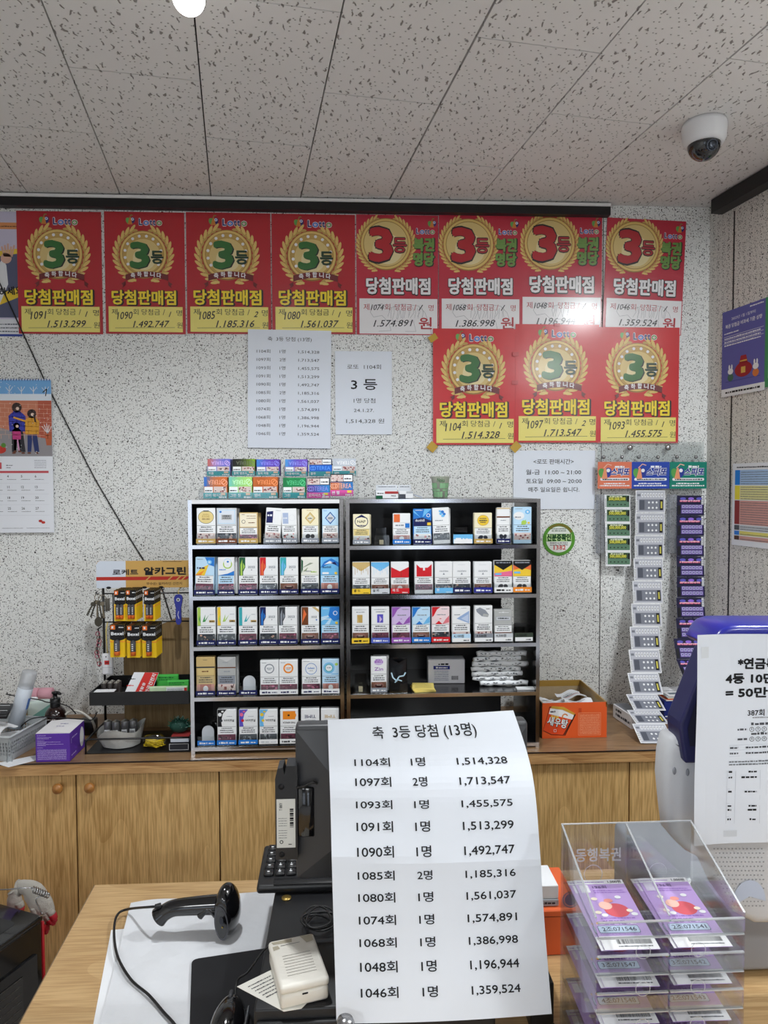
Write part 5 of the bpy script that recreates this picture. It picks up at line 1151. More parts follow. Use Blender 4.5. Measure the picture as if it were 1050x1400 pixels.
for (l, r, top, bot, nb) in ((155.7, 172, 807, 849, 2), (172, 187, 806.5, 849, 2), (196.7, 212.3, 807, 849, 2), (150, 171, 854, 898.5, 1), (173, 192, 855, 899, 1), (194, 214.3, 855, 899, 1)):
    FY = HY-.075; A = at(l, top, y=FY); B = at(r, bot, y=FY); PEG.append((A, B, nb, FY)); xm = (A.x+B.x)/2
    mb.tube([(xm, HY+.008, A.z-.0065), (xm, FY-.008, A.z-.0065), (xm, FY-.010, A.z-.002)], .0015, WIRE, 6)
mb.rel(O6).build('peg_grid', t)
# header sign
A = at(131.5, 766, y=HY); W = xr-.001-A.x; H = zh1-zh0; mb = MB(); TAN = paper(206, 164, 92)
pts = [(0, 0), (W, 0), (W, H)]+[(.012-.012*math.sin(PI/2*k/5), H-.012+.012*math.cos(PI/2*k/5)) for k in range(6)]
mb.prism(pts, -.002, 0, TAN); P = Pr(mb, (0, -.002, 0)); u = lambda x: (x-512)/490*W; v = lambda z: H*(1-(z-100)/148)
P.poly([(0, 0), (u(652), 0), (u(652), H), (.012, H), (.004, H-.004), (0, H-.012)], paper(214, 222, 234), 1)
P.poly([(0, v(206)), (u(940), v(206)), (u(965), v(187)), (0, v(187))], paper(186, 50, 40), 2)
for q in (745, 850, 890, 915): P.poly([(u(q), v(207)), (u(q+8), v(207)), (u(q+28), v(186)), (u(q+20), v(186))], TAN, 3)
P.text('로케트', u(590), v(174), .019, paper(40, 40, 46), 4, w=u(712)-u(590), bold=.03); P.text('알카그린', u(738), v(174), .026, K_, 2, w=u(940)-u(738), bold=.05)
P.text('무수은! 알카라인 건전지', u(750), v(232), .010, paper(80, 60, 40), 2, w=u(920)-u(750), bold=.01); P.micro(u(830), u(920), v(107), .002, paper(90, 70, 50), 2)
P.disc(u(985), v(168), .011, paper(226, 228, 232), 2, n=20); P.ring(u(985), v(168), .008, .010, paper(60, 60, 90), 3, 20); P.poly([(u(975), v(172)), (u(985), v(160)), (u(995), v(178))], paper(60, 60, 90), 3)
for q in (570, 740, 820): P.disc(u(q), 0.001, .008, K_, 3, .004, 10)
mb.rel(O6-Vector((A.x, HY, zh0))).build('header_sign', t)
# blister cards on the pegs
YC = paper(240, 196, 30); BK = paper(26, 24, 24); OG = paper(238, 120, 50); DKG = paper(70, 70, 74)
def card(W, H, nb):
    mb = MB(); mb.box(0, W, 0, .0008, 0, H, YC); P = Pr(mb)
    P.rect(0, H*.56, W, H, BK, 1); P.disc(W*.5, H*.58, W*.5, BK, 1, H*.07, 16); P.rect(W*.04, H*.85, W*.36, H*.98, OG, 2); P.rect(W*.12, H*.88, W*.24, H*.95, W_, 3)
    P.text('Bexel', W*.08, H*.68, H*.135, W_, 3, w=W*.84, bold=.03); P.micro(W*.6, W*.92, H*.9, H*.03, W_, 2); P.rect(0, H*.46, W, H*.5, paper(246, 160, 50), 2)
    bl = MB(); r = W*(.17 if nb == 2 else .2)
    for q in range(nb):
        xc = W*(.5 if nb == 1 else .33+q*.34)
        bl.lathe([(.0003, H*.08), (r, H*.08), (r, H*.2)], OG, 12, Matrix.Translation((xc, -r*.6, 0))); bl.lathe([(r, H*.2), (r, H*.52), (r*.45, H*.52), (r*.45, H*.545), (.0003, H*.545)], DKG, 12, Matrix.Translation((xc, -r*.6, 0)))
        for k in range(4): bl.box(xc-r*.3, xc+r*.3, -r*1.62, -r*1.58, H*(.24+.06*k), H*(.265+.06*k), W_)
    return mb, bl
NM = (('upper left', 'upper middle', 'upper right', 'lower left', 'lower middle', 'lower right'))
for i, (A, B, nb, FY) in enumerate(PEG):
    W, H = B.x-A.x, A.z-B.z; first = None; N = 5
    for k in range(N):
        y = FY+.0148*k
        lab = '%s battery card hanging on the %s peg of the stand' % (('front yellow', 'second yellow', 'third yellow', 'fourth yellow', 'rearmost yellow')[k], NM[i])
        if first is None:
            mb, bl = card(W, H, nb); first = mb.build('battery_card', loc=(A.x, y, B.z)); bl.build('battery', first); q = first
        else:
            q = copy_tree(first, (A.x+.0004*k, y, B.z))
        tag(q, lab, 'battery card', 'battery cards on the %s peg' % NM[i])
# backing board and things in the tray
PLY = wood('plywood', C(158, 132, 92), C(150, 124, 84), C(128, 102, 66), 'Z', .6, .7)
A = at(168, 846, y=HY+.06); x1 = at(262, 846, y=HY+.06).x
mb = MB().prism([(0, 0), (x1-A.x, 0), (x1-A.x, A.z-ZT), (x1-A.x-.05, A.z-ZT), (.06, A.z-ZT-.05), (0, A.z-ZT-.06)], 0, .006, PLY)
for q in (.035, .075, .12, .16): mb.box(q, q+.0008, -.0004, 0, .0, A.z-ZT-.07, paper(96, 76, 48))
tag(mb.build('plywood_board', loc=(A.x, HY+.06, ZT+.0005)), 'tan plywood board leaning on the wall behind the battery stand', 'board')
TZ = zt0+.0035
def tray_at(px, y): return at(px, 945, y=y).x
SILV = mat('battery_silver', C(176, 174, 168), .3, metal=.7); DB = mat('battery_dark', C(48, 42, 40), .35)
x0 = tray_at(138, SY+.06); x1 = tray_at(165, SY+.06)
for r in range(2):
    for k in range(3):
        mb = MB(); rr_ = (x1-x0)/6.6
        mb.lathe([(.0003, 0), (rr_, 0), (rr_, .046), (rr_*.9, .048)], DB, 16); mb.lathe([(rr_*.9, .048), (rr_*.4, .0485), (rr_*.4, .051), (.0003, .0512)], SILV, 16)
        tag(mb.build('loose_battery', loc=(x0+rr_*1.1+k*rr_*2.08, SY+.06+r*rr_*2.1, TZ)), 'upright dark battery with silver top in the stand tray, %s row, %s' % (('front', 'back')[r], ('left', 'middle', 'right')[k]), 'battery', 'upright batteries in the stand tray')
LBL = paper(206, 222, 232)
xa_ = tray_at(124, SY+.02)
mb = MB()
for q in range(3): mb.box(.003*q, .058+.003*q, .001*q, .04, .012+.003*q, .0142+.003*q, LBL if q < 2 else W_)
mb.box(0, .058, .0, .04, 0, .012, paper(226, 230, 232)); tag(mb.build('paper_pad', loc=(xa_+.003, SY+.006, TZ+.012), rot=(0, 0, 0)), 'pale blue paper pad lying at the left of the stand tray', 'paper pad')
mb = MB(); w = tray_at(209, SY+.07)-tray_at(170, SY+.07); RDF = paper(214, 50, 44)
mb.prism([(0, 0), (w*.95, 0), (w*1.2, .07), (w*.32, .072)], 0, .0012, W_); P = Pr(mb)
P.poly([(w*.36, .0008), (w*.94, .0008), (w*1.19, .0695), (w*.70, .071)], RDF, 1)
P.text('한국건전지', w*.86, .006, .013, W_, 2, w=.062, bold=.03, rot=1.22); P.text('재활용', w*.62, .006, .010, W_, 2, w=.035, bold=.02, rot=1.22)
for q in range(3): P.micro(w*(.08+.02*q), w*(.3+.04*q), .01+.02*q, .004, RDF if q % 2 else K_, 1)
tag(mb.build('folded_leaflet', loc=(tray_at(168, SY+.075), SY+.075, TZ+.001), rot=(-.35, 0, 0)), 'red and white leaflet leaning in the middle of the stand tray', 'leaflet')
GN = paper(80, 196, 84)
for q, (pa, pb, h, y, m, d) in enumerate(((214, 244, .052, SY+.12, GN, 'rear bright green pack'), (228, 258, .043, SY+.085, GN, 'front bright green pack'), (204, 256, .034, SY+.05, paper(206, 232, 190), 'pale green and white leaflet'))):
    xa_, xb_ = tray_at(pa, y), min(tray_at(pb, y), xr-.004); mb = MB().rbox(0, xb_-xa_, 0, .012, 0, h, .002, m, 1, smooth=False); P = Pr(mb); W = xb_-xa_
    if q < 2: P.micro(W*.1, W*.8, h*.8, h*.08, paper(30, 110, 50), 2); P.micro(W*.1, W*.7, h*.68, h*.06, paper(30, 110, 50), 2)
    else:
        P.rect(W*.45, .001, W*.92, h*.97, W_, 2); P.rect(W*.92, .001, W*.99, h*.9, RDF, 2)
        for k in range(6): P.micro(W*.48, W*.88, h*(.1+.13*k), h*.05, paper(90, 110, 100), 3)
    tag(mb.build('small_pack', loc=(xa_, y, TZ+.001)), d+' standing at the right of the stand tray', 'pack')
# base rack: grey bag of batteries, bag of yellow cord, flat dark box, tinsel
bx0, bx1 = at(120, 1020, y=SY+.03).x, at(196, 1020, y=SY+.03).x; bx0 += .014; W = (bx1-bx0)*.95; BAGM = mat('grey_bag', C(188, 188, 184), .4, bump=.4, bscale=40)
mb = MB()
def bagf(u_, v_):
    an = 2*PI*u_; r1 = W/2*(1+.05*math.sin(5*an)); r2 = .05*(1+.06*math.sin(4*an+1)); k = .78+.22*v_
    return Vector((W/2+r1*k*math.cos(an), .055+r2*k*math.sin(an), .001+v_*(.05+.012*math.sin(3*an+.6)+.012*math.cos(an))))
mb.grid(bagf, 40, 6, BAGM); mb.add([bagf(k/40, 0) for k in range(40)], [tuple(range(39, -1, -1))], BAGM)
P = Pr(mb, (W*.55, .0, .004), (1, 0, .15), (-.15, 0, 1)); tag(mb.build('plastic_bag', loc=(bx0, SY+.014, ZT+.0045)), 'crumpled grey bag holding big batteries on the stand base', 'bag')
for k, (fx, fy) in enumerate(((.24, .055), (.42, .05), (.60, .055), (.76, .06))):
    mb = MB(); rr_ = W*.085; mb.lathe([(.0003, 0), (rr_, 0), (rr_, .058), (rr_*.92, .06)], mat('cell_grey', C(120, 120, 122), .3, metal=.5), 18); mb.lathe([(rr_*.92, .06), (rr_*.35, .0605), (rr_*.35, .064), (.0003, .0642)], SILV, 18)
    mb.box(-rr_*.62, rr_*.62, -rr_-.0012, -rr_*.75, .008, .036, W_)
    for q in range(6): mb.box(-rr_*.5+q*rr_*.18, -rr_*.5+q*rr_*.18+rr_*.09, -rr_-.0016, -rr_-.0012, .013, .032, K_)
    tag(mb.build('big_battery', loc=(bx0+W*fx, SY+.014+fy, ZT+.018)), 'big grey battery with barcode in the grey bag, %s from the left' % ORD[k], 'battery', 'big batteries in the grey bag')
mb = MB(); YL = paper(228, 196, 40); A = on(213, 1022); rr = random.Random(11)
pts = [Vector((.03*math.sin(k*1.3+rr.uniform(-.3, .3)), .012*math.cos(k*1.9), .013+.009*math.sin(k*.9))) for k in range(46)]
mb.tube(pts, .0016, YL, 6); cb = mb.build('cord_bundle', loc=(A.x, SY+.035, ZT+.005)); tag(cb, 'tangled yellow cord in a clear bag on the stand base', 'cord')
mb = MB(); mb.blob((0, 0, 0), (.036, .019, .024), clear('bag_film', (.96, .97, .9, 1), .06, .12), 18); mb.add([(.01, -.002, .02), (.052, .004, .034), (.05, .01, .03), (.02, .01, .02)], [(0, 1, 2, 3)], clear('bag_film'))
tag(mb.build('clear_bag', loc=(A.x, SY+.035, ZT+.0285)), 'clear plastic bag around the yellow cord', 'bag')
xa_ = at(231, 1020, y=SY+.01).x; mb = MB().rbox(0, xr-.003-xa_, 0, .07, 0, .022, .001, paper(40, 42, 48), 1, smooth=False); P = Pr(mb); P.line([(.002, .002), (xr-xa_-.006, .002), (xr-xa_-.006, .020), (.002, .020), (.002, .002)], .0009, W_, 2)
tag(mb.build('dark_box', loc=(xa_, SY+.008, ZT+.004)), 'flat dark box with white outline at the right of the stand base', 'box')
mb = MB().rbox(0, xr-.006-xa_-.004, 0, .06, 0, .012, .001, paper(206, 214, 226), 1, smooth=False); mb.box(.0, xr-xa_-.010, .0, .06, .0122, .0152, paper(170, 60, 60)); tag(mb.build('small_carton', loc=(xa_+.004, SY+.012, ZT+.0275)), 'small pale carton on the flat dark box of the stand base', 'box')
mb = MB(); rr = random.Random(4); TG = paper(40, 120, 96)
mb.blob((0, 0, 0), (.03, .02, .022), paper(30, 70, 60), 14)
for q in range(90):
    a1, a2 = rr.uniform(0, 2*PI), rr.uniform(-.3, 1.4); d = Vector((math.cos(a1)*math.cos(a2)*.031, math.sin(a1)*math.cos(a2)*.021, math.sin(a2)*.023)); e = d*rr.uniform(1.05, 1.25)+Vector((rr.uniform(-.004, .004), 0, rr.uniform(-.004, .004)))
    mb.tube([d*.95, e], .0007, TG if q % 3 else paper(150, 190, 180), 4)
tag(mb.build('green_tinsel', loc=(at(247, 990, y=SY+.05).x-.004, SY+.05, ZT+.066)), 'dark green tinsel bundle behind the rack edge on the stand base', 'tinsel')
# keys, fob, blue keyholder
KM = mat('old_key', C(126, 116, 98), .4, metal=.6); KD = mat('key_dark', C(70, 66, 56), .5, metal=.3)
def ringm(mb, c, r, th, m, ax=0): mb.tube([Vector(c)+Vector((r*math.cos(2*PI*k/16), (0 if not ax else r*math.sin(2*PI*k/16)*.5), r*math.sin(2*PI*k/16))) for k in range(17)], th, m, 6)
A = at(134, 812, y=HY-.02); t = tag(empty('key_bunch', A), 'bunch of old keys hanging on the left side of the battery stand', 'keys')
mb = MB(); ringm(mb, (0, 0, -.012), .011, .0012, KM); ringm(mb, (.012, .002, -.016), .012, .0012, KM); mb.tube([(-.008, .02, .006), (-.008, 0, .004), (0, -.003, 0), (.004, 0, .004)], .0016, WIRE, 6); mb.build('key_ring', t)
for k, (dx, dz, an, ln) in enumerate(((-.006, -.026, .35, .05), (.0, -.026, .05, .055), (.006, -.028, -.15, .05), (.016, -.03, -.1, .045), (-.012, -.03, .5, .04))):
    mb = MB(); m = KM if k % 2 else KD
    mb.prism([(.007*math.cos(2*PI*q/12), .007*math.sin(2*PI*q/12)) for q in range(12)], -.001, .001, m); mb.box(-.0022, .0022, -.001, .001, -ln, -.006, m)
    for q in range(3): mb.box(.0022, .0045, -.001, .001, -ln+.006*q, -ln+.006*q+.003, m)
    mb.xf(Matrix.Translation((dx, -.003-.0026*k, dz)) @ Matrix.Rotation(an, 4, 'Y')); mb.build('key', t)
mb = MB(); mb.prism([(.012*math.cos(2*PI*q/20), .015*math.sin(2*PI*q/20)) for q in range(20)], -.0012, .0012, KD); mb.xf(Matrix.Translation((.006, -.018, -.085))); mb.tube([(.004, -.016, -.03), (.006, -.017, -.07)], .001, KD, 5); mb.build('tag', t)
mb = MB(); mb.rbox(-.007, .007, -.003, .003, -.06, -.02, .002, mat('key_lock', C(96, 92, 84), .45, metal=.4), 2); mb.xf(Matrix.Translation((.03, -.004, .006))); mb.build('padlock', t)
A = at(147, 893, y=HY-.03); t = tag(empty('remote_fob', A), 'white remote key fob with red label hanging below the keys', 'key fob')
mb = MB(); mb.rbox(-.0175, .0175, -.006, .006, -.068, 0, .0055, mat('fob_white', C(226, 226, 230), .35), 3); P = Pr(mb, (0, -.0062, 0)); P.rect(-.008, -.035, .007, -.022, paper(190, 40, 40), 1); P.rect(-.005, -.030, .004, -.027, paper(60, 20, 24), 2); P.line([(-.016, -.044), (.016, -.044)], .0008, paper(150, 150, 156), 1); P.disc(-.003, -.010, .002, K_, 1, n=8); mb.build('body', t)
mb = MB(); zz = at(140, 850, y=HY).z-A.z; mb.tube([(0, 0, -.001), (-.004, .004, zz*.4), (-.006, .008, zz*.75), (-.004, .018, zz)], .0018, paper(210, 190, 110), 6); mb.build('loop', t)
A = at(134, 860, y=HY-.02); mb = MB(); PKS = paper(190, 110, 130); rr = random.Random(8)
mb.tube([(.004, .02, .004), (0, 0, 0)]+[(.004*math.sin(k*.9), -.002*math.cos(k), -.012*k) for k in range(1, 11)], .0022, K_, 6)
for k in range(9): ringm(mb, (.004*math.sin(k*.9), -.003, -.014-.012*k), .0065, .0012, (PKS, KM, paper(170, 60, 80))[k % 3])
tag(mb.build('bead_strap', loc=A), 'pink beaded phone strap hanging at the left side of the stand', 'strap')
A = at(244, 818, y=HY-.03); mb = MB(); BL = mat('blue_plastic', C(34, 44, 150), .3)
mb.prism([(.013*math.cos(PI*k/12), .0+.013*math.sin(PI*k/12)) for k in range(13)]+[(-.012, -.012), (-.008, -.03), (-.0085, -.075), (-.004, -.083), (.004, -.083), (.0085, -.075), (.008, -.03), (.012, -.012)], -.004, .004, BL); P = Pr(mb, (0, -.004, 0)); P.disc(0, -.004, .006, paper(200, 204, 210), 1, n=14); P.disc(0, -.004, .003, paper(60, 60, 70), 2, n=10); P.line([(.001, -.04), (-.002, -.052), (.002, -.064)], .0016, W_, 1)
mb.tube([(0, 0, .012), (-.002, .01, .024), (-.004, .036, .026)], .0012, paper(214, 190, 80), 6)
tag(mb.build('blue_keyholder', loc=A), 'blue plastic keyholder hanging at the right side of the stand', 'keyholder')

# ---------------------------------------------------------------- left end of the worktop
PUR = paper(92, 52, 160); WHB = paper(232, 230, 232)
A = on(49, 1042.5); A.y = max(A.y, YF+.002); B = at(95, 1003, y=A.y); W = B.x-A.x; H = B.z-ZT; D = .115
mb = MB(); mb.rbox(0, W, 0, D, 0, H, .0012, PUR, 1, smooth=False); mb.prism([(0, H+.0005), (W, H+.0005), (W, H+.001), (W*.5, H+.0055), (0, H+.001)], .001, D-.001, WHB)
P = Pr(mb); LV = paper(190, 170, 226)
for q, (y, w_) in enumerate(((.93, .3), (.86, .5), (.82, .4), (.75, .25), (.70, .8), (.66, .3), (.62, .9), (.58, .3), (.50, .2))): P.micro(W*.05, W*(.05+.85*w_), H*y, H*.02, LV, 2)
for q in range(9): P.micro(W*.05, W*.9, H*(.42-.042*q), H*.022, LV, 2)
P2 = Pr(mb, (W, 0, 0), (0, 1, 0), (0, 0, 1)); P2.disc(D*.8, H*.5, .016, WHB, 2, .03, 16); P2.text('1', D*.1, H*.6, .02, LV, 2); P2.micro(D*.15, D*.5, H*.75, .004, LV, 2); P2.micro(D*.1, D*.4, H*.15, .004, LV, 2)
P3 = Pr(mb, (0, 0, H+.0056), (1, 0, 0), (0, 1, 0)); P3.micro(W*.45, W*.7, D*.6, .004, paper(90, 80, 150), 2); P3.micro(W*.42, W*.66, D*.4, .004, paper(90, 80, 150), 2)
tag(mb.build('purple_carton', loc=(A.x, A.y, ZT+.0005)), 'purple carton with white lid on the worktop edge beside the basket', 'box')
# grey slotted basket, its right side runs back from the worktop edge
BG = mat('basket_grey', C(176, 180, 182), .45)
zr = ZT+.076; f0 = at(13, 1008, z=zr); f1 = at(64, 981, z=zr)
dirv = Vector((f1.x-f0.x, f1.y-f0.y, 0)); Ls = dirv.length; rz = math.atan2(dirv.y, dirv.x)
BO = Vector((f0.x, f0.y, ZT+.0005)); t = tag(empty('slotted_basket', BO, (0, 0, rz)), 'grey slotted plastic basket of papers at the left end of the worktop', 'basket')
# local: x along the visible side, +y away to the left
Wb = .26; mb = MB(); hh = .075; th = .0025
def wall(mb, fn, L):
    ncol, nrow = int(L/.0092), 4; z0, z1 = .018, .060
    mb.add([fn(0, 0), fn(L, 0), fn(L, z0), fn(0, z0)], [(0,1,2,3)], BG); mb.add([fn(0, z1), fn(L, z1), fn(L, hh), fn(0, hh)], [(0,1,2,3)], BG)
    for r in range(nrow):
        zb0 = z0+(z1-z0)*r/nrow; zb1 = z0+(z1-z0)*(r+.72)/nrow; zb2 = z0+(z1-z0)*(r+1)/nrow
        mb.add([fn(0, zb1), fn(L, zb1), fn(L, zb2), fn(0, zb2)], [(0,1,2,3)], BG)
        for c in range(ncol+1):
            a = max(0, L*c/ncol-.0022); b_ = min(L, L*c/ncol+.0022); mb.add([fn(a, zb0), fn(b_, zb0), fn(b_, zb1), fn(a, zb1)], [(0,1,2,3)], BG)
tp = .06
for side in ('right', 'left', 'near', 'far'):
    mb = MB()
    for off in (0, th):
        if side == 'right': wall(mb, lambda s, z: Vector((s, -tp*(z-hh)*-1*0+off+(hh-z)*.12, z)), Ls)
        if side == 'left': wall(mb, lambda s, z: Vector((s, Wb-off-(hh-z)*.12, z)), Ls)
        if side == 'near': wall(mb, lambda s, z: Vector((off+(hh-z)*.12, s, z)), Wb)
        if side == 'far': wall(mb, lambda s, z: Vector((Ls-off-(hh-z)*.12, s, z)), Wb)
    mb.build('basket_side', t)
mb = MB(); mb.tube([(0, 0, hh), (Ls, 0, hh), (Ls, Wb, hh), (0, Wb, hh), (0, 0, hh)], .0035, BG, 8); mb.build('rim', t)
MB().box(.01, Ls-.01, .01, Wb-.01, 0, .003, BG).build('basket_floor', t)
BM = Matrix.Translation(BO) @ Matrix.Rotation(rz, 4, 'Z')
def inb(x, y, z): return BM @ Vector((x, y, z))
SPW = mat('crumpled_paper', C(226, 226, 228), .6, bump=.3, bscale=30)
for i, (x, y, z, sx, sy, tilt, lab) in enumerate(((.060, .125, .082, .085, .16, .10, 'white paper sheet drooping over the left basket contents'), (.070, .120, .040, .09, .15, .0, 'creased white paper lower in the basket'), (.055, .19, .140, .08, .12, .30, 'upper white paper leaning in the basket at the left edge'))):
    mb = MB(); ph = i*2.0
    mb.grid(lambda a, b_: Vector(((a-.5)*sx, (b_-.5)*sy, .01*math.sin(a*5+ph)+.008*math.sin(b_*4+ph))), 12, 12, SPW)
    p = inb(x, y, z); tag(mb.build('loose_paper', loc=p, rot=(tilt*.6, -tilt*.7, rz)), lab, 'paper', 'papers in the basket')
p = at(4, 972, y=f0.y+.07); mb = MB(); mb.rbox(-.05, .02, -.035, .035, -.006, .006, .003, mat('black_device', C(24, 24, 26), .3), 2); P = Pr(mb, (-.05, -.035, .0062), (1, 0, 0), (0, 1, 0))
for q in range(4): P.line([(.006, .01+.014*q), (.064, .014+.014*q)], .002, W_ if q % 2 else paper(90, 90, 94), 1)
tag(mb.build('black_case', loc=p, rot=(.25, .1, .2)), 'flat black case lying on the papers in the basket', 'case')
# spray can with clear cap leaning in the basket
A = at(26, 972, y=f1.y-.02); B = at(41, 918, y=f1.y-.02); ax = B-A; Lc = ax.length; q = ax.to_track_quat('Z', 'Y').to_matrix().to_4x4()
t = tag(empty('spray_can', A), 'white spray can with frosted clear cap leaning in the basket', 'spray can'); rc = .0225
MB().lathe([(.0005, -.05), (rc, -.05), (rc, Lc*.60), (rc*.8, Lc*.66)], mat('can_white', C(214, 222, 232), .3), 24, q).build('can', t)
mb = MB().lathe([(rc*.98, Lc*.45), (rc*1.0, Lc*.97), (rc*.9, Lc), (.0005, Lc*1.0)], clear('frosted_cap', (.86, .87, .88, 1), .12, .25, .35), 24, q); mb.build('cap', t)
mb = MB()
for k in range(7): mb.add([q @ Vector(((rc+.0006)*math.cos(a_), (rc+.0006)*math.sin(a_), z_)) for a_, z_ in ((-2.6+k*.3, Lc*.1), (-2.35+k*.3, Lc*.1), (-2.35+k*.3, Lc*.38), (-2.6+k*.3, Lc*.38))], [(0, 1, 2, 3)], paper(90, 130, 200) if k in (2, 3, 4) else paper(206, 214, 228))
mb.build('label', t)
# pink paper rolls at the wall, green-white pack, amber jar
PNK = mat('pink_tissue', C(222, 164, 178), .7)
for k, (pa, pb) in enumerate(((36, 54), (54, 73))):
    A = at(pa, 957, y=-.06); B = at(pb, 957, y=-.06); r = .021; zz = A.z
    mb = MB().tube([(0, 0, 0), (.003, 0, 0), (B.x-A.x-.004, 0, 0), (B.x-A.x-.001, 0, 0)], [r*.8, r, r, r*.8], PNK, 18); tag(mb.build('pink_roll', loc=(A.x, -.06, ZT+.0855+.006)), ('left', 'right')[k]+' pink tissue roll lying on a box by the wall behind the basket', 'tissue roll', 'pink tissue rolls')
A = at(34, 957, y=-.06); B = at(75, 957, y=-.06)
tag(MB().rbox(0, B.x-A.x, 0, .07, 0, .069, .002, mat('brown_carton', C(150, 130, 100), .8), 1, smooth=False).build('support_box', loc=(A.x, -.095, ZT+.0005)), 'plain carton under the pink tissue rolls against the wall', 'box')
A = at(38, 990, y=-.14); mb = MB(); GW = paper(206, 220, 214)
mb.rbox(0, .085, 0, .03, 0, .095, .012, GW, 3); mb.rbox(.004, .03, .004, .026, .09, .102, .005, W_, 2); P = Pr(mb, (0, -.0004, 0)); P.poly([(.02, .02), (.08, .06), (.08, .085), (.02, .045)], paper(120, 170, 160), 1)
tag(mb.build('refill_pack', loc=(A.x, -.15, ZT+.0005)), 'pale green and white refill pack beside the pump bottle', 'refill pack')
A = at(31, 985, y=-.175); mb = MB().lathe([(.0005, 0), (.019, 0), (.02, .07), (.0195, .076), (.0005, .077)], mat('amber_jar', C(170, 128, 36), .3, coat=.3), 20); tag(mb.build('amber_jar', loc=(A.x, -.19, ZT+.0005)), 'amber jar standing behind the basket rim', 'jar')
# pump bottle
A = on(75.5, 990); A.y = -.21; A = at(75.5, 960, y=-.21); h0 = A.z
t = tag(empty('pump_bottle', (A.x, -.21, ZT+.0005)), 'dark brown pump bottle behind the purple carton', 'bottle')
zt_ = at(75, 946, y=-.21).z-ZT; DBW = mat('dark_bottle', C(34, 16, 14), .18, coat=.4); BLP = mat('pump_black', C(16, 16, 17), .35)
MB().lathe([(.0005, 0), (.030, 0), (.032, .004), (.032, zt_-.075), (.029, zt_-.062), (.020, zt_-.050), (.015, zt_-.047), (.0005, zt_-.047)], DBW, 28).build('body', t)
mb = MB().lathe([(.0155, zt_-.047), (.0158, zt_-.022), (.0145, zt_-.020), (.007, zt_-.020), (.0065, zt_-.006), (.010, zt_-.005), (.010, zt_), (.0005, zt_+.001)], BLP, 22); mb.tube([(0, 0, zt_-.003), (.012, -.004, zt_-.002), (.021, -.007, zt_-.006)], [.006, .005, .0035], BLP, 10); mb.build('pump', t)
mb = MB(); P = Pr(mb, (-.014, -.0322, zt_-.09)); P.micro(0, .012, .008, .004, paper(190, 180, 176), 1); P.micro(.015, .028, .008, .004, paper(190, 180, 176), 1); mb.build('label', t)
# adapter, dish and cables
A = at(108, 985, y=-.2); mb = MB().rbox(0, .05, 0, .05, 0, .045, .004, BLP, 2); tag(mb.build('power_adapter', loc=(A.x, -.22, ZT+.0005)), 'black power adapter between the pump bottle and battery stand', 'adapter')
WC = mat('white_cable', C(212, 208, 198), .5)
def cable(name, pts, r, m, label): tag(MB().tube(pts, r, m, 8).build(name), label, 'cable')
def smooth(pts, n=6):
    pts = [Vector(p) for p in pts]; out = []
    for i in range(len(pts)-1):
        p0, p1, p2, p3 = pts[max(i-1, 0)], pts[i], pts[i+1], pts[min(i+2, len(pts)-1)]
        for k in range(n):
            t_ = k/n; out.append(.5*((2*p1)+(p2-p0)*t_+(2*p0-5*p1+4*p2-p3)*t_*t_+(3*p1-p0-3*p2+p3)*t_**3))
    return out+[pts[-1]]
cable('power_cable', smooth([at(90, 977, y=-.25), at(95, 973, y=-.25), at(106, 972, y=-.25), at(118, 978, y=-.25), at(127, 987, y=-.24), at(131, 1002, y=-.21)]), .004, WC, 'thick white cable arching between the pump bottle and battery stand')
cable('thin_cable', smooth([at(8, 949, y=-.23), at(30, 953, y=-.235), at(55, 957, y=-.25), at(64, 960, y=-.255), at(82, 962, y=-.26), at(95, 967, y=-.26), at(104, 976, y=-.255)]), .0018, CB, 'thin black cable drooping over the basket past the pump bottle')
cable('thin_cable', smooth([at(27, 995, y=-.29), at(40, 984, y=-.29), at(58, 980, y=-.27), at(72, 981, y=-.265), at(110, 983, y=-.262), at(126, 984, y=-.262), at(133, 973, y=-.25)]), .0018, CB, 'thin black cable lying along the basket rim')
mb = MB().lathe([(.0005, .002), (.022, .001), (.034, .016), (.035, .016), (.023, .0), (.0005, .0)], clear('clear_dish', (.9, .92, .93, 1), .15, .08, .2), 28); A = on(117, 1000); tag(mb.build('clear_dish', loc=(A.x-.012, -.30, ZT+.0005)), 'shallow clear plastic dish left of the battery stand', 'dish')
mb = MB().prism([(0, 0), (.17, .11), (.19, .09), (.05, -.03)], 0, .0008, W_, 'xy'); A = on(2, 1052); A = on(6, 1046)
tag(mb.build('loose_paper', loc=(A.x-.03, YF+.005, ZT+.0003)), 'white paper sheet lying under the grey basket', 'paper')

# ---------------------------------------------------------------- front desk
DW = wood('desk_oak', C(200, 166, 118), C(206, 172, 124), C(172, 136, 90), 'X', .9, .38)
EDG = mat('desk_edge', C(120, 98, 72), .6)
ZD = .72
dl = on(130, 1210, ZD); dn = on(27, 1400, ZD); DYF = dl.y; DYN = -1.95; DXR = 1.15
xl = lambda y: dl.x+(dn.x-dl.x)*(y-dl.y)/(dn.y-dl.y)
XD = dl.x
t = tag(empty('front_desk', (0, -1.4, ZD)), 'light oak desk in the foreground carrying the register and terminal', 'desk')
poly = [(xl(DYF), DYF), (DXR, DYF), (DXR, DYN), (xl(DYN), DYN)]
mb = MB(); mb.prism(poly, -.024, 0, DW, 'xy'); mb.prism([(xl(DYF)-.002, DYF), (xl(DYF), DYF), (xl(DYN), DYN), (xl(DYN)-.002, DYN)], -.024, -.0004, EDG, 'xy'); mb.rel((0, -1.4, 0)).build('desk_top', t)
for xx in (xl(DYF)+.06, DXR-.05):
    MB().box(xx, xx+.02, DYN+.1+1.4, DYF-.03+1.4, -ZD, -.0245, DW).build('side_panel', t)
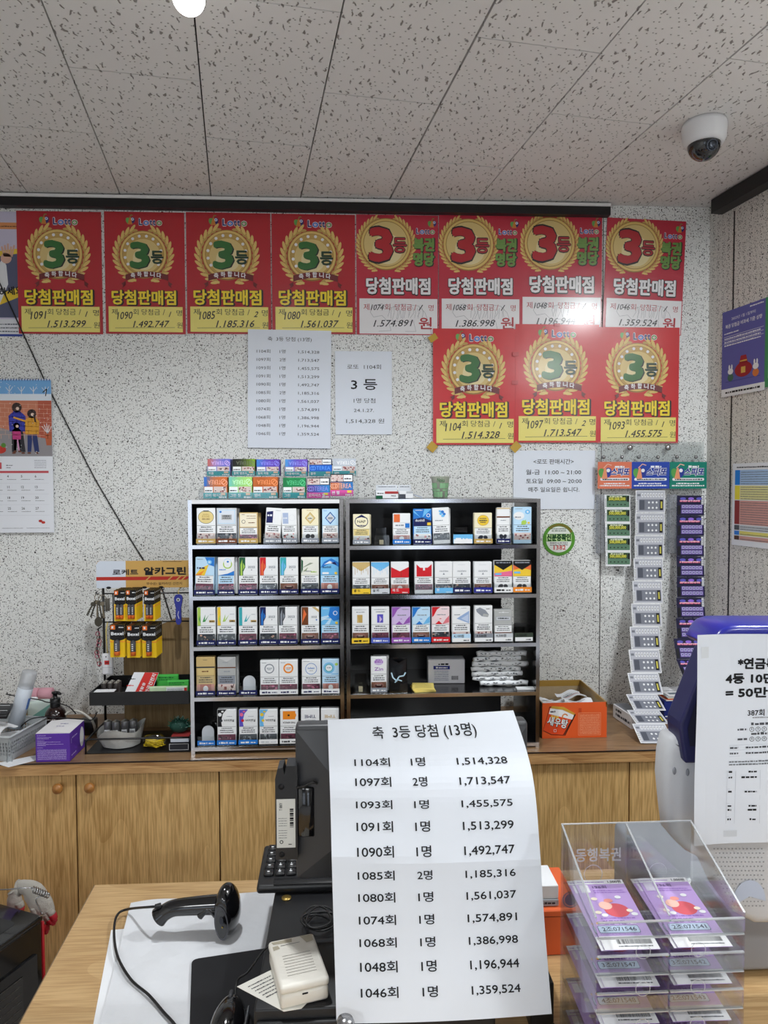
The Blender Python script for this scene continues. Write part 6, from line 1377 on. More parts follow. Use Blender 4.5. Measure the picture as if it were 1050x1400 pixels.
MB().box(xl(DYF)+.0805, DXR-.0505, DYN+.12+1.4, DYN+.14+1.4, -ZD+.1, -.0245, DW).build('front_panel', t)

# white protective sheet over the left of the desk
CLO = mat('white_cloth', C(222, 224, 228), .6, bump=.35, bscale=22)
b0 = on(346, 1386, .82); c = [on(179, 1237, ZD), on(372, 1221, ZD), on(430, 1440, ZD), on(128, 1440, ZD)]; c[1].x = c[2].x = b0.x-.006
def clof(u, v):
    p = (c[0].lerp(c[1], u)).lerp(c[3].lerp(c[2], u), v)
    p.z = ZD+.004+.0016*math.sin(u*9+v*4)*math.sin(v*7+1)+.0012*abs(math.sin(u*11+v*9))+.0010*abs(math.sin(v*17-u*8))
    return p
mb = MB(); mb.grid(lambda u, v: clof(u, 1-v), 40, 40, CLO); mb.grid(lambda u, v: clof(u, v)-Vector((0, 0, .0006)), 10, 10, CLO)
tag(mb.rel((c[0].x, c[0].y, ZD)).build('protective_sheet', loc=(c[0].x, c[0].y, ZD)), 'creased white protective sheet spread over the left of the desk', 'sheet')
c2 = [on(152, 1272, ZD), on(200, 1268, ZD), on(180, 1440, ZD), on(120, 1440, ZD)]
mb = MB().prism([(p.x-c2[0].x, p.y-c2[0].y) for p in c2], 0, .0006, W_, 'xy'); tag(mb.build('desk_paper', loc=(c2[0].x, c2[0].y, ZD+.0002)), 'white paper edge showing under the protective sheet on the desk', 'paper')
# mouse pad and mouse
q = [on(262, 1312, ZD+.009), on(356, 1296, ZD+.009), on(352, 1440, ZD+.009), on(258, 1440, ZD+.009)]
q[1].x = q[2].x = b0.x-.005; pad = mat('mouse_pad', C(20, 20, 24), .85); pts = []
for i in range(4):
    a, b_, c_ = q[i-1], q[i], q[(i+1) % 4]; d1 = (a-b_).normalized()*.012; d2 = (c_-b_).normalized()*.012
    for k in range(5): f = k/4; p = (b_+d1)*(1-f)**2+b_*2*f*(1-f)+(b_+d2)*f*f; pts.append((p.x-q[0].x, p.y-q[0].y))
tag(MB().prism(pts, 0, .003, pad, 'xy').build('mouse_pad', loc=(q[0].x, q[0].y, ZD+.0065)), 'black mouse pad on the white sheet in the foreground', 'mouse pad')
GLB = mat('gloss_black', C(14, 14, 17), .12, coat=.6); SAT = mat('satin_black', C(24, 25, 28), .42); BKP = mat('black_plastic', C(30, 31, 34), .36)
mp = on(312, 1396, ZD+.02); t = tag(empty('computer_mouse', (mp.x, mp.y, ZD+.0098)), 'glossy black computer mouse on the mouse pad, cut by the bottom edge', 'mouse')
mb = MB(); mb.blob((0, 0, .001), (.029, .055, .034), GLB, 24); mb.v = [Vector((p.x*(1-.15*p.y/.055), p.y, max(0, p.z))) for p in mb.v]; mb.build('body', t)
MB().rbox(-.0035, .0035, .02, .036, .024, .0345, .003, mat('wheel_grey', C(60, 62, 66), .5), 2).build('wheel', t)
MB().rbox(.0255, .0295, -.02, .025, .006, .016, .0018, mat('side_silver', C(150, 154, 160), .25, metal=.8), 2).build('side_button', t)
# register base
ZB = .82
BX0, BX1, BY0, BY1 = b0.x, .205, b0.y, -1.095
t = tag(empty('cash_drawer', (BX0, BY0, ZD+.0003)), 'wide black cash drawer under the keyboard and monitor', 'cash drawer')
W = BX1-BX0; H = ZB-ZD; D = BY1-BY0
MB().rbox(0, W, .006, D, 0, H, .003, SAT, 2).build('body', t)
mb = MB().rbox(.004, W-.004, -.002, .0055, .012, H-.014, .002, SAT, 2); mb.rbox(W*.5-.012, W*.5+.012, -.005, -.0015, H*.4, H*.4+.024, .003, STL, 2); mb.build('drawer_front', t)
for xx in (.03, W-.03): MB().lathe([(.0005, H), (.012, H), (.012, H+.0006), (.0005, H+.0007)], SAT, 12, Matrix.Translation((xx, .03, 0))).build('screw_cap', t)
p = on(392, 1226, ZB); tag(MB().lathe([(.0005, 0), (.0085, 0), (.0085, .0015), (.0005, .0016)], mat('old_brass', C(190, 160, 90), .35, metal=.8), 20).build('coin', loc=(p.x, p.y-.006, ZB+.0009)), 'brass coin lying on the cash drawer below the keyboard', 'coin')
# keyboard
k0 = on(350, 1222, ZB+.006); KW = .44; KY0 = k0.y+.004; KD = .125
t = tag(empty('keyboard', (k0.x, KY0, ZB+.001), (.10, 0, 0)), 'black keyboard with number pad lying behind the cash drawer monitor', 'keyboard')
mb = MB().rbox(0, KW, 0, KD, .0, .016, .006, BKP, 3); mb.rbox(.03, KW-.03, .003, .02, .0155, .018, .001, SAT, 1)
for xx in (.02, KW-.04): mb.box(xx, xx+.02, KD-.012, KD-.004, -.0, .002, BKP)
mb.build('body', t)
mb = MB(); KEY = mat('key_cap', C(22, 22, 25), .4); mk = MB(); P = Pr(mk, (0, 0, 0), (1, 0, 0), (0, 1, 0))
for r in range(5):
    for cI in range(21):
        x = .010+cI*.0202+(.006 if cI >= 4 else 0); y = .027+r*.0185
        if x+.018 > KW-.006: continue
        mb.rbox(x, x+.0175, y, y+.0163, .015, .0215, .002, KEY, 1)
        P.O = Vector((0, 0, .0217)); P.rect(x+.006, y+.006, x+.0105, y+.0085, W_, 1)
        if cI in (1, 2): P.rect(x+.007, y+.010, x+.0085, y+.013, W_, 1)
mb.build('keys', t); mk.build('key_marks', t)
# cable coil
p = on(436, 1268, ZB); mb = MB()
pts = []
for k in range(70): a = k*.42; r = .024+.006*math.sin(k*.7); pts.append((r*math.cos(a), r*1.2*math.sin(a)*(.8+.2*math.sin(k*.31)), .005+.012*(.5+.5*math.sin(k*.23))))
mb.tube(smooth(pts, 3), .0016, CB, 6)
tag(mb.build('cable_coil', loc=(p.x, p.y, ZB+.001)), 'coiled black cable on the cash drawer beside the hanging list', 'cable')
# white button box on a receipt
RC = paper(232, 230, 222)
pl = [on(324, 1350, ZB), on(373, 1326, ZB), on(436, 1356, ZB), on(412, 1380, ZB), on(388, 1384, ZB)]
mb = MB().prism([(a.x-pl[0].x, a.y-pl[0].y) for a in pl], 0, .0005, RC, 'xy'); P = Pr(mb, (0, 0, .0006), (1, .0, 0), (0, 1, 0)); 
uu = (pl[1]-pl[0]).normalized(); P = Pr(mb, (0, 0, .0006), tuple(uu), (-uu.y, uu.x, 0))
for r in range(6): P.micro(.012+.002*r, .05, -.012-.007*r, .0022, paper(70, 70, 76), 1)
tag(mb.build('receipt_slip', loc=(pl[0].x, pl[0].y, ZB+.0008)), 'white receipt slip under the small white box on the cash drawer', 'receipt')
p = on(407, 1312, ZB+.033); IV = mat('ivory_plastic', C(232, 228, 218), .45)
t = tag(empty('white_plastic_box', (p.x, p.y, ZB+.0016), (0, 0, .27)), 'small white plastic box with engraved lines on the receipt slip', 'plastic box')
mb = MB().rbox(-.034, .034, -.052, .052, 0, .020, .004, IV, 2); mb.box(-.004, .004, -.0526, -.0518, .016, .018, K_); mb.build('base', t)
mb = MB().rbox(-.0352, .0352, -.0532, .0532, .0205, .0335, .005, IV, 3); P = Pr(mb, (-.035, -.053, .0337), (1, 0, 0), (0, 1, 0))
TP = paper(176, 168, 148); P.poly([(.004, .100), (.035, .100), (.034, .092), (.006, .094)], TP, 1); P.poly([(.055, .084), (.066, .086), (.066, .101), (.048, .102)], TP, 1); P.poly([(.004, .080), (.014, .082), (.012, .090), (.004, .089)], TP, 1)
for r in range(8): P.line([(.014, .020+.0062*r), (.056, .020+.0062*r)], .0009, paper(150, 146, 138), 1)
P.line([(.016, .088), (.045, .088)], .0009, paper(90, 90, 90), 2); mb.build('lid', t)
cable('thin_cable', smooth([on(322, 1362, ZD+.042), on(325, 1340, ZD+.05), on(338, 1330, ZB-.03), on(347, 1318, ZB+.004), on(360, 1300, ZB+.004), on(372, 1290, ZB+.010)]), .0016, CB, 'thin black cable from the mouse up to the white plastic box')

# barcode scanner on the sheet
YS = -1.215
sc = lambda px, py, dy=0: at(px, py, y=YS+dy)
o = sc(262, 1262); O = Vector((o.x, YS, ZD+.006)); t = tag(empty('barcode_scanner', O), 'black handheld barcode scanner lying on the white sheet', 'barcode scanner')
mb = MB()
ctr = smooth([sc(217, 1254), sc(226, 1247), sc(240, 1241), sc(272, 1238), sc(305, 1236)], 6); n = len(ctr)
mb.tube(ctr, [.0175-.003*min(1, k/6)+.0035*max(0, (k-12)/12) for k in range(n)], GLB, 18); mb.rel(O).build('handle', t)
mb = MB(); hc = sc(311.5, 1242); hz = (sc(311, 1210).z-sc(311, 1277).z)/2
mb.blob((0, 0, 0), (.0215, .034, hz), GLB, 28); mb.v = [Vector((p.x*(1 if abs(p.z) < .02 else .98), max(-.026, p.y), p.z)) for p in mb.v]; mb.xf(Matrix.Translation(hc) @ Matrix.Rotation(-.07, 4, 'Y') @ Matrix.Rotation(-.25, 4, 'Z')); mb.rel(O).build('head', t)
mb = MB(); M = Matrix.Translation(hc) @ Matrix.Rotation(-.07, 4, 'Y') @ Matrix.Rotation(-.25, 4, 'Z')
P = Pr(mb, (0, -.0264, -.012), eps=.0004); P.disc(-.002, 0, .0135, mat('scanner_rim', C(74, 74, 80), .3), 1, hz*.68, 24); P.disc(-.002, 0, .0108, mat('scanner_window', C(6, 6, 8), .06, coat=.8), 2, hz*.58, 24); P.disc(-.001, .006, .004, paper(60, 62, 70), 3, .008, 12); P.disc(.0, -.006, .0018, paper(150, 130, 60), 4, n=8)
mb.xf(M).rel(O).build('window', t)
mb = MB().tube(smooth([sc(275, 1248), sc(279, 1243), sc(284, 1238), sc(291, 1239), sc(297, 1246)], 4), .006, GLB, 10); mb.xf(Matrix.Translation((0, -.012, 0))); mb.rel(O).build('trigger', t)
pts = smooth([sc(219, 1239, -.0), sc(205, 1240), on(175, 1243, ZD+.016), on(161, 1250, ZD+.012), on(156, 1270, ZD+.012), on(160, 1305, ZD+.012), on(178, 1338, ZD+.012), on(203, 1360, ZD+.012), on(222, 1382, ZD+.012), on(242, 1406, ZD+.012), on(252, 1440, ZD+.012)])
mb = MB().tube(pts, .0023, CB, 8); mb.tube(pts[:5], [.006, .0055, .005, .0045, .004], CB, 10); mb.rel(O).build('cord', t)

# monitor seen from behind
MY = -1.405
f = lambda px, py, y=MY: at(px, py, y=y)
A, B = f(405, 1203), f(722, 986); W = B.x-A.x; H = B.z-A.z; MG = mat('monitor_shell', C(58, 59, 62), .42); MGD = mat('monitor_dark', C(36, 37, 40), .45)
t = tag(empty('computer_monitor', (A.x, MY, ZB+.001)), 'dark grey monitor seen from behind under the hanging win list', 'monitor'); zb = A.z-ZB-.001
MB().rbox(0, W, 0, .03, zb, zb+H, .006, MG, 2).build('bezel', t)
MB().rbox(.012, W-.012, .0302, .032, zb+.012, zb+H-.012, .0008, mat('screen_off', C(10, 10, 12), .1), 1).build('screen', t)
mb = MB(); i0, i1 = .004, .055
vs = [(.002, 0, zb+.004), (W-.002, 0, zb+.004), (W-.002, 0, zb+H-.008), (.002, 0, zb+H-.008), (.06, -.022, zb+.06), (W-.06, -.022, zb+.06), (W-.06, -.022, zb+H-.075), (.06, -.022, zb+H-.075)]
mb.add(vs, [(0, 1, 5, 4), (1, 2, 6, 5), (2, 3, 7, 6), (3, 0, 4, 7), (4, 5, 6, 7)], MG)
mb.build('rear_shell', t)
mb = MB().rbox(.004, .030, -.012, .004, zb+H*.30, zb+H*.62, .002, GLB, 1); mb.tube(smooth([(-.006, -.006, zb+H*.62), (.010, -.014, zb+H*.63), (.026, -.016, zb+H*.66), (.034, -.015, zb+H*.65)]), .0022, CB, 6); mb.build('port_cover', t)
mb = MB().rbox(W/2-.04, W/2+.04, .0, .025, .002, zb+.02, .006, MGD, 2); mb.rbox(W/2-.10, W/2+.10, -.06, .09, .0, .012, .005, MGD, 2); mb.build('stand', t)
# card reader on the monitor's left side
A2, B2 = f(378, 1170), f(407, 1043); w = B2.x-A2.x; h = B2.z-A2.z; z0 = A2.z-ZB-.001; xo = A2.x-A.x
mb = MB().prism([(xo, z0), (xo+w, z0), (xo+w, z0+h), (xo+w*.5, z0+h), (xo+w*.43, z0+h-.014), (xo+w*.36, z0+h-.002), (xo+.004, z0+h-.004), (xo, z0+h-.02)], -.012, .022, BKP)
for zz in (z0+.008, z0+h-.032): mb.tube([(xo+w*.28, -.0126, zz), (xo+w*.28, -.0118, zz)], .0045, K_, 14)
rd = mb.build('card_reader', t)
mb = MB().box(xo+.002, xo+w*.9, -.0128, -.0122, z0+h*.13, z0+h*.65, paper(216, 216, 210)); P = Pr(mb, (xo+.002, -.0128, z0+h*.13)); lw, lh = w*.85, h*.52
for r in range(12): P.rect(lw*.70, lh*(.42+.032*r), lw*.9, lh*(.42+.032*r)+lh*(.012+.010*(r % 3)), K_, 1)
P.text('T 880Y', lw*.30, lh*.77, lw*.22, K_, 1, w=lh*.16, rot=PI/2, bold=.01)
for cI in range(4): P.micro(lw*.1, lw*.55, lh*(.2+.05*cI), lh*.012, paper(80, 80, 84), 1); P.micro(lw*.1, lw*.55, lh*(.45+.05*cI), lh*.012, paper(80, 80, 84), 1)
P.ring(lw*.25, lh*.12, lw*.06, lw*.1, K_, 1, 12); P.micro(lw*.62, lw*.8, lh*.06, lh*.02, K_, 1)
mb.build('label', rd)

# the big printed win list hanging in front of the monitor
rows = [(0, (448, 984, 1.068), (702, 971.5, 1.092)), (.13, (449.5, 1036, 1.052), (721, 1030, 1.066)), (.27, (451.5, 1090, 1.035), (731.5, 1085, 1.036)), (.5, (454, 1188, 1.005), (739, 1182, 1.004)), (.75, (457, 1294, .975), (746.5, 1286, .973)), (1, (460, 1400, .945), (754, 1385, .943))]
def rowpt(r): 
    (l, lp, ldp), (q_, rp, rdp) = r[1], r[2]
    return at(l, lp, y=-2.5+ldp), at(q_, rp, y=-2.5+rdp)
RP = [(r[0],)+rowpt(r) for r in rows]
def crm(a, b_, c_, d_, t_): return .5*((2*b_)+(c_-a)*t_+(2*a-5*b_+4*c_-d_)*t_*t_+(3*b_-a-3*c_+d_)*t_**3)
def surf(s, v):
    i = 0
    while i < len(RP)-2 and v > RP[i+1][0]: i += 1
    t_ = (v-RP[i][0])/(RP[i+1][0]-RP[i][0]); a, d_ = RP[max(i-1, 0)], RP[min(i+2, len(RP)-1)]
    L = crm(a[1], RP[i][1], RP[i+1][1], d_[1], t_); Rr = crm(a[2], RP[i][2], RP[i+1][2], d_[2], t_)
    p = L.lerp(Rr, s); p.y += .004*math.sin(PI*s)*(-1)+.0015*math.sin(v*9+s*2)-.0035*math.exp(-abs(v-.46-.03*s)/.07)-.0025*math.exp(-((v-.26)/.06)**2)*(1-s); return p
WS, HS = .297, .42
mb = MB(); P = Pr(mb, (0, 0, 0), eps=.0005)
G = 48; SH2 = mat('paper_white', C(232, 237, 245), .65)
for jj in range(G):
    for ii in range(20): P.rect(WS*ii/20, HS*jj/G, WS*(ii+1)/20, HS*(jj+1)/G, SH2, 0)
nsheet = len(mb.v)
ux = lambda px: (px-448)/266*WS; vy = lambda t_: HS*(1-t_)
P.text('축  3등 당첨 (13명)', ux(508), vy(.073), .0172, K_, 1, w=ux(652)-ux(508), res=4, bold=.012)
for i, (a, b_, c_) in enumerate(ROWS):
    y = vy(.163+.0737*i); dx = (.006*i/10)*-1.3
    P.text(a, ux(481)+dx*.3, y, .0152, K_, 1, w=ux(528.5)-ux(482), res=4, bold=.014); P.text(b_, ux(555), y, .0152, K_, 1, w=ux(574)-ux(555), res=4, bold=.014); P.text(c_, ux(616), y, .0150, K_, 1, w=ux(684)-ux(616)+dx, res=4, bold=.014)
def bend(p):
    s, v = p.x/WS, 1-p.z/HS; q_ = surf(s, v); e = .004
    du = surf(min(1, s+e), v)-surf(max(0, s-e), v); dv = surf(s, max(0, v-e))-surf(s, min(1, v+e)); nn = du.cross(dv).normalized()
    return q_+nn*(-p.y)
mb.deform(bend)
O = surf(0, 0).copy(); mb.rel(O); mb.sm = [True]*len(mb.sm)
tag(mb.build('win_list', loc=O), 'large white sheet listing eleven wins hanging over the monitor back', 'paper sheet')
# steel post with round cap holding its lower corner
p = at(472, 1399, y=-1.585)
t = tag(empty('sheet_post', (p.x, -1.585, ZD+.0005)), 'small steel post with round cap at the sheet bottom left corner', 'post'); h = p.z-ZD
MB().lathe([(.0005, 0), (.014, 0), (.014, .003), (.005, .004), (.005, h-.008)], STL, 20).build('stem', t)
MB().lathe([(.005, h-.008), (.0115, h-.007), (.0125, h), (.010, h+.006), (.0005, h+.007)], STL, 24).build('cap', t)

# orange carton, white carton on it and black device right of the sheet
A = on(700, 1345, ZD); YO = -1.30; A = at(690, 1300, y=YO); B = at(797, 1243, y=YO)
mb = MB().rbox(0, B.x-A.x, 0, .14, 0, B.z-ZD-.001, .002, paper(226, 104, 58), 1, smooth=False); P = Pr(mb); P.line([(0, .07), (B.x-A.x, .07)], .0012, paper(120, 50, 24), 2); P.ring((B.x-A.x)*.84, .1, .012, .015, paper(150, 130, 160), 2, 20)
P.disc((B.x-A.x)*.84, .1, .011, paper(120, 110, 150), 2, n=18); tag(mb.build('orange_carton', loc=(A.x, YO, ZD+.0005)), 'orange carton standing behind the ticket dispenser on the desk', 'box')
zt2 = B.z; A3 = at(716, 1240, y=YO+.01); B3 = at(764, 1212, y=YO+.01)
mb = MB().rbox(0, B3.x-A3.x, 0, .07, 0, .012, .001, paper(170, 174, 180), 1, smooth=False); mb.rbox(0, B3.x-A3.x, .002, .07, .0125, B3.z-zt2, .001, W_, 1, smooth=False); P = Pr(mb, (0, .002, .0)); P.micro(.004, .03, .022, .005, paper(90, 94, 100), 2); P.micro(.004, (B3.x-A3.x)*.9, .004, .004, paper(60, 60, 66), 12)
tag(mb.build('white_carton', loc=(A3.x, YO+.01, zt2+.0008)), 'white paper carton lying on the orange carton beside the sheet', 'box')
mb = MB().tube([(0, 0, 0), (0, .05, 0)], .024, W_, 24); tag(mb.build('paper_roll', loc=((A3.x+B3.x)/2-.012, YO+.0905, zt2+.0255)), 'white paper roll behind the white carton on the orange carton', 'paper roll')
A = at(722, 1390, y=-1.47); t = tag(empty('network_box', (A.x+.004, -1.47, ZD+.0005)), 'small black electronic box with green light right of the sheet', 'electronic box')
MB().rbox(0, .036, 0, .12, 0, .075, .003, SAT, 2).build('case', t); MB().lathe([(.0004, 0), (.0014, 0), (.0014, .001), (.0004, .0012)], mat('green_led', C(90, 255, 60), .3, emit=3), 8, Matrix.Translation((.022, .0, .045)) @ Matrix.Rotation(PI/2, 4, 'X')).build('green_light', t)
mb = MB(); mb.tube(smooth([(0, 0, .004), (.01, -.02, .01), (.006, -.04, .02), (.016, -.05, .006), (.012, -.02, .03), (.02, .0, .035)]), .0022, CB, 6); tag(mb.build('desk_cable', loc=(A.x+.010, -1.50, ZD+.0005)), 'short black cable in front of the small electronic box', 'cable')

# ---------------------------------------------------------------- lottery terminal at the right
TW = mat('terminal_grey', C(206, 208, 212), .5, noise=.02, bscale=300); TNV = mat('terminal_navy', C(26, 26, 78), .4); TBL = mat('terminal_blue', C(36, 40, 150), .3, coat=.3); TGR = mat('terminal_base_grey', C(146, 149, 156), .5)
TY = -1.455
def outl(pts, y): return [(p.x, p.z) for p in (at(a, b_, y=y) for a, b_ in pts)]
TO = Vector((at(950, 1100, y=TY).x+.1, TY, ZD+.0005)); t = tag(empty('lottery_terminal', TO), 'white and navy lottery terminal at the right end of the desk', 'lottery terminal')
def bev(mb_, r):
    bm = bmesh.new(); vv = [bm.verts.new(p) for p in mb_.v]
    for f_ in mb_.f:
        try: bm.faces.new([vv[k] for k in f_])
        except ValueError: pass
    bmesh.ops.dissolve_limit(bm, angle_limit=.02, verts=bm.verts[:], edges=bm.edges[:]); bm.normal_update()
    ed = [e for e in bm.edges if len(e.link_faces) == 2 and e.calc_face_angle() > .9]
    bmesh.ops.bevel(bm, geom=ed, offset=r, segments=3, profile=.5, affect='EDGES'); return bm
body = [(922, 1008), (917, 1014), (912, 1036), (910, 1068), (914, 1110), (918, 1143), (930, 1157), (942, 1168), (957, 1176), (968, 1186), (985, 1222), (1000, 1243), (1013, 1255), (1034, 1266), (1180, 1266), (1180, 1008)]
m0 = MB().prism(outl(body, TY), TY, TY+.05, TW); mb = MB(); mb.frombm(bev(m0, .014), TW, True)
for px, py in ((922, 1054), (940, 1056)): mb.blob(at(px, py, y=TY), (.003, .002, .006), TGR, 10)
mb.rel(TO).build('body', t)
P0 = MB(); P = Pr(P0, (0, TY-.0008, 0))
for r in range(14):
    for q_ in range(14):
        c_ = at(976+q_*5+(r % 2)*2.5, 1160+r*6, y=TY)
        if 1160+r*6 < 1186+(q_*5+976-968)*1.6: P.disc(c_.x, c_.z, .0012, paper(150, 152, 158), 1, n=6)
e = at(1024, 1232, y=TY); P.poly([(e.x+.026*math.cos(PI*k/12), e.z+.034*math.sin(PI*k/12)) for k in range(13)]+[(e.x-.02, e.z-.003), (e.x, e.z+.008)], paper(196, 206, 226), 2)  # pale half-oval: a reflection painted on the body front
P0.rel(TO).build('grille_and_reflection', t)
arm = [(1180, 890), (970, 890), (957, 922), (931, 988), (930, 998), (932, 1016), (936, 1040), (939, 1044), (1180, 1044)]
m0 = MB().prism(outl(arm, TY-.012), TY-.012, TY+.035, TNV); mb = MB(); mb.frombm(bev(m0, .004), TNV, False); P = Pr(mb, (0, TY-.0126, 0))
P.poly(outl([(957, 940), (940, 996), (943, 1020), (1178, 1020), (1178, 938)], TY-.012), mat('terminal_recess', C(14, 14, 44), .5), 1); mb.rel(TO).build('display_arm', t)
lid = [(974, 884), (980, 872), (984, 866), (989, 861), (995, 858), (1002, 856), (1012, 855.5), (1180, 855.5), (1180, 889), (974, 889)]
m0 = MB().prism(outl(lid, TY-.02), TY-.02, TY+.07, TBL); mb = MB(); mb.frombm(bev(m0, .008), TBL, True); mb.rel(TO).build('lid', t)
zb2 = at(1100, 1266, y=TY).z-.001; a0 = at(838, 1121, z=zb2); 
mb = MB().rbox(a0.x, a0.x+.55, -1.37, a0.y, ZD+.006, zb2, .012, TGR, 3); mb.rel(TO).build('base', t)
for dx in (.30, .5):
    MB().lathe([(.0005, 0), (.028, 0), (.030, .004), (.024, .0055)], K_, 24, Matrix.Translation((a0.x+dx-TO.x, -1.345-TO.y, 0))).build('foot', t)
# sheet taped to the terminal
SY2 = -1.492; A = at(949, 1157, y=SY2); B = at(949, 868, y=SY2); Hs = B.z-A.z; Ws = .21
mb = MB(); P = Pr(mb, (0, 0, 0), eps=.0004)
for jj in range(16):
    for ii in range(12): P.rect(Ws*ii/12, Hs*jj/16, Ws*(ii+1)/12, Hs*(jj+1)/16, SH2, 0)
sx = lambda px: (px-949)/970*1.008; sz = lambda py: (1157-py)/970*1.008
P.text('*연금복권', sx(1010), sz(902), .0175, K_, 1, w=sx(1080)-sx(1010), bold=.045)
P.text('4등 10만원', sx(992), sz(923), .0165, K_, 1, w=sx(1080)-sx(992), bold=.045); P.text('= 50만원', sx(992), sz(943.5), .0165, K_, 1, w=sx(1072)-sx(992), bold=.045)
P.text('387회 당첨번호', sx(1025), sz(971), .011, K_, 1, w=.07, bold=.02); LG = paper(205, 210, 218); G6 = paper(80, 82, 88)
P.micro(sx(1032), sx(1100), sz(975), .002, paper(150, 150, 156), 1)
for y in (986, 1000): P.micro(sx(1030), sx(1100), sz(y-1), .004, G6, 1)
for y in (992, 1006):
    P.micro(sx(1010), sx(1024), sz(y), .0035, G6, 1)
    for q_ in range(5): P.ring(sx(1031+q_*9), sz(y-1), .0030, .0037, K_, 1, 14); P.rect(sx(1030.5+q_*9), sz(y), sx(1031.5+q_*9), sz(y-3), K_, 1)
for y in (1013, 1020, 1029): P.line([(sx(998), sz(y)), (sx(1150), sz(y))], .0006, LG, 1)
for y in (1018, 1026): P.micro(sx(999), sx(1011), sz(y), .003, G6, 1); P.micro(sx(1022), sx(1100), sz(y), .003, G6, 1)
for y in (1038, 1042): P.micro(sx(998), sx(1130), sz(y), .0025, paper(120, 124, 130), 1)
for y, w_ in ((1053, 12), (1061, 22), (1082, 17), (1103, 11), (1109, 12), (1123, 9)): P.micro(sx(998), sx(1003), sz(y), .003, K_, 1); P.micro(sx(1038-w_), sx(1038), sz(y), .003, K_, 1)
for y in (1050, 1056, 1077, 1098, 1118): P.line([(sx(996), sz(y)), (sx(1150), sz(y))], .0005, LG, 1)
for x in (996, 1008, 1043): P.line([(sx(x), sz(1050)), (sx(x), sz(1128))], .0005, LG, 1)
P.rect(sx(993), sz(1147), sx(1012), sz(1138), paper(214, 218, 224), 1); P.rect(sx(955), sz(886), sx(966), sz(870), paper(222, 226, 230), 1)
mb.deform(lambda p: Vector((p.x, p.y+.003*math.sin(p.x*38+p.z*9)*math.sin(p.z*14+1), p.z+.012*(p.x/Ws)*(1-p.z/Hs)*.6)))
mb.sm = [True]*len(mb.sm)
tag(mb.build('terminal_notice', loc=(A.x, SY2, A.z)), 'white notice with bold black writing taped to the lottery terminal front', 'paper sheet')

# ---------------------------------------------------------------- clear ticket dispenser
YB_, YF_ = -1.525, -1.668
ACD = clear('dispenser_acrylic', (.955, .965, .97, 1), .05, .06)
ACE = clear('acrylic_edge', (.9, .93, .94, 1), .3, .12, .35); FRO = clear('frosted_print', (.95, .95, .95, 1), .1, .3, .4)
X0, X1 = at(767, 1125, y=YB_).x, at(945, 1125, y=YB_).x; ZTB = at(850, 1125, y=YB_).z; ZTF = at(900, 1255, y=YF_).z
DO = Vector((X0, YB_, ZD+.0005)); t = tag(empty('ticket_dispenser', DO), 'clear acrylic two-column ticket dispenser on the front desk', 'ticket dispenser')
W = X1-X0; th = .0025; dY = YF_-YB_; hB, hF = ZTB-ZD, ZTF-ZD; XM = W*.485
mb = MB().box(0, W, -th, 0, 0, hB, ACD); mb.box(0, W, -th, 0, hB, hB+.0012, ACE); P = Pr(mb, (0, -th-.0004, 0)); P.text('동행복권', .020, hB-.052, .021, FRO, 1, w=.066, bold=.02); P.ring(.046, hB-.072, .0125, .0136, ACE, 1, 26); P.ring(.14, hB-.072, .0125, .0136, ACE, 1, 26); mb.build('back_panel', t)
for xx in (0, XM, W-th):
    mb = MB().prism([(-th-.0002, 0), (dY+.0027, 0), (dY+.0027, hF), (-th-.0002, hB-.001)], xx, xx+th, ACD, 'yz')
    mb.prism([(dY+.0027, hF), (-th-.0002, hB-.001), (-th-.0002, hB+.0004), (dY+.0027, hF+.0014)], xx, xx+th, ACE, 'yz'); mb.build('side_panel', t)
NT = 6; pitch = .047; ztop = at(900, 1300, y=YF_).z-ZD-.004
cols = ((th, XM), (XM+th, W-th))
for ci, (xa, xb) in enumerate(cols):
    for k in range(NT):
        z = ztop-pitch*k
        if z < .012: continue
        mb = MB().prism([(dY+.003, z-.002), (-th-.001, z+.012), (-th-.001, z+.0135), (dY+.003, z-.0005)], xa+.0004, xb-.0004, ACD, 'yz')
        zl = min(z+.040, hF); mb.box(xa+.0002, xb-.0002, dY, dY+.0022, z+.0215, zl, ACD); mb.box(xa, xb, dY-.0006, dY+.0024, z+.0200, z+.0215, ACE)
        mb.box(xa, xb, dY-.0006, dY+.0024, z-.003, z-.0012, ACE)
        if k == 0: mb.box(xa, xb, dY-.0006, dY+.0024, zl, zl+.0015, ACE)
        P = Pr(mb, (0, dY-.001, 0)); P.ring((xa+xb)/2+.012*(1-2*ci), z+.004, .0085, .0094, ACE, 1, 22); mb.build('pocket', t)
TV = paper(190, 160, 216); TVD = paper(150, 112, 190); BOXB = paper(196, 214, 236)
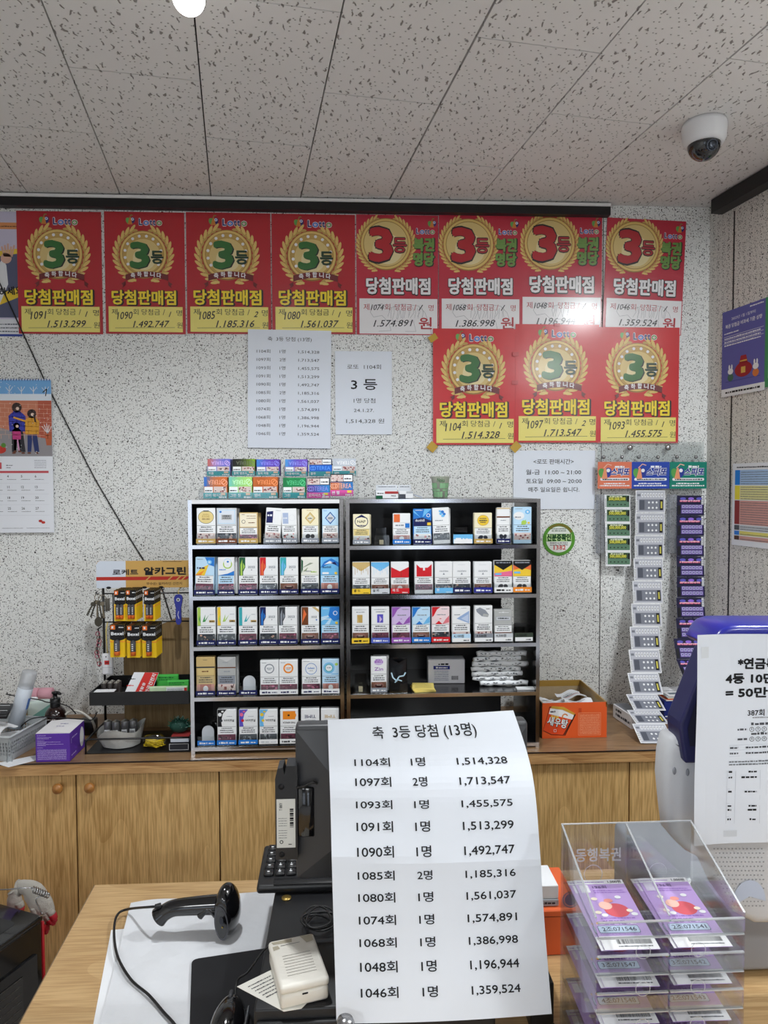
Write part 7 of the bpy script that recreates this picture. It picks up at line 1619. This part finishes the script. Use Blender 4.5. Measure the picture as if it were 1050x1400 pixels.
def lotto_ticket(num, W_t=.069, L=.132):
    mb = MB(); mb.box(0, W_t, 0, L, 0, .0005, TV); P = Pr(mb, (0, 0, .0006), (1, 0, 0), (0, 1, 0), eps=.00015)
    P.rect(0, L*.93, W_t, L, paper(236, 234, 240), 1); P.text('1,000원', W_t*.68, L*.945, W_t*.1, K_, 2, w=W_t*.27, bold=.02); P.micro(W_t*.05, W_t*.6, L*.955, W_t*.025, TVD, 2)
    P.rect(W_t*.06, L*.80, W_t*.24, L*.92, paper(232, 230, 236), 1)
    P.text('196회', W_t*.32, L*.865, W_t*.1, paper(90, 70, 120), 1, w=W_t*.28, bold=.01); P.micro(W_t*.3, W_t*.9, L*.82, W_t*.03, TVD, 1); P.micro(W_t*.3, W_t*.95, L*.79, W_t*.03, TVD, 1)
    P.disc(W_t*.58, L*.53, W_t*.24, paper(214, 96, 106), 1, L*.10, 22); P.disc(W_t*.40, L*.60, W_t*.13, paper(240, 190, 176), 2, L*.06, 14); P.disc(W_t*.5, L*.67, W_t*.09, paper(230, 150, 140), 3, L*.03, 12)
    for q_, (a, b_) in enumerate(((.2, .5), (.3, .46), (.82, .52), (.88, .47), (.24, .7), (.72, .72))): P.disc(W_t*a, L*b_, W_t*.065, (paper(246, 234, 214), paper(236, 236, 240))[q_ % 2], 3, L*.024, 10)
    P.micro(W_t*.2, W_t*.85, L*.41, W_t*.035, TVD, 1)
    P.disc(W_t*.12, L*.355, W_t*.045, paper(90, 160, 110), 1, L*.018, 10); P.disc(W_t*.09, L*.35, W_t*.03, paper(230, 170, 60), 2, L*.016, 8); P.text('연금복권', W_t*.2, L*.335, W_t*.12, paper(110, 70, 150), 1, w=W_t*.42, bold=.03); P.text('720+', W_t*.64, L*.335, W_t*.12, paper(232, 220, 240), 1, w=W_t*.26, bold=.03)
    P.rrect(W_t*.05, L*.215, W_t*.82, L*.315, W_t*.03, paper(60, 70, 110), 1); P.rrect(W_t*.06, L*.22, W_t*.81, L*.31, W_t*.03, BOXB, 2); P.text(num, W_t*.12, L*.24, W_t*.14, paper(24, 36, 70), 3, w=W_t*.64, bold=.012)
    P.micro(W_t*.05, W_t*.8, L*.195, W_t*.02, TVD, 1)
    P.rect(0, 0, W_t, L*.175, paper(234, 234, 236), 1)
    rr_ = random.Random(num); x = W_t*.28
    while x < W_t*.9:
        d = rr_.uniform(.0004, .0014); P.rect(x, L*.07, x+d, L*.13, K_, 2); x += d+rr_.uniform(.0005, .0012)
    P.micro(W_t*.28, W_t*.9, L*.035, W_t*.03, paper(90, 90, 96), 2)
    return mb
slope = math.atan2(.014, -dY)
nums = (('2조071546', '3조071547', '4조071548', '5조071549', '1조071550'), ('2조071541', '3조071542', '2조071543', '1조071544', '5조071545'))
tier = ('top', 'second', 'third', 'fourth', 'fifth')
for ci, (xa, xb) in enumerate(cols):
    for k in range(5):
        z = ZD+ztop-pitch*k+.0008
        for q_ in range(2 if k < 3 else 1):
            top = q_ == (1 if k < 3 else 0); nm = nums[ci][k]
            mb = lotto_ticket(nm if top else nums[ci][k][:-1]+'0')
            o = mb.build('lottery_ticket', loc=(X0+xa+.007+.004*q_, YF_+(.0045 if q_ else .006), z+.0012+.0016*q_), rot=(slope, 0, .02*(1-2*q_)))
            tag(o, 'violet lottery ticket, %s the %s pocket of the %s dispenser column' % ('uppermost in' if top else 'underneath in', tier[k], ('left', 'right')[ci]), 'lottery ticket', 'lottery tickets in the dispenser')

# ---------------------------------------------------------------- black heater with work gloves at the lower left
ZH = .577; A = at(57, 1252, z=ZH); B = at(0, 1292, z=ZH); Cc = at(0, 1233, z=ZH)
e1 = (B-A).normalized(); rz = math.atan2(e1.y, e1.x); L1, L2 = .34, .42
OVB = mat('oven_black', C(16, 16, 18), .16, coat=.5); GLS = mat('oven_glass', C(12, 13, 15), .04, coat=1); RDP = mat('red_panel', C(170, 24, 34), .4)
t = tag(empty('electric_oven', (A.x, A.y, .0), (0, 0, rz)), 'black electric oven with glass door standing left of the desk', 'oven')
sg = 1 if Vector((math.cos(rz+PI/2), math.sin(rz+PI/2), 0)).dot(Cc-A) > 0 else -1
ya, yb_ = (0, L2*sg) if sg > 0 else (L2*sg, 0)
mb = MB().rbox(0, L1, ya, yb_, .02, ZH-.012, .004, OVB, 2); mb.build('body', t)
mb = MB().rbox(-.002, L1+.002, ya-.002, yb_+.002, ZH-.0115, ZH, .003, OVB, 2); P = Pr(mb, (0, 0, ZH+.0002), (0, sg, 0) if sg > 0 else (0, -1, 0), (-1, 0, 0) if sg > 0 else (1, 0, 0))
P = Pr(mb, (L1, ya, ZH+.0003), (0, 1, 0), (-1, 0, 0)); P.rrect(.03, .03, L2-.03, L1-.04, .01, mat('oven_panel', C(26, 26, 28), .2), 1)
for r in range(3): P.micro(.06, L2-.16, .08+.03*r, .006, paper(150, 150, 150), 2)
P.rect(.14, .17, .26, .20, paper(210, 60, 60), 2); mb.build('top_plate', t)
yo = 0 if sg > 0 else 0
mb = MB(); ys = -.001 if sg > 0 else .001
mb.box(.02, L1-.005, min(0, 6*ys), max(0, 6*ys), .08, ZH-.075, OVB); P = Pr(mb, (.02, 6.3*ys, .08), (1, 0, 0) if sg > 0 else (1, 0, 0), (0, 0, 1)); WG = L1-.025; HG = ZH-.155
if P.N.y*ys < 0: P.N = -P.N
mb2 = MB(); mb2.box(.06, L1-.01, min(6*ys, 7*ys), max(6*ys, 7*ys), .1, ZH-.1, GLS); mb.build('door', t); mb2.build('door_glass', t)
mb = MB();  # mesh reflected in the door glass, shaped as thin grey bars
for k in range(22):
    zz = .12+k*.017; mb.tube([(.066, 7.6*ys, zz), (L1-.014, 7.6*ys, zz)], .0009, mat('mesh_reflection_grey', C(120, 124, 128), .35, metal=.7), 4)
mb.build('mesh_reflection', t)
mb = MB().rbox(-.0075, -.0025, ya, yb_, .03, ZH-.016, .001, RDP, 1); mb.build('side_trim', t)
for xx in (.03, L1-.03):
    for yy in (ya+.03, yb_-.03): MB().lathe([(.0005, 0), (.014, 0), (.012, .0205), (.0005, .0206)], K_, 14, Matrix.Translation((xx, yy, 0))).build('foot', t)
# gloves hanging at its corner
GY = A.y+.055
gp = lambda px, py, dy=0: at(px, py, y=GY+dy)
COT = mat('cotton_knit', C(214, 208, 198), .9, bump=.8, bscale=700); RUB = mat('red_rubber', C(170, 24, 40), .5, bump=.3, bscale=200)
def glove(cuff, palm, fingers, thumb, label, dy):
    O_ = gp(cuff[0][0], cuff[0][1], dy); t = tag(empty('work_glove', O_), label, 'glove', 'work gloves on the oven corner')
    mb = MB(); pts = smooth([gp(a, b_, dy) for a, b_, r in cuff+palm], 4); rs = []
    RR = [r for a, b_, r in cuff+palm]
    for i in range(len(RR)-1):
        for k in range(4): rs.append(RR[i]+(RR[i+1]-RR[i])*k/4)
    rs.append(RR[-1]); mb.tube(pts, rs, COT, 16)
    c0 = pts[0]; mb.v = [Vector((v_.x, GY+dy+(v_.y-GY-dy)*.45, v_.z)) for v_ in mb.v]
    mb.tube([pts[0], pts[0]+(pts[0]-pts[1]).normalized()*.002], [rs[0]*1.12, rs[0]*1.05], COT, 16)
    mb.rel(O_).build('knit_body', t)
    for f_ in fingers+[thumb]:
        P_ = smooth([gp(a, b_, dy-.004) for a, b_ in f_], 4); n_ = len(P_); h_ = n_//2
        g = MB(); g.tube(P_[:h_+1], [.0095]*(h_+1), COT, 10); g.rel(O_); fo = g.build('finger', t)
        g = MB(); g.tube(P_[h_:], [.0100-.0004*k for k in range(n_-h_-1)]+[.005], RUB, 10); g.blob(P_[-1], (.006, .006, .006), RUB, 10); g.rel(O_); g.build('rubber_tip', fo)
glove([(26, 1214, .017), (34, 1213, .018)], [(45, 1219, .026), (56, 1236, .028), (62, 1249, .024)], [[(56, 1250), (61, 1262), (63, 1274)], [(63, 1248), (68, 1256), (73, 1262)], [(67, 1243), (71, 1250), (75, 1258)]], [(46, 1240), (50, 1250), (52, 1258)], 'front white cotton glove with red rubber fingertips on the oven corner', 0)
glove([(18, 1218, .012), (20, 1222, .014)], [(20, 1230, .018), (20, 1238, .018), (22, 1246, .015)], [[(22, 1242), (25, 1248), (24, 1256)], [(17, 1242), (17, 1248), (16, 1256)]], [(26, 1234), (28, 1240), (28, 1246)], 'rear white cotton glove half hidden behind the front glove', .045)
p0 = gp(45, 1216, -.04); mb = MB(); pts = [p0+Vector((.0007*k, .006*math.cos(k*.9), .0065*math.sin(k*.9)-.0003*k)) for k in range(50)]
mb.tube(smooth(pts, 3), .0014, STL, 6); mb.tube(smooth([pts[-1], gp(50, 1228, -.044), gp(53, 1240, -.046), gp(58, 1250, -.048), A+Vector((-.002, -.008, .003))]), .0016, STL, 6)
mb.tube([gp(-20, 1217, -.03), gp(12, 1216, -.035), gp(27, 1214, -.038), pts[0]], .0016, STL, 6)
tag(mb.rel(p0).build('spring_hanger', loc=p0), 'steel wire and spring over the gloves at the oven corner', 'wire hanger')
